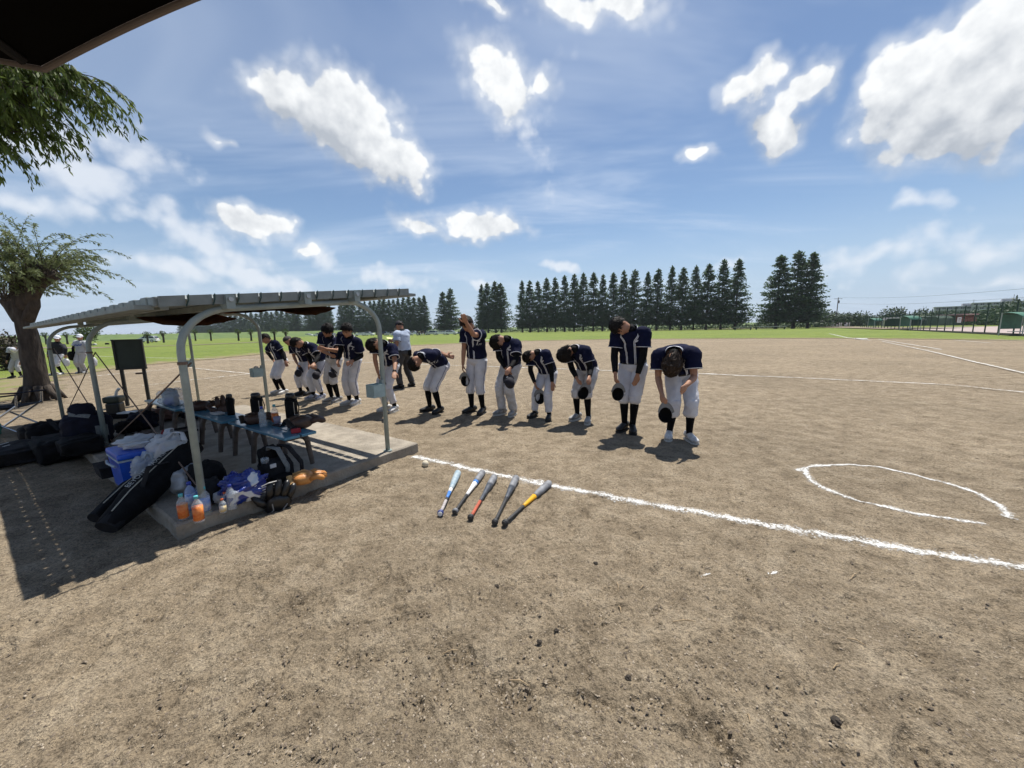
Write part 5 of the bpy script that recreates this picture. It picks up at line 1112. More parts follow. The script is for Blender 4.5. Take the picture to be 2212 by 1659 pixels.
# --- bats
def bat(k0, k1, segs, label, knob):
    """k0 knob end px, k1 barrel end px; segs: (t0, t1, material, name)"""
    a = G(*k0); b = G(*k1); d = (b-a); L = d.length; d.normalize(); z0, z1 = gz(a.x, a.y)+.028, gz(b.x, b.y)+.034; a.z, b.z = z0, z1; d = (b-a).normalized()
    root = thing('baseball_bat', a, label, 'bat', 'five bats laid on the dirt'); k_ = L/.85
    def rad_(t): return float(np.interp(t, [0, .012, .03, .05, .35, .5, .62, .75, .95, .985, 1.0], [.022, .026, .024, .0125, .0135, .0175, .0245, .031, .0335, .030, .016]))*1.05
    for t0, t1, m_, nm in segs:
        n_ = max(3, int((t1-t0)*26)); ts = [t0+(t1-t0)*i/n_ for i in range(n_+1)]; MB().tube([a+d*L*t for t in ts], [rad_(t) for t in ts], 16).build(nm, m_, root, True)
    MB().tube([a-d*.006, a+d*.002], [.018, .019], 14).build('knob_disc', knob, root)
GRYB = mat('worn grey rubber', (.13, .135, .15), .6, base2=(.26, .27, .29), vscale=14, bump=.001, bscale=60); BKB = mat('black bat grip', (.018, .018, .02), .6, base2=(.04, .04, .042), vscale=30, bump=.002, bscale=120)
BL1 = mat('pale worn blue rubber', (.20, .30, .38), .55, base2=(.38, .44, .46), vscale=16); BL2 = mat('bright blue paint', (.06, .20, .55), .35); WHB = mat('white bat paint', (.74, .74, .74), .35); ORB = mat('orange red grip', (.42, .09, .045), .6, var=.2, vscale=30); YLB = mat('yellow bat paint', (.70, .36, .01), .35); WGR = mat('dirty white grip', (.45, .42, .42), .8, base2=(.25, .22, .22), vscale=40); NVB = mat('dark blue black rubber', (.03, .037, .05), .45, base2=(.10, .11, .13), vscale=10)
def gp(x, y): return 877.8+.17361*x, 960.1+.17361*y
bat(gp(422, 905), gp(650, 372), [(0, .05, mat('navy knob', (.03, .05, .2), .4), 'knob'), (.05, .26, WGR, 'grip'), (.26, .31, BKB, 'grip_tape'), (.31, .45, BL2, 'taper'), (.45, .52, WHB, 'band'), (.52, 1, BL1, 'barrel')], 'pale blue bat, leftmost of the five on the dirt', WHB)
bat(gp(602, 872), gp(960, 372), [(0, .05, GRYB, 'knob'), (.05, .36, BKB, 'grip'), (.36, .64, WHB, 'taper'), (.64, .69, BL2, 'band'), (.69, 1, GRYB, 'barrel')], 'grey bat with white taper, second from left on the dirt', BKB)
bat(gp(795, 955), gp(1105, 432), [(0, .05, BKB, 'knob'), (.05, .34, ORB, 'grip'), (.34, .72, NVB, 'taper'), (.72, 1, GRYB, 'barrel')], 'dark bat with orange red grip, middle of the five', BKB)
bat(gp(1098, 1010), gp(1375, 445), [(0, .05, BKB, 'knob'), (.05, .45, BKB, 'grip'), (.45, .7, NVB, 'taper'), (.7, 1, GRYB, 'barrel')], 'all grey and black bat, fourth from left on the dirt', BKB)
bat(gp(1218, 1015), gp(1790, 500), [(0, .05, BKB, 'knob'), (.05, .36, BKB, 'grip'), (.36, .60, YLB, 'taper'), (.60, 1, GRYB, 'barrel')], 'grey bat with yellow taper, rightmost of the five', BKB)
q = G(919, 1008)+UPV*.034; o = MB().ell(q, (Vector((.037, 0, 0)), Vector((0, .037, 0)), Vector((0, 0, .037))), 20, 14).build('baseball', mat('cream ball rubber', (.58, .52, .40), .8, var=.1, vscale=40, bump=.001, bscale=200), None, True, origin=q); tag(o, 'cream ball on the dirt by the slab corner', 'ball')
# --- canopy overhead
CANM = mat('black canopy cloth', (.003, .003, .003), .95, spec=.05); HEM = mat('grey canopy hem', (.15, .125, .115), .9, bump=.002, bscale=80)
cz = 2.28
def cpx(x, y, z=cz): d = ray(x, y); t = (z-CH)/d.z; return Vector((d.x*t, d.y*t, z))
K0 = cpx(88, 143, 2.22); K1 = cpx(478, -14, 2.30); K2 = cpx(-120, 118, 2.27); back = Vector((-.35, -2.2, 2.34)); 
def curve(p, q, s_, n_=14): 
    c_ = (p+q)/2; inw = (Vector((-1.1, -.6, 2.3))-c_); inw.z = 0; inw.normalize(); return [p.lerp(q, i/n_)+inw*s_*math.sin(math.pi*i/n_) for i in range(n_+1)]
eR = curve(K0, K1+(K1-K0)*.8, .022); eL = curve(K2+(K2-K0)*1.2, K0, .03); rim = eL+eR[1:]
ctr = Vector((-1.3, -1.0, 2.75)); can = thing('canopy_tent', (K0.x, K0.y, 0), 'black underside of a canopy overhead in the top left corner', 'canopy')
vs = list(rim)+[p+UPV*.006 for p in rim]+[ctr, ctr+UPV*.02, Vector((.6, -2.6, 2.3)), Vector((-3.6, -1.6, 2.3))]; n_ = len(rim); fs = []
for i in range(n_-1): fs += [(i, i+1, 2*n_)]
fs += [(n_-1, 2*n_+2, 2*n_), (2*n_+2, 2*n_+3, 2*n_), (2*n_+3, 0, 2*n_)]
MB().add(vs, fs).build('roof_cloth', CANM, can)
hv = []; hf = []
for i, p_ in enumerate(rim): hv += [p_+UPV*.002, p_-UPV*.013, p_+Vector((.005, .006, .002)), p_+Vector((.005, .006, -.013))]
for i in range(n_-1): o_ = 4*i; hf += [(o_, o_+4, o_+5, o_+1), (o_+2, o_+3, o_+7, o_+6), (o_+1, o_+5, o_+7, o_+3), (o_, o_+2, o_+6, o_+4)]
MB().add(hv, hf).build('hem', HEM, can, True)
for p_ in (Vector((.6, -2.6, 0)), Vector((-3.6, -1.6, 0))): MB().cyl(p_, p_+UPV*2.3, .02).build('pole', ALU, can)
MB().tube([K0+Vector((-.02, -.02, .0)), ctr], .012, 6).build('rib', BLK2, can)
# --- twigs, clods, loose grains
TW = mat('dry twig', (.30, .22, .13), .85, var=.25, vscale=30); CL = mat('dark clod', (.045, .036, .028), .95, var=.3, vscale=30, bump=.004, bscale=80)
def gq(x, y): return 822.9+.4960*x, 1206.9+.4960*y
tw = [(1270, 282, 1370, 286, 'straight pale twig near the middle of the foreground'), (2030, 348, 2115, 380, 'brown twig at the right of the foreground'), (560, 532, 645, 558, 'brown twig left of centre in the foreground'), (268, 415, 338, 406, 'short twig at the left of the foreground'), (1595, 690, 1605, 730, 'short upright twig low in the foreground'), (1968, 488, 2000, 462, 'pale chip right of the foreground centre'), (1028, 100, 1032, 145, 'thin straw below the bats'), (1130, 135, 1145, 118, 'curved straw below the chalk line'), (2045, 95, 2072, 66, 'split straw bit near the right chalk line'), (1035, 205, 1045, 240, 'thin stalk in mid foreground')]
for x0, y0, x1, y1, lb in tw:
    a, b = G(*gq(x0, y0)), G(*gq(x1, y1)); th = .004 if (b-a).length > .12 else .0028; a.z, b.z = gz(a.x, a.y)+.006, gz(b.x, b.y)+.008; mmm = (a+b)/2+Vector((.006, .008, .004)); o = MB().tube([a, mmm, b], [th, th*1.1, th*.6], 6).build('twig', TW, None, origin=a); tag(o, lb, 'twig', 'twigs on the dirt')
cl = [(505, 120, 'dark clod left of the twigs'), (690, 370, 'dark clod above the left twig'), (1076, 522, 'dark clod below foreground centre'), (1982, 703, 'biggest dark clod at lower right'), (935, 22, 'dark clod below the bats'), (765, 323, 'dark clod right of another near the left twig')]
for x, y, lb in cl:
    c = G(*gq(x, y)); c.z = gz(c.x, c.y)+.006; r_ = .016 if 'biggest' in lb else .011; o = MB().ell(c, (Vector((r_*1.2, 0, 0)), Vector((0, r_, 0)), Vector((0, 0, r_*.8))), 9, 6, .25, int(x)).build('clod', CL, None, origin=c); tag(o, lb, 'clod', 'dark clods')
for i, (x, y) in enumerate([(1420, 78), (1715, 72)]):
    c = G(*gq(x, y)); chalk(None, .012, 'chalk_smudge', .003, [c-Vector((.035, .0, 0)), c+Vector((.0, .01, 0)), c+Vector((.035, .02, 0))])
rg = np.random.default_rng(21)
def scatter(name, n, rmin, rmax, smin, smax, m_, label, flatten=.7):
    a = np.radians(rg.uniform(-60, 60, n)); r = np.exp(rg.uniform(math.log(rmin), math.log(rmax), n)); x, y = np.sin(a)*r, np.cos(a)*r
    rel = (np.c_[x, y]-np.array([SN.x, SN.y])); aa = rel @ np.array([SA.x, SA.y]); ll = rel @ np.array([SL.x, SL.y]); ok = ~((aa > -.05) & (aa < 2.4) & (ll > -.05)); x, y = x[ok], y[ok]; n = len(x)
    s = np.exp(rg.uniform(math.log(smin), math.log(smax), n)); oct_ = np.array([[1, 0, 0], [0, 1, 0], [-1, 0, 0], [0, -1, 0], [0, 0, 1], [0, 0, -.6]], float)
    th = rg.uniform(0, 6.28, n); j = 1+rg.uniform(-.35, .35, (n, 6, 3)); V = oct_[None]*j*s[:, None, None]; V[:, :, 2] *= flatten; V[:, :, 0] *= rg.uniform(.8, 1.8, n)[:, None]
    c_, s_ = np.cos(th)[:, None], np.sin(th)[:, None]; X = V[:, :, 0]*c_-V[:, :, 1]*s_; Y = V[:, :, 0]*s_+V[:, :, 1]*c_
    W = np.stack([X+x[:, None], Y+y[:, None], V[:, :, 2]+(hground(x, y)+s*.2)[:, None]], -1).reshape(-1, 3)
    F = np.array([[0, 1, 4], [1, 2, 4], [2, 3, 4], [3, 0, 4], [1, 0, 5], [2, 1, 5], [3, 2, 5], [0, 3, 5]]); Q = (F[None]+6*np.arange(n)[:, None, None]).reshape(-1, 3)
    o = mesh_np(name, W, Q, m_); tag(o, label, 'grit', kind='stuff')
scatter('loose_grit', 14000, .9, 9, .002, .0048, mat('pale grit', (.36, .30, .23), .9, var=.35, vscale=300), 'pale loose grit scattered over the dirt')
scatter('loose_crumbs', 7000, .9, 12, .003, .0085, mat('brown crumbs', (.17, .135, .10), .95, var=.3, vscale=200), 'brown crumbs of dried soil over the infield')
# ---------------------------------------------------------------- people
def k5(x, y): return (980+x*.25316)/1.8228, (1220+y*.25316)/1.8228
def k6(x, y): return (1400+x*.27726)/1.8228, (1220+y*.27726)/1.8228
def k7(x, y): return (1900+x*.28935)/1.8228, (1220+y*.28935)/1.8228
def k8(x, y): return (2350+x*.34965)/1.8228, (1220+y*.34965)/1.8228
def k9(x, y): return x*.31646/1.8228, (1250+y*.31646)/1.8228
CAMP = Vector((0, 0, CH))
def reach(px, parent, L, side):
    """the point at distance L from parent seen through px; side n(ear) or f(ar)"""
    d = ray(*px); m = CAMP-parent; b = m.dot(d); c = m.dot(m)-L*L; D = b*b-c
    if D <= 0: q = CAMP+d*(-b); return parent+(q-parent).normalized()*L
    t = -b-math.sqrt(D) if side == 'n' else -b+math.sqrt(D)
    return CAMP+d*t
SKIN = mat('skin', (.36, .19, .12), .55, var=.10, vscale=25, spec=.3); SKIN2 = mat('tanned skin', (.27, .135, .085), .55, var=.10, vscale=25, spec=.3)
HAIR = mat('black hair', (.004, .0035, .0035), .62, base2=(.014, .011, .010), vscale=70, spec=.18); HAIRB = mat('dark brown hair', (.012, .008, .006), .6, base2=(.050, .034, .025), vscale=60, spec=.2); HAIRS = mat('cropped hair', (.03, .026, .024), .8)
JER = mat('navy jersey cloth', (.0058, .0075, .025), .85, base2=(.0095, .012, .038), vscale=7, bump=.016, bscale=16, spec=.10); PANT = mat('white trouser cloth', (.60, .60, .65), .85, base2=(.74, .74, .78), vscale=6, bump=.014, bscale=14, spec=.15, transluc=.08)
PANTD = mat('dusty white trouser cloth', (.46, .43, .40), .9, base2=(.68, .67, .69), vscale=7, bump=.014, bscale=14, spec=.1, transluc=.08)
UND = mat('black undershirt', (.006, .006, .007), .8, bump=.002, bscale=40, spec=.15); SOCK = mat('black sock', (.006, .006, .007), .9, bump=.002, bscale=90, spec=.1); TRIM = mat('white trim', (.66, .68, .74), .7); PIPE = mat('trouser piping navy', (.03, .04, .16), .7); BELT = mat('black belt', (.008, .008, .009), .4)
SHW = mat('white shoe leather', (.66, .66, .66), .5, base2=(.42, .40, .38), vscale=22); SHK = mat('black shoe leather', (.010, .010, .011), .5, var=.3, vscale=20); SHG = mat('grey shoe', (.20, .195, .19), .6, base2=(.36, .35, .34), vscale=24); SOLW = mat('pale sole', (.5, .49, .46), .8); SOLK = mat('dark sole', (.02, .02, .02), .8); SHN = mat('white navy shoe', (.62, .64, .68), .45, base2=(.05, .06, .16), vscale=26)
CAPK = mat('navy black cap cloth', (.008, .008, .016), .85, bump=.001, bscale=80); CAPG = mat('grey cap lining', (.20, .20, .20), .9); EYE = mat('dark eye', (.01, .008, .007), .3); LIP = mat('lip', (.25, .09, .075), .5)
UMPS = mat('pale blue shirt', (.34, .40, .52), .85, base2=(.42, .48, .60), vscale=5, bump=.004, bscale=14, spec=.15); UMPT = mat('dark grey slacks', (.035, .034, .036), .85, var=.2, vscale=8, bump=.003, bscale=16); GRJ = mat('grey vest jersey', (.42, .43, .46), .85, var=.08, vscale=6, bump=.004, bscale=14); GRP = mat('pale grey trousers', (.44, .43, .43), .9, var=.08, vscale=6, bump=.005, bscale=12); DKJ = mat('dark warm up top', (.010, .011, .018), .85, bump=.004, bscale=14); SCR = mat('blue script print', (.05, .09, .30), .7)

def catmull(pts, n):
    P_ = [pts[0]*2-pts[1]]+list(pts)+[pts[-1]*2-pts[-2]]; out = []
    for i in range(1, len(P_)-2):
        p0, p1, p2, p3 = P_[i-1:i+3]
        for j in range(n):
            t = j/n; out.append(.5*((2*p1)+(p2-p0)*t+(2*p0-5*p1+4*p2-p3)*t*t+(-p0+3*p1-3*p2+p3)*t**3))
    out.append(pts[-1]); return out
def limb(pts, rad, n=6, bend=.72):
    """soften the bend of a three-joint limb and interpolate radii along it"""
    a, b, c = pts; path = [a, a.lerp(b, .5), a.lerp(b, .88)*.5+b*.5, b.lerp(c, .12)*.5+b*.5, b.lerp(c, .5), c]
    cp = catmull(path, n); L = [0]
    for p, q in zip(cp[:-1], cp[1:]): L.append(L[-1]+(q-p).length)
    T = [l/L[-1] for l in L]; ks = [r[0] for r in rad]; vals = [r[1] for r in rad]
    return cp, [float(np.interp(t, ks, vals)) for t in T], T
def fold(mb, cp, n, amp, seed, fx=1.0, fz=1.0):
    for i in range(len(cp)):
        for k in range(n):
            v = Vector(mb.v[i*n+k]); th = 2*math.pi*k/n; q = amp*(nz(math.cos(th)*1.7*fx+seed*3.7, i*.33*fz+math.sin(th)*1.7*fx)+.5*nz(math.cos(th)*3.4*fx+seed, i*.75*fz+math.sin(th)*3)); d = v-cp[i]
            if d.length > 1e-5: mb.v[i*n+k] = tuple(v+d.normalized()*q)
    return mb
def remesh(mb, voxel, smooth=2):
    me = bpy.data.meshes.new('tmp'); me.from_pydata(mb.v, [], mb.f); bm = bmesh.new(); bm.from_mesh(me); bmesh.ops.recalc_face_normals(bm, faces=bm.faces); bm.to_mesh(me); bm.free()
    ob = bpy.data.objects.new('tmp', me); COL.objects.link(ob); md = ob.modifiers.new('r', 'REMESH'); md.mode = 'VOXEL'; md.voxel_size = voxel
    if smooth: sm = ob.modifiers.new('s', 'SMOOTH'); sm.iterations = smooth; sm.factor = .5
    dg = bpy.context.evaluated_depsgraph_get(); dg.update(); out = bpy.data.meshes.new_from_object(ob.evaluated_get(dg)); bpy.data.objects.remove(ob); bpy.data.meshes.remove(me); return out
def cap_parts(root, c, A, B, s=1.0, crown=None, brimm=None, logo=True):
    """cap: c centre of the opening, A crown axis, B brim direction"""
    crown = crown or CAPK; A = Vector(A).normalized(); B = Vector(B); B = (B-A*B.dot(A)).normalized(); X = B.cross(A)
    def shell(k, h):
        vs = []; fs = []; n, m = 22, 8
        for i in range(m+1):
            ph = math.pi/2*i/m
            for j in range(n): th = 2*math.pi*j/n; vs.append(c+X*(math.cos(th)*.080*k*s*math.cos(ph)**.8)+B*(math.sin(th)*.096*k*s*math.cos(ph)**.8)+A*(h*s*math.sin(ph)))
        for i in range(m):
            for j in range(n): fs.append((i*n+j, i*n+(j+1) % n, (i+1)*n+(j+1) % n, (i+1)*n+j))
        return MB().add(vs, fs)
    cr = shell(1.0, .105).build('crown', crown, root, True); shell(.955, .098).build('lining', UND, root, True)
    def brim(off, k):
        vs = []; fs = []; n = 14
        for j in range(n+1):
            th = math.pi*(.08+.84*j/n); x, y = math.cos(th), math.sin(th)
            for q in (1.0, 1.35, 1.72*k): vs.append(c+X*(x*.080*s*(1+(q-1)*.35))+B*(y*.096*s*q)+A*(s*(-.012*(abs(x)**2)*2.2*(q-.6)+off)))
        for j in range(n):
            for q in range(2): fs.append((j*3+q, j*3+q+1, (j+1)*3+q+1, (j+1)*3+q))
        return MB().add(vs, fs)
    b1 = brim(.003, 1); b2 = brim(-.001, 1); b1.build('brim', brimm or crown, root, True); b2.build('brim_underside', CAPG, root, True)
    # sweatband panel and front badge
    vs = []; fs = []
    for j in range(9):
        th = math.pi*(.28+.44*j/8)
        for h in (.004, .05): vs.append(c+X*(math.cos(th)*.0745*s)+B*(math.sin(th)*.0895*s)+A*h*s)
    for j in range(8): fs.append((2*j, 2*j+1, 2*j+3, 2*j+2))
    MB().add(vs, fs).build('front_lining', CAPG, root, True)
    if logo: MB().bbox(c+B*.091*s+A*.055*s, (.03*s, .010, .03*s), basis(X, B, A), .003).build('badge', TRIM, root)
CAPN = [0]
def held_cap(hand, A, B, label, s=1.0, grip=.16):
    B = Vector(B).normalized(); c = Vector(hand)-B*grip*s; root = thing('baseball_hat', c, label, 'hat', 'caps held by the players'); cap_parts(root, c, A, B, s); return root

def hand_mb(mb, w, d, pn, s, curl, left):
    """palm and five fingers from the wrist w along d; pn = palm side; left mirrors the thumb"""
    d = d.normalized(); pn = (pn-d*pn.dot(d)).normalized(); x = d.cross(pn)*(1 if left else -1)      # x towards the thumb
    mb.tube([w-d*.03*s, w+d*.02*s, w+d*.055*s, w+d*.088*s], [(.024*s, .019*s), (.033*s, .017*s), (.041*s, .015*s), (.039*s, .012*s)], 10, side=x)
    for k, (ox, L) in enumerate(((.029, .070), (.010, .079), (-.010, .073), (-.028, .058))):
        p = w+d*.078*s+x*ox*s; a = 0; dd = (d+x*ox*2.6).normalized(); pts = [p]
        for j, q in enumerate((.42, .33, .25)):
            a += curl*(.55 if j == 0 else .8); v = (dd*math.cos(a)+pn*math.sin(a)); p = p+v*L*q*s; pts.append(p)
        mb.tube(pts, [.0105*s, .0098*s, .009*s, .0075*s], 8)
    p = w+d*.022*s+x*.026*s; v = (d*.62+x*.72+pn*.25*(1+curl)).normalized(); q = p+v*.042*s; v2 = (d*.9+x*.25+pn*.35*(1+curl)).normalized(); mb.tube([p, q, q+v2*.034*s, q+v2*.056*s], [.0145*s, .012*s, .0105*s, .008*s], 8)
    return w+d*.085*s+ (d*math.cos(curl)+pn*math.sin(curl))*.05*s

JT = [.02, .07, .2, .4, .6, .76, .88, .945, .99, 1.03]; JW = [.160, .170, .170, .173, .186, .194, .182, .132, .088, .074]; JD = [.116, .128, .126, .122, .124, .119, .100, .086, .076, .068]
def build_person(sp_, label, group=None):
    S = sp_; seed = S.get('seed', 1); F = Vector((*S['F'], 0)).normalized(); RT = Vector((F.y, -F.x, 0)); fL, fR = G(*S['fl']), G(*S['fr']); mid = (fL+fR)/2
    dy = mid.y-F.y*S.get('back', .08)*1.0; pel = P(*S['pel'], dy); hz = pel.z
    s = S.get('s') or min(1.08, max(.86, (((pel-RT*.085-fL).length+(pel+RT*.085-fR).length)/2-.06)/.815)); s *= S.get('sk', 1)
    neck = reach(S['neck'], pel, .50*s, S.get('ns', 'n')); dirv = (neck-pel).normalized()
    ctl = pel+(Vector((0, 0, 1))*.5+dirv*.5).normalized()*.26*s
    def cen(t): return pel*(1-t)**2+ctl*2*t*(1-t)+neck*t*t if t >= 0 else pel+(ctl-pel)*2*t
    def frm(t):
        u = (cen(min(t+.02, 1.05))-cen(t-.02)).normalized(); r = (RT-u*RT.dot(u)).normalized(); return u, r, u.cross(r)
    wide = S.get('wide', 1.0)
    def surf(t, ph, off=0.0, W=JW, D=JD, T=JT):
        u, r, f = frm(t); c = cen(t); a = float(np.interp(t, T, W))*s*wide; b = float(np.interp(t, T, D))*s*wide; e = .82
        sx, cx = math.sin(ph), math.cos(ph); x = math.copysign(abs(sx)**e, sx); y = math.copysign(abs(cx)**e, cx)
        q = (.016*nz(ph*1.3+seed*2.1, t*5.2+seed)+.010*nz(math.sin(ph)*3+seed, t*11+math.cos(ph)*3))*s if T is JT and .03 < t < .93 else 0
        return c+r*x*(a+off+q)+f*y*(b+off+q)
    root = thing('person', (mid.x, mid.y, 0), label, 'person', group)
    # --- shoulders, arms
    uS, rS, fS = frm(.9); arms = {}
    for sd, sg in (('L', -1), ('R', 1)):
        sh = cen(.88)+rS*sg*.170*s*wide; ep, es, wp, ws = S[sd][:4]; el = reach(ep, sh, .285*s, es); wr = reach(wp, el, .255*s, ws); arms[sd] = (sh, el, wr)
    # --- head
    hd_ = reach(S['head'], neck, .150*s, S.get('hs', 'n')); uh = (hd_-neck).normalized(); tl = R(S.get('tilt', 15)); yw = R(S.get('yaw', 0))
    rH = (RT*math.cos(yw)-F*math.sin(yw)); rH = (rH-uh*rH.dot(uh)).normalized(); fH = uh.cross(rH); uh, fH = uh*math.cos(tl)+fH*math.sin(tl), fH*math.cos(tl)-uh*math.sin(tl); hc = hd_
    def hp(th, ph, k=0.0):
        z = math.cos(th); st = math.sin(th); jaw = 1-.26*max(0, -z); a, b = (.082+k)*s, (.101+k)*s; y = st*math.cos(ph)
        return hc+rH*st*math.sin(ph)*a*jaw+fH*(y*b*(1 if y > 0 else (1+.06-.25*max(0, -z)))+(.010*s if z < 0 else 0))+uh*z*(.124+k)*s
    mb = MB(); n, m = 24, 18; vs = []; fs = []
    for i in range(m+1):
        for k in range(n): vs.append(hp(max(.001, min(math.pi-.001, math.pi*i/m)), 2*math.pi*k/n))
    for i in range(m):
        for k in range(n): fs.append((i*n+k, i*n+(k+1) % n, (i+1)*n+(k+1) % n, (i+1)*n+k))
    mb.add(vs, fs)
    mb.ell(hc+fH*.105*s-uh*.024*s, (rH*.014*s, fH*.021*s, uh*.028*s), 8, 6); mb.ell(hc+fH*.080*s-uh*.090*s, (rH*.026*s, fH*.022*s, uh*.022*s), 8, 6)
    for q in (-1, 1): mb.ell(hc+rH*q*.084*s-uh*.012*s-fH*.006*s, (rH*.012*s, fH*.020*s, uh*.034*s), 8, 6)
    mb.tube([cen(.92), neck+(hd_-neck)*.25, hc-uh*.05*s-fH*.015*s], [.062*s, .054*s, .056*s], 12)
    mb.tube([cen(t) for t in (-.05, .2, .45, .7, .9, .97)], [(.12*s, .08*s), (.12*s, .08*s), (.13*s, .085*s), (.15*s, .085*s), (.14*s, .07*s), (.06*s, .055*s)], 14, side=rS)
    hips = {sd: cen(-.04)+RT*sg*.088*s for sd, sg in (('L', -1), ('R', 1))}; legs = {}
    for sd, ft in (('L', fL), ('R', fR)):
        an = ft+Vector((0, 0, .085*s)); hp_ = hips[sd]; v = an-hp_; Lt = .425*s; Ls = .405*s; dd = min(v.length, (Lt+Ls)*.9995); a_ = math.acos(max(-1, min(1, (Lt*Lt+dd*dd-Ls*Ls)/(2*Lt*dd)))); vd = v.normalized(); pole = S.get('kp', {}).get(sd, F); pole = (Vector(pole)-vd*Vector(pole).dot(vd)).normalized()
        kn = hp_+vd*Lt*math.cos(a_)+pole*Lt*math.sin(a_); legs[sd] = (hp_, kn, an)
        cp, rr_, T_ = limb(legs[sd], [(0, .07*s), (.5, .045*s), (.75, .043*s), (1, .036*s)], 4); mb.tube(cp, rr_, 10)
    hands = {}
    for sd in 'LR':
        sh, el, wr = arms[sd]; cp, rr_, T_ = limb((sh, el, wr), [(0, .054*s), (.25, .047*s), (.5, .038*s), (.64, .040*s), (1, .026*s)], 4); mb.tube(cp, rr_, 12)
        hcfg = S[sd][4] if len(S[sd]) > 4 else {}; d = (wr-el).normalized()
        if 'to' in hcfg: d = (reach(hcfg['to'], wr, .12*s, hcfg.get('side', 'n'))-wr).normalized()
        pn = Vector(hcfg['pn']) if 'pn' in hcfg else (-RT if sd == 'R' else RT)*.6-F*.5
        hands[sd] = hand_mb(mb, wr, d, pn, s*1.03, hcfg.get('curl', .45), sd == 'L')
    me = remesh(mb, .0092*s, 2)
    me.transform(Matrix.Translation(-root.location)); me.materials.clear(); me.materials.append(S.get('skin', SKIN)); me.polygons.foreach_set('use_smooth', [True]*len(me.polygons)); me.name = 'body'
    body = bpy.data.objects.new('body', me); COL.objects.link(body); body.parent = root
    # face
    for q in (-1, 1):
        MB().ell(hc+fH*.091*s+rH*q*.033*s+uh*.010*s, (rH*.013*s, fH*.008*s, uh*.006*s), 8, 6).build('eye', EYE, root, True)
        MB().tube([hc+fH*.094*s+rH*q*.014*s+uh*.030*s, hc+fH*.094*s+rH*q*.034*s+uh*.036*s, hc+fH*.084*s+rH*q*.051*s+uh*.030*s], [(.004*s, .005*s)]*3, 6).build('eyebrow', EYE, root)
    MB().ell(hc+fH*.100*s-uh*.062*s, (rH*.022*s, fH*.007*s, uh*.006*s), 10, 6).build('mouth', LIP, root, True)
    # hair
    hs_ = S.get('hair', 'short'); hm = S.get('hairm', HAIR)
    if hs_ != 'cap' or True:
        front, side_, back_ = {'short': (50, 74, 126), 'fringe': (70, 86, 130), 'long': (84, 112, 138), 'buzz': (46, 78, 112), 'cap': (30, 84, 112)}[hs_]; thick = {'short': .012, 'fringe': .015, 'long': .027, 'buzz': .004, 'cap': .004}[hs_]
        def thm(ph):
            c = math.cos(ph); w_ = front*max(0, c)**1.6+side_*(1-abs(c))**.9+back_*max(0, -c)**.8; return R(w_/(max(0, c)**1.6+(1-abs(c))**.9+max(0, -c)**.8))
        vs = []; fs = []; n, m = 40, 16; rr2 = random.Random(seed)
        for i in range(m+1):
            for k in range(n):
                ph = 2*math.pi*k/n; th = max(.001, thm(ph)*i/m); ed = 1 if i < m else .1; jag = nz(math.sin(ph)*6+seed*5, th*3+math.cos(ph)*6); q = thick*(1+.9*jag+.6*nz(math.sin(ph)*11+seed, th*7+math.cos(ph)*11))*ed+.002
                vs.append(hp(th+(.10*jag if i >= m-1 else 0), ph, q))
        for i in range(m):
            for k in range(n): fs.append((i*n+k, i*n+(k+1) % n, (i+1)*n+(k+1) % n, (i+1)*n+k))
        hb = MB().add(vs, fs)
        if hs_ not in ('buzz', 'cap'):
            for j in range(430):
                ph = rr2.uniform(0, 2*math.pi); th = thm(ph)*rr2.random()**.6; p0 = hp(th, ph, thick*.8); p1 = hp(th+rr2.uniform(.20, .46)*(1.6 if hs_ == 'long' else 1), ph+rr2.uniform(-.25, .25), thick*rr2.uniform(.9, 2.3)); w_ = (p1-p0).cross(p0-hc).normalized()*.0065*s*rr2.uniform(.6, 1.5); pm = p0.lerp(p1, .55)+(p0-hc).normalized()*.006*s
                hb.add([p0-w_, p0+w_, pm+w_*.8, pm-w_*.8, p1], [(0, 1, 2, 3), (3, 2, 4)])
        hb.build('hair', hm, root, False)
    if S.get('cap'): 
        cr = bpy.data.objects.new('cap', None); COL.objects.link(cr); cr.parent = root; cap_parts(cr, hc+uh*.030*s, uh, fH, s*1.12, S['cap'], S.get('brim'), False)
    # --- jersey
    n = 36; ts = list(np.linspace(.02, .93, 22))+[.96, .985, 1.0, 1.015]; vs = []; fs = []
    for t in ts:
        for k in range(n): vs.append(surf(t, 2*math.pi*k/n))
    for i in range(len(ts)-1):
        for k in range(n): fs.append((i*n+k, i*n+(k+1) % n, (i+1)*n+(k+1) % n, (i+1)*n+k))
    fs.append(tuple(range(n))); jb = MB().add(vs, fs); jm = S.get('jersey', JER)
    js = jb; trims = []
    for sd in 'LR':
        sh, el, wr = arms[sd]; ax = (el-sh).normalized(); inn = cen(.86)+(sh-cen(.86))*.55; e = sh+ax*.185*s; cp = catmull([inn, sh+ax*.01*s, sh+ax*.09*s, e], 5); N_ = len(cp); rr_ = [float(np.interp(i/(N_-1), [0, .33, .66, 1], [.080, .084, .080, .088]))*s*wide for i in range(N_)]
        if S.get('longsleeve'): cp, rr_, _ = limb((sh, el, wr-(wr-el).normalized()*.01), [(0, .082*s), (.3, .066*s), (.6, .058*s), (1, .042*s)], 5); N_ = len(cp)
        t_ = MB().tube(cp, rr_, 20); fold(t_, cp, 20, .012*s, seed+ord(sd)); js.add(t_.v, t_.f)
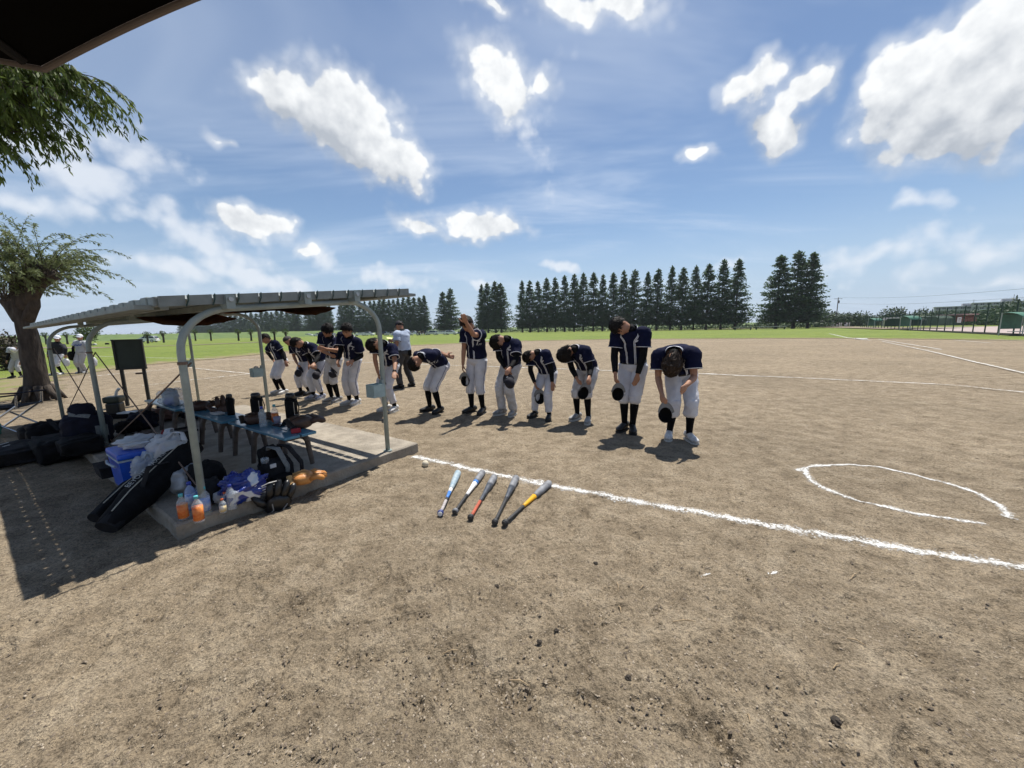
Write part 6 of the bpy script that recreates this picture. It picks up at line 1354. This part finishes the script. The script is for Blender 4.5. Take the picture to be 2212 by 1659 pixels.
        if S.get('trim', True) and not S.get('longsleeve'):
            o_ = (N_-2)*20; tv = [Vector(v) for v in t_.v]; q0 = [cp[-2]*.25+cp[-1]*.75+((tv[o_+k]*.25+tv[o_+20+k]*.75)-(cp[-2]*.25+cp[-1]*.75))*1.04 for k in range(20)]; q1 = [cp[-1]+(tv[o_+20+k]-cp[-1])*1.05+ax*.002 for k in range(20)]; q2 = [cp[-1]+(tv[o_+20+k]-cp[-1])*.93+ax*.003 for k in range(20)]
            trims.append(MB().add(q0+q1+q2, [(k, (k+1) % 20, 20+(k+1) % 20, 20+k) for k in range(20)]+[(20+k, 20+(k+1) % 20, 40+(k+1) % 20, 40+k) for k in range(20)]))
    jo = js.build('jersey', jm, root, True)
    for t_ in trims: t_.build('sleeve_trim', S.get('trimm', TRIM), jo, True)
    if S.get('pipes', True):
        for sg in (-1, 1):
            path = [(1.0, math.pi), (1.0, math.pi*.8), (.995, math.pi*.62), (.985, math.pi*.46), (.965, math.pi*.34), (.935, math.pi*.25), (.89, .52), (.84, .36), (.78, .26)]+[(t, .24) for t in np.linspace(.7, .04, 14)]
            ps = [surf(t, sg*ph, .005*s) for t, ph in path]; ps = catmull(ps, 3)
            for off in (-.0075, .0075):
                vs = []; fs = []
                for i, p in enumerate(ps):
                    t_ = (ps[min(i+1, len(ps)-1)]-ps[max(i-1, 0)]).normalized(); nn = (p-cen(min(1, max(0, i/len(ps)*-1+1)))); nn = (nn-t_*nn.dot(t_)).normalized(); w_ = t_.cross(nn); o_ = p+w_*off*s+nn*.001; vs += [o_-w_*.0050*s, o_+nn*.002, o_+w_*.0050*s]
                    if i: b_ = 3*(i-1); fs += [(b_, b_+1, b_+4, b_+3), (b_+1, b_+2, b_+5, b_+4)]
                MB().add(vs, fs).build('piping', TRIM, jo, True)
        def chest(txt, size, ph0, t0, shear=.3):
            vs, fs = text_mesh(txt, size*s, shear); MB().add([surf(t0+y/(.5*s), ph0-x/(.17*s), .007*s) for x, y in vs], fs).build('chest_lettering', TRIM, jo)
        chest('T', .135, -.62, .66); chest('AD', .050, -.98, .60)
        vs = []; fs = []        # swash on the T
        for j in range(9):
            q = j/8; x = -.055+.12*q; y = .050+.014*math.sin(q*5)-.008*q
            for w_ in (-.011*(1-q*.6), .011*(1-q*.6)): vs.append(surf(.66+(y+w_)*s/(.5*s), -.62-x*s/(.17*s), .008*s))
            if j: b_ = 2*(j-1); fs.append((b_, b_+1, b_+3, b_+2))
        MB().add(vs, fs).build('chest_lettering', TRIM, jo)
    if S.get('script'):
        vs = []; fs = []
        for j in range(25):
            q = j/24; ph = .75-1.5*q; y = .016*math.sin(q*22)
            for w_ in (-.022, .022): vs.append(surf(.60+.06*q+(y+w_)/(.5*s), ph, .008*s))
            if j: b_ = 2*(j-1); fs.append((b_, b_+1, b_+3, b_+2))
        MB().add(vs, fs).build('chest_script', SCR, jo)
    # --- undershirt sleeves
    for sd in 'LR':
        if sd in S.get('under', 'LR') and not S.get('longsleeve'):
            sh, el, wr = arms[sd]; cp, rr_, _ = limb((sh, el, wr-(wr-el).normalized()*.015), [(0, .062*s), (.3, .053*s), (.5, .046*s), (.65, .047*s), (1, .033*s)], 5); t_ = fold(MB().tube(cp, rr_, 14), cp, 14, .004*s, seed+3); t_.build('undershirt_sleeve', UND, root, True)
    if S.get('watch'): sh, el, wr = arms[S['watch']]; d = (wr-el).normalized(); MB().tube([wr-d*.035, wr-d*.012], .033*s, 14).build('wristwatch', BELT, root, True)
    MB().tube([cen(.96), cen(1.0), neck+(hd_-neck).normalized()*.036], [(.072*s, .066*s), (.064*s, .060*s), (.058*s, .056*s)], 18, side=rS).build('undershirt_collar', UND, root, True)
    # --- trousers
    pm = S.get('pants', PANT); TT = [-.24, -.17, -.06, .04, .12]; TW = [.120, .160, .178, .168, .158]; TD = [.085, .118, .136, .124, .112]; n = 30; ts = [.11, .06, .0, -.06, -.12, -.18, -.23]; vs = []; fs = []
    for t in ts:
        for k in range(n): vs.append(surf(t, 2*math.pi*k/n, 0, TW, TD, TT))
    for i in range(len(ts)-1):
        for k in range(n): fs.append((i*n+k, (i)*n+(k+1) % n, (i+1)*n+(k+1) % n, (i+1)*n+k))
    fs += [tuple(range(n)), tuple((len(ts)-1)*n+k for k in range(n-1, -1, -1))]; tb_ = MB().add(vs, fs); end = S.get('hem', .62); legp = {}
    for sd, sg in (('L', -1), ('R', 1)):
        hp_, kn, an = legs[sd]; q = (hp_-kn); full = S.get('hem', .62) > .9; rad_ = [(0, .100*s), (.2, .098*s), (.42, .082*s), (.52, .077*s), (.68, .074*s), (.8, (.071 if full else .066)*s), (1, (.070 if full else .052)*s)]
        cp, rr_, T_ = limb((hp_+Vector((0, 0, .01)), kn, an), rad_, 7); tE = .5+.5*end; m_ = [i for i, t in enumerate(T_) if t <= tE]; cp2 = [cp[i] for i in m_]; r2 = [rr_[i]*wide**.6 for i in m_]
        if end < .6: r2[-2] *= 1.06; r2[-1] *= .86
        t_ = MB().tube(cp2, r2, 20, side=RT); fold(t_, cp2, 20, .019*s, seed*1.7+sg, 1.1, 1.3); tb_.add(t_.v, t_.f); legp[sd] = (t_, cp2, sg)
    to = tb_.build('trousers', pm, root, True)
    if S.get('stripe'):
        for sd in 'LR':
            t_, cp2, sg = legp[sd]; k = 0 if sg > 0 else 10; vs = []; fs = []
            for i in range(1, len(cp2)):
                v = Vector(t_.v[i*20+k]); a_ = Vector(t_.v[i*20+(k+1) % 20]); b_ = Vector(t_.v[i*20+(k-1) % 20]); o_ = (v-cp2[i]).normalized(); w_ = (a_-b_).normalized()*.0045*s; vs += [v-w_+o_*.004, v+w_+o_*.004]
                if i > 1: q_ = 2*(i-2); fs.append((q_, q_+1, q_+3, q_+2))
            MB().add(vs, fs).build('side_piping', PIPE, to)
    bl_ = [[surf(t, 2*math.pi*k/24, .006*s, TW, TD, TT) for k in range(24)] for t in (.045, .09)]; MB().add(bl_[0]+bl_[1], [(k, (k+1) % 24, 24+(k+1) % 24, 24+k) for k in range(24)]).build('belt', S.get('belt', BELT), root, True)
    # --- socks and shoes
    for sd, ft, sg in (('L', fL, -1), ('R', fR, 1)):
        hp_, kn, an = legs[sd]; MB().tube([kn.lerp(an, .15), kn.lerp(an, .35), kn.lerp(an, .7), an+Vector((0, 0, .0)), an-Vector((0, 0, .03))], [.054*s, .056*s, .043*s, .037*s, .04*s], 14).build('sock', S.get('sock', SOCK), root, True)
        fd_ = S.get('fd', {}).get(sd); d = Vector((*fd_, 0)).normalized() if fd_ else (F+RT*sg*.28).normalized(); r = Vector((d.y, -d.x, 0)); b0 = Vector((an.x, an.y, 0))-d*.01; k = s*1.04
        prof = [(-.072, .016, .020), (-.066, .030, .040), (-.03, .036, .046), (.02, .037, .050), (.07, .042, .040), (.12, .047, .032), (.155, .044, .027), (.182, .032, .022), (.196, .014, .015)]
        so_ = S.get('shoe', {}).get(sd, S.get('shoem', SHW)); sh_o = MB().tube([b0+d*x*k+Vector((0, 0, .018+h*k)) for x, w_, h in prof], [(w_*k, h*k) for x, w_, h in prof], 16, side=r)
        lo = Vector((0, 0, 0)); sh_o.v = [(v[0], v[1], max(v[2], .012)) for v in sh_o.v]; sh_o.tube([b0+d*-.012*k+Vector((0, 0, .06*k)), b0+d*-.016*k+Vector((0, 0, .112*k))], [(.042*k, .052*k), (.040*k, .048*k)], 14, side=r)
        s1 = sh_o.build('shoe', so_, root, True); sp2 = MB().prism([b0+d*x*k+r*w_*1.06*k+Vector((0, 0, -.004)) for x, w_, h in prof]+[b0+d*x*k-r*w_*1.06*k+Vector((0, 0, -.004)) for x, w_, h in prof[::-1]], (0, 0, .024)); sp2.build('sole', S.get('sole', SOLW), s1)
        for j in range(3): MB().tube([b0+d*(.045+.03*j)*k+r*q*.026*k+Vector((0, 0, (.098-.016*j)*k*(1 if q == 0 else .9))) for q in (-1, 0, 1)], .004, 5).build('shoelace', S.get('lace', TRIM if so_ in (SHK, SHG) else GLC), s1)
    return dict(root=root, hands=hands, arms=arms, head=hc, s=s, F=F, RT=RT, neck=neck, cen=cen)

LINE = 'navy team lined up bowing'
def W(*p): return p
NEAR, FAR = 'n', 'f'
# 1 leftmost, behind the middle post
p1_ = build_person(dict(seed=1, F=(-.58, -.81), fl=k5(562, 1305), fr=k5(470, 1300), pel=k5(505, 780), neck=k5(345, 490), head=k5(212, 420), tilt=-12, back=.12, hair='short',
    L=(k5(548, 690), 'n', k5(568, 800), 'n', dict(curl=.25)), R=(k5(285, 650), 'f', k5(390, 800), 'n'), hem=.20, shoem=SHW), 'leftmost bowing player in navy jersey, behind the middle shelter post', LINE)
p2_ = build_person(dict(seed=2, F=(-.52, -.85), fl=k5(945, 1320), fr=k5(815, 1325), pel=k5(890, 790), neck=k5(705, 545), head=k5(600, 465), tilt=18, back=.12, hair='buzz', hairm=HAIRS, under='',
    R=(k5(705, 740), 'n', k5(752, 838), 'n', dict(curl=.7)), L=(k5(930, 720), 'f', k5(940, 850), 'n'), hem=.72, shoem=SHK, sole=SOLK), 'cropped haired navy player bowing, half hidden second from left', LINE)
held_cap(p2_['hands']['R'], (-.3, -.9, .1), (.25, .0, 1), 'dark cap held by the half hidden cropped haired player')
p3_ = build_person(dict(seed=3, F=(-.52, -.85), fl=k5(1145, 1385), fr=k5(1015, 1385), pel=k5(1115, 780), neck=k5(870, 545), head=k5(735, 505), tilt=25, back=.14, hair='short', stripe=True,
    L=(k5(1075, 735), 'n', k5(1015, 835), 'n', dict(curl=.6)), R=(k5(945, 760), 'n', k5(985, 860), 'n', dict(curl=.7)), hem=.80, shoem=SHN), 'navy player bowing over clasped hands, third from left, striped shoes', LINE)
held_cap(p3_['hands']['R'], (-.2, -.9, .2), (-.15, .1, 1), 'dark cap in the clasped hands of the third player from left')
p4_ = build_person(dict(seed=4, F=(-.52, -.85), fl=k5(1400, 1430), fr=k5(1300, 1430), pel=k5(1325, 740), neck=k5(1250, 415), head=k5(1225, 315), tilt=0, back=.0, hair='fringe', yaw=-12, under='',
    L=(k5(1385, 640), 'n', k5(1190, 608), 'n', dict(curl=.8)), R=(k5(1120, 620), 'f', k5(1250, 690), 'n', dict(curl=.6)), hem=.30, pants=PANTD, shoem=SHG), 'upright navy player with long fringe and folded bare forearms', LINE)
p5_ = build_person(dict(seed=5, F=(-.48, -.88), fl=k5(1690, 1470), fr=k5(1575, 1475), pel=k5(1620, 750), neck=k5(1555, 410), head=k5(1525, 312), tilt=0, back=.0, hair='short', yaw=-20, stripe=True,
    L=(k5(1745, 715), 'f', k5(1610, 795), 'n', dict(curl=.4)), R=(k5(1425, 690), 'n', k5(1385, 790), 'n', dict(curl=.7)), hem=.78, shoem=SHW), 'upright smiling navy player fifth from left, hands before his belt', LINE)
held_cap(p5_['hands']['R'], (-.55, -.5, -.4), (.5, .1, .75), 'dark cap held low by the upright smiling player')
p6_ = build_person(dict(seed=6, F=(-.52, -.85), fl=k6(565, 1440), fr=k6(445, 1435), pel=k6(490, 770), neck=k6(385, 480), head=k6(238, 490), tilt=28, back=.12, hair='fringe', under='', watch='L', wide=1.03,
    L=(k6(562, 745), 'n', k6(552, 885), 'n', dict(curl=.15)), R=(k6(275, 700), 'f', k6(320, 900), 'n', dict(curl=.7)), hem=.80, shoem=SHW), 'bowing navy player with wristwatch behind the right front post', LINE)
held_cap(p6_['hands']['R'], (-.3, -.9, .1), (.05, .0, 1), 'dark cap mostly hidden behind the right front post')
p7_ = build_person(dict(seed=7, F=(-.72, -.69), fl=k6(1200, 1465), fr=k6(1060, 1440), pel=k6(1205, 775), neck=k6(930, 665), head=k6(830, 765), tilt=35, back=.02, hair='short', under='', stripe=True,
    L=(k6(1180, 600), 'f', k6(1285, 640), 'f', dict(curl=.5)), R=(k6(1150, 590), 'f', k6(1290, 650), 'f', dict(curl=.6)), hem=.22, shoem=SHK, sole=SOLK), 'navy player bowing lowest with hands behind his back', LINE)
pp = p7_['hands']['L']; o = MB().bbox((0, 0, 0), (.11, .02, .05), None, .008).build('folded_hat', CAPG, None); o.location = pp+Vector((.05, 0, -.03)); o.rotation_euler = (.3, .5, .4); tag(o, 'pale folded cap behind the back of the lowest bowing player', 'hat')
p8_ = build_person(dict(seed=8, F=(-.58, -.81), fl=k6(1810, 1470), fr=k6(1655, 1455), pel=k6(1725, 690), neck=k6(1665, 285), head=k6(1585, 195), tilt=5, back=.0, hair='short', hairm=HAIRB, under='',
    L=(k6(1675, 355), 'n', k6(1570, 175), 'n', dict(curl=.35, to=k6(1535, 90), side='n')), R=(k6(1535, 590), 'n', k6(1525, 780), 'n', dict(curl=.75)), hem=.45, shoem=SHK, sole=SOLK, stripe=True), 'tall navy player raising one hand to his forehead', LINE)
held_cap(p8_['hands']['R'], (.35, .9, .1), (.03, .0, 1), 'dark cap hanging from the hand of the forehead wiping player')
p9_ = build_person(dict(seed=9, F=(-.62, -.78), fl=k7(425, 1430), fr=k7(270, 1420), pel=k7(390, 740), neck=k7(322, 400), head=k7(190, 430), tilt=30, back=.10, hair='fringe', wide=1.06,
    L=(k7(455, 680), 'n', k7(375, 795), 'n', dict(curl=.5)), R=(k7(225, 715), 'n', k7(320, 800), 'n', dict(curl=.6)), hem=.97, pants=PANTD, shoem=SHG), 'navy player bowing in long loose trousers, hands crossed in front', LINE)
held_cap(p9_['hands']['L'], (-.1, -.95, .25), (-.35, .05, .9), 'dark cap held across the thigh of the long trousered player')
p10 = build_person(dict(seed=10, F=(-.50, -.86), fl=k7(905, 1490), fr=k7(705, 1460), pel=k7(890, 850), neck=k7(735, 585), head=k7(612, 640), tilt=22, back=.16, hair='short', wide=1.04,
    L=(k7(965, 900), 'n', k7(950, 1010), 'n', dict(curl=.25)), R=(k7(650, 900), 'n', k7(712, 1000), 'n', dict(curl=.7)), hem=.90, shoem=SHK, sole=SOLK), 'navy player bowing with a hand on each knee, cap on his thigh', LINE)
held_cap(p10['hands']['R'], (.1, .95, -.2), (-.1, .0, 1), 'upturned dark cap with grey brim before the knee leaning player')
p11 = build_person(dict(seed=11, F=(-.58, -.81), fl=k7(1440, 1530), fr=k7(1290, 1490), pel=k7(1430, 790), neck=k7(1245, 535), head=k7(1110, 610), tilt=34, back=.14, hair='long',
    L=(k7(1475, 800), 'n', k7(1455, 915), 'n', dict(curl=.5)), R=(k7(1215, 800), 'n', k7(1280, 925), 'n', dict(curl=.5)), hem=.25, pants=PANTD, shoem=SHG), 'navy player bowing with floppy hair, third from right', LINE)
held_cap(p11['hands']['L'], (-.2, .9, .0), (.35, .05, .9), 'dark cap held between the knees of the floppy haired player')
p12 = build_person(dict(seed=12, F=(-.48, -.87), fl=k8(400, 1370), fr=k8(310, 1350), pel=k8(410, 600), neck=k8(375, 215), head=k8(255, 178), tilt=18, back=.04, hair='short', stripe=True,
    L=(k8(520, 560), 'n', k8(455, 745), 'n', dict(curl=.35)), R=(k8(195, 520), 'n', k8(208, 715), 'n', dict(curl=.7)), hem=.30, shoem=SHK, sole=SOLK), 'tall navy player standing with head bowed, second from right', LINE)
held_cap(p12['hands']['R'], (.1, .95, .1), (.0, -.05, 1), 'upturned dark cap held by the tall player second from right')
p13 = build_person(dict(seed=13, F=(-.22, -.97), fl=k8(1035, 1470), fr=k8(815, 1440), pel=k8(945, 690), neck=k8(870, 490), head=k8(850, 610), tilt=38, back=.16, hair='long', hairm=HAIRB, under='', wide=1.10,
    L=(k8(1095, 760), 'n', k8(1010, 850), 'n', dict(curl=.2)), R=(k8(690, 780), 'n', k8(730, 940), 'n', dict(curl=.65)), hem=.45, shoem=SHW), 'rightmost navy player bowing towards the camera, wavy hair hanging', LINE)
held_cap(p13['hands']['R'], (.1, .97, -.1), (.0, .0, 1), 'upturned dark cap with grey brim held by the rightmost player')
# umpire
um = build_person(dict(seed=14, F=(-.88, .40), fl=k6(640, 1120), fr=k6(812, 1090), pel=k6(690, 590), neck=k6(655, 290), head=k6(628, 232), tilt=6, back=.0, ns='f', hs='f', hair='cap', cap=CAPK, skin=SKIN2, under='', pipes=False, trim=True, trimm=BELT, jersey=UMPS, pants=UMPT, wide=1.08,
    L=(k6(585, 505), 'n', k6(540, 445), 'f', dict(curl=.7)), R=(k6(600, 470), 'f', k6(530, 440), 'f', dict(curl=.7)), hem=.97, shoem=SHK, sole=SOLK, kp=dict(L=(-.8, .2, 0), R=(-.6, .2, 0))), 'umpire in pale blue shirt and dark slacks walking left behind the players')
q = um['hands']['L']; o = MB().box((0, 0, 0), (.20, .14, .006)).build('score_sheet', mat('yellow paper', (.72, .74, .32), .8), None); o.location = q+Vector((-.06, -.03, .02)); o.rotation_euler = (.25, .15, .4); tag(o, 'yellow sheet in the hands of the umpire', 'paper')
q = um['cen'](.02)+Vector((.17, -.06, -.05)); o = MB().bbox((0, 0, 0), (.08, .10, .16), None, .02).build('belt_pouch', BLK, None); o.location = q; o.rotation_euler = (0, 0, .4); tag(o, 'black ball pouch on the belt of the umpire', 'pouch')
# visitors leaving at the left
w1_ = build_person(dict(seed=15, F=(.10, -1), fl=k9(775, 715), fr=k9(690, 715), pel=k9(722, 455), neck=k9(722, 312), head=k9(715, 262), tilt=0, back=0, hair='cap', cap=TRIM, jersey=DKJ, longsleeve=True, pipes=False, under='',
    L=(k9(815, 390), 'n', k9(815, 470), 'n', dict(curl=.7)), R=(k9(612, 410), 'n', k9(588, 490), 'n', dict(curl=.8)), hem=.30, shoem=SHW), 'visitor in dark top and white trousers behind the rear post')
w2_ = build_person(dict(seed=16, F=(.05, -1), fl=k9(1070, 690), fr=k9(1015, 695), pel=k9(1012, 440), neck=k9(1003, 285), head=k9(992, 235), tilt=0, back=0, hair='cap', cap=TRIM, jersey=GRJ, pipes=False, script=True, trim=False, pants=GRP, wide=1.05,
    L=(k9(1105, 380), 'n', k9(1133, 460), 'n', dict(curl=.8)), R=(k9(905, 390), 'n', k9(918, 470), 'n', dict(curl=.8)), hem=.96, shoem=SHW), 'visitor in grey jersey and white cap carrying bags')
w3_ = build_person(dict(seed=17, F=(.25, -.97), fl=k9(272, 752), fr=k9(165, 755), pel=k9(215, 510), neck=k9(190, 390), head=k9(165, 390), tilt=30, back=.1, hair='cap', cap=TRIM, jersey=GRJ, pipes=False, trim=False, pants=GRP,
    L=(k9(265, 480), 'n', k9(255, 560), 'n'), R=(k9(105, 470), 'n', k9(75, 560), 'n', dict(curl=.7)), hem=.55, shoem=SHK, sole=SOLK), 'visitor in grey bending down behind the willow trunk')
MB().tube([w2_['head']+w2_['F']*.098+w2_['RT']*-.07, w2_['head']+w2_['F']*.112+Vector((0, 0, .01)), w2_['head']+w2_['F']*.098+w2_['RT']*.07], [(.012, .016)]*3, 8).build('sunglasses', EYE, w2_['root'])
def c_bag(p, s, label, seed, m=PLB): 
    root = thing('carrier_bag', p, label, 'bag'); blob_mb(p-UPV*(.22*s), (Vector((.15*s, 0, 0)), Vector((0, .08*s, 0)), UPV*.19*s), .75, .3, 2.2, seed, 30, 20).build('film', m, root, True)
    for q in (-1, 1): MB().tube([p+Vector((q*.07*s, 0, -.09*s)), p+Vector((q*.03*s, 0, .0))], [(.02*s, .006)]*2, 6).build('handle', m, root)
    return root
PLW = mat('opaque white bag film', (.70, .70, .72), .5, bump=.006, bscale=24, transluc=.2)
bg_ = c_bag(w2_['hands']['L'], 1.05, 'white carrier bag with blue mark in the grey visitor\'s left hand', 3, PLW); MB().box(bg_.location-UPV*.26+Vector((.0, -.10, 0)), (.10, .012, .07)).build('printed_mark', SCR, bg_)
c_bag(w1_['hands']['L'], .8, 'white carrier bag between the two walking visitors', 5, PLW)
gb = w2_['hands']['R']; o = blob_mb(gb+Vector((-.10, 0, .06)), (Vector((.17, 0, 0)), Vector((0, .13, 0)), UPV*.20), .8, .25, 2.2, 9, 26, 16).build('shoulder_bag', BLK, None, True, origin=gb); tag(o, 'black round bag at the grey visitor\'s right side', 'bag')
def carried_bat(h, px, label):
    e = G(*px)+UPV*.06; h = Vector(h); d = (e-h).normalized(); root = thing('baseball_bat', h, label, 'bat'); L = .72
    MB().tube([h-d*.10, h-d*.08, h+d*.2, h+d*.45, h+d*(L-.02), h+d*L], [.024, .014, .015, .028, .034, .02], 12).build('barrel', BKB, root, True); MB().lathe(h-d*.11, [(.025, 0), (.025, .015)], 12, d).build('knob', BKB, root)
carried_bat(w1_['hands']['R'], k9(652, 722), 'black bat carried point down by the dark topped visitor'); carried_bat(w2_['hands']['R']+Vector((.05, 0, 0)), k9(985, 700), 'black bat carried by the grey visitor beside his leg')
# far figures: small standing people
FARD, FARW = mat('far dark shirt', (.012, .013, .03), .9), mat('far white cloth', (.62, .62, .64), .9)
def small_person(h=1.7, top=FARD, low=FARW, walk=0.0):
    root = bpy.data.objects.new('person', None); COL.objects.link(root)
    b = MB(); b.ell((0, 0, 1.58), (Vector((.09, 0, 0)), Vector((0, .10, 0)), Vector((0, 0, .13))), 10, 7); b.tube([(0, 0, 1.35), (0, 0, 1.5)], .06, 8)
    for q in (-1, 1): b.tube([(q*.24, 0, 1.32), (q*.30, .03, 1.05), (q*.28, -.08, .82)], [.055, .045, .035], 7); b.tube([(q*.1, 0, .9), (q*.12, -.02+q*walk, .48), (q*.13, q*walk*1.5, .03)], [.075, .055, .04], 7)
    b.build('body', SKIN, None, True).parent = root
    MB().tube([(0, 0, .88), (0, 0, 1.1), (0, 0, 1.32), (0, 0, 1.44)], [(.17, .12), (.17, .11), (.21, .12), (.09, .08)], 14).tube([(.17, 0, 1.38), (.28, .02, 1.12)], [.08, .07], 8).tube([(-.17, 0, 1.38), (-.28, .02, 1.12)], [.08, .07], 8).build('shirt', top, None, True).parent = root
    t = MB(); t.tube([(0, 0, .98), (0, 0, .84)], [(.17, .12), (.18, .13)], 12)
    for q in (-1, 1): t.tube([(q*.095, 0, .92), (q*.12, -.02+q*walk, .48), (q*.13, q*walk*1.4, .10)], [.095, .08, .065], 9)
    t.build('trousers', low, None, True).parent = root; MB().ell((0, .0, 1.64), (Vector((.10, 0, 0)), Vector((0, .11, 0)), Vector((0, 0, .10))), 10, 6).build('cap', FARD, None, True).parent = root
    return root
SPR = {('d', 0): small_person(), ('w', 0): small_person(1.7, FARW, FARW), ('d', 1): small_person(1.7, FARD, FARW, .14)}; USED = set()
def far_person(px, py, kind, rz, label, group):
    o = SPR[kind] if kind not in USED else copy_tree(SPR[kind]); USED.add(kind); p = G(px, py); o.location = (p.x, p.y, .1); o.rotation_euler = (0, 0, rz); tag(o, label, 'person', group)
xs = [845, 853, 866, 879, 891, 902, 909, 914]
for i, x in enumerate(xs): far_person(x, 727.2-.006*(x-845), ('d', i % 2), i*1.3, f'tiny far player in dark shirt, {ORD[i]} from left beneath the parked cars', 'far players between the trees')
for i in range(8): far_person(1645+i*4.0+1.2*math.sin(i*2), 708.9-.1*i*.2, ('w', 0), i*1.1, f'tiny far player in white, {ORD[i]} from left in the group under the right trees', 'far players under the right trees')
far_person(1616, 709.6, ('d', 0), 1.0, 'tiny lone figure in dark shirt left of the far white group', None)
for i in range(9): far_person(1790+i*5.6+1.5*math.sin(i*2.3), 707.4, ('w', 0) if i % 3 else ('d', 0), i*.9, f'tiny far player, {ORD[i]} from left in the group by the utility pole', 'far players by the pole')
# visitors' gear left on the grass
for i, (x, y) in enumerate([(1180, 350), (1335, 340)]):
    p = G(*k9(x, y)); o = blob_mb(p+UPV*.2, (Vector((.35, 0, 0)), Vector((0, .25, 0)), UPV*.22), .7, .3, 2, i, 16, 10, .01).build('kit_bag', PLW if i == 0 else BLK, None, True, origin=p); tag(o, ('white kit bag on the far grass by the round tree', 'dark kit bag on the far grass left of the board')[i], 'bag')
# ---------------------------------------------------------------- summer haze
HZ = bpy.data.materials.new('summer haze'); HZ.use_nodes = True; nt = HZ.node_tree; nt.nodes.clear(); ho = nt.nodes.new('ShaderNodeOutputMaterial'); pv = nt.nodes.new('ShaderNodeVolumePrincipled')
pv.inputs['Color'].default_value = (.80, .88, 1.0, 1); pv.inputs['Density'].default_value = .00016; pv.inputs['Anisotropy'].default_value = .2; nt.links.new(pv.outputs[0], ho.inputs['Volume'])
o = MB().box((0, 0, 16), (13000, 13000, 36)).build('haze', HZ); tag(o, kind='stuff')
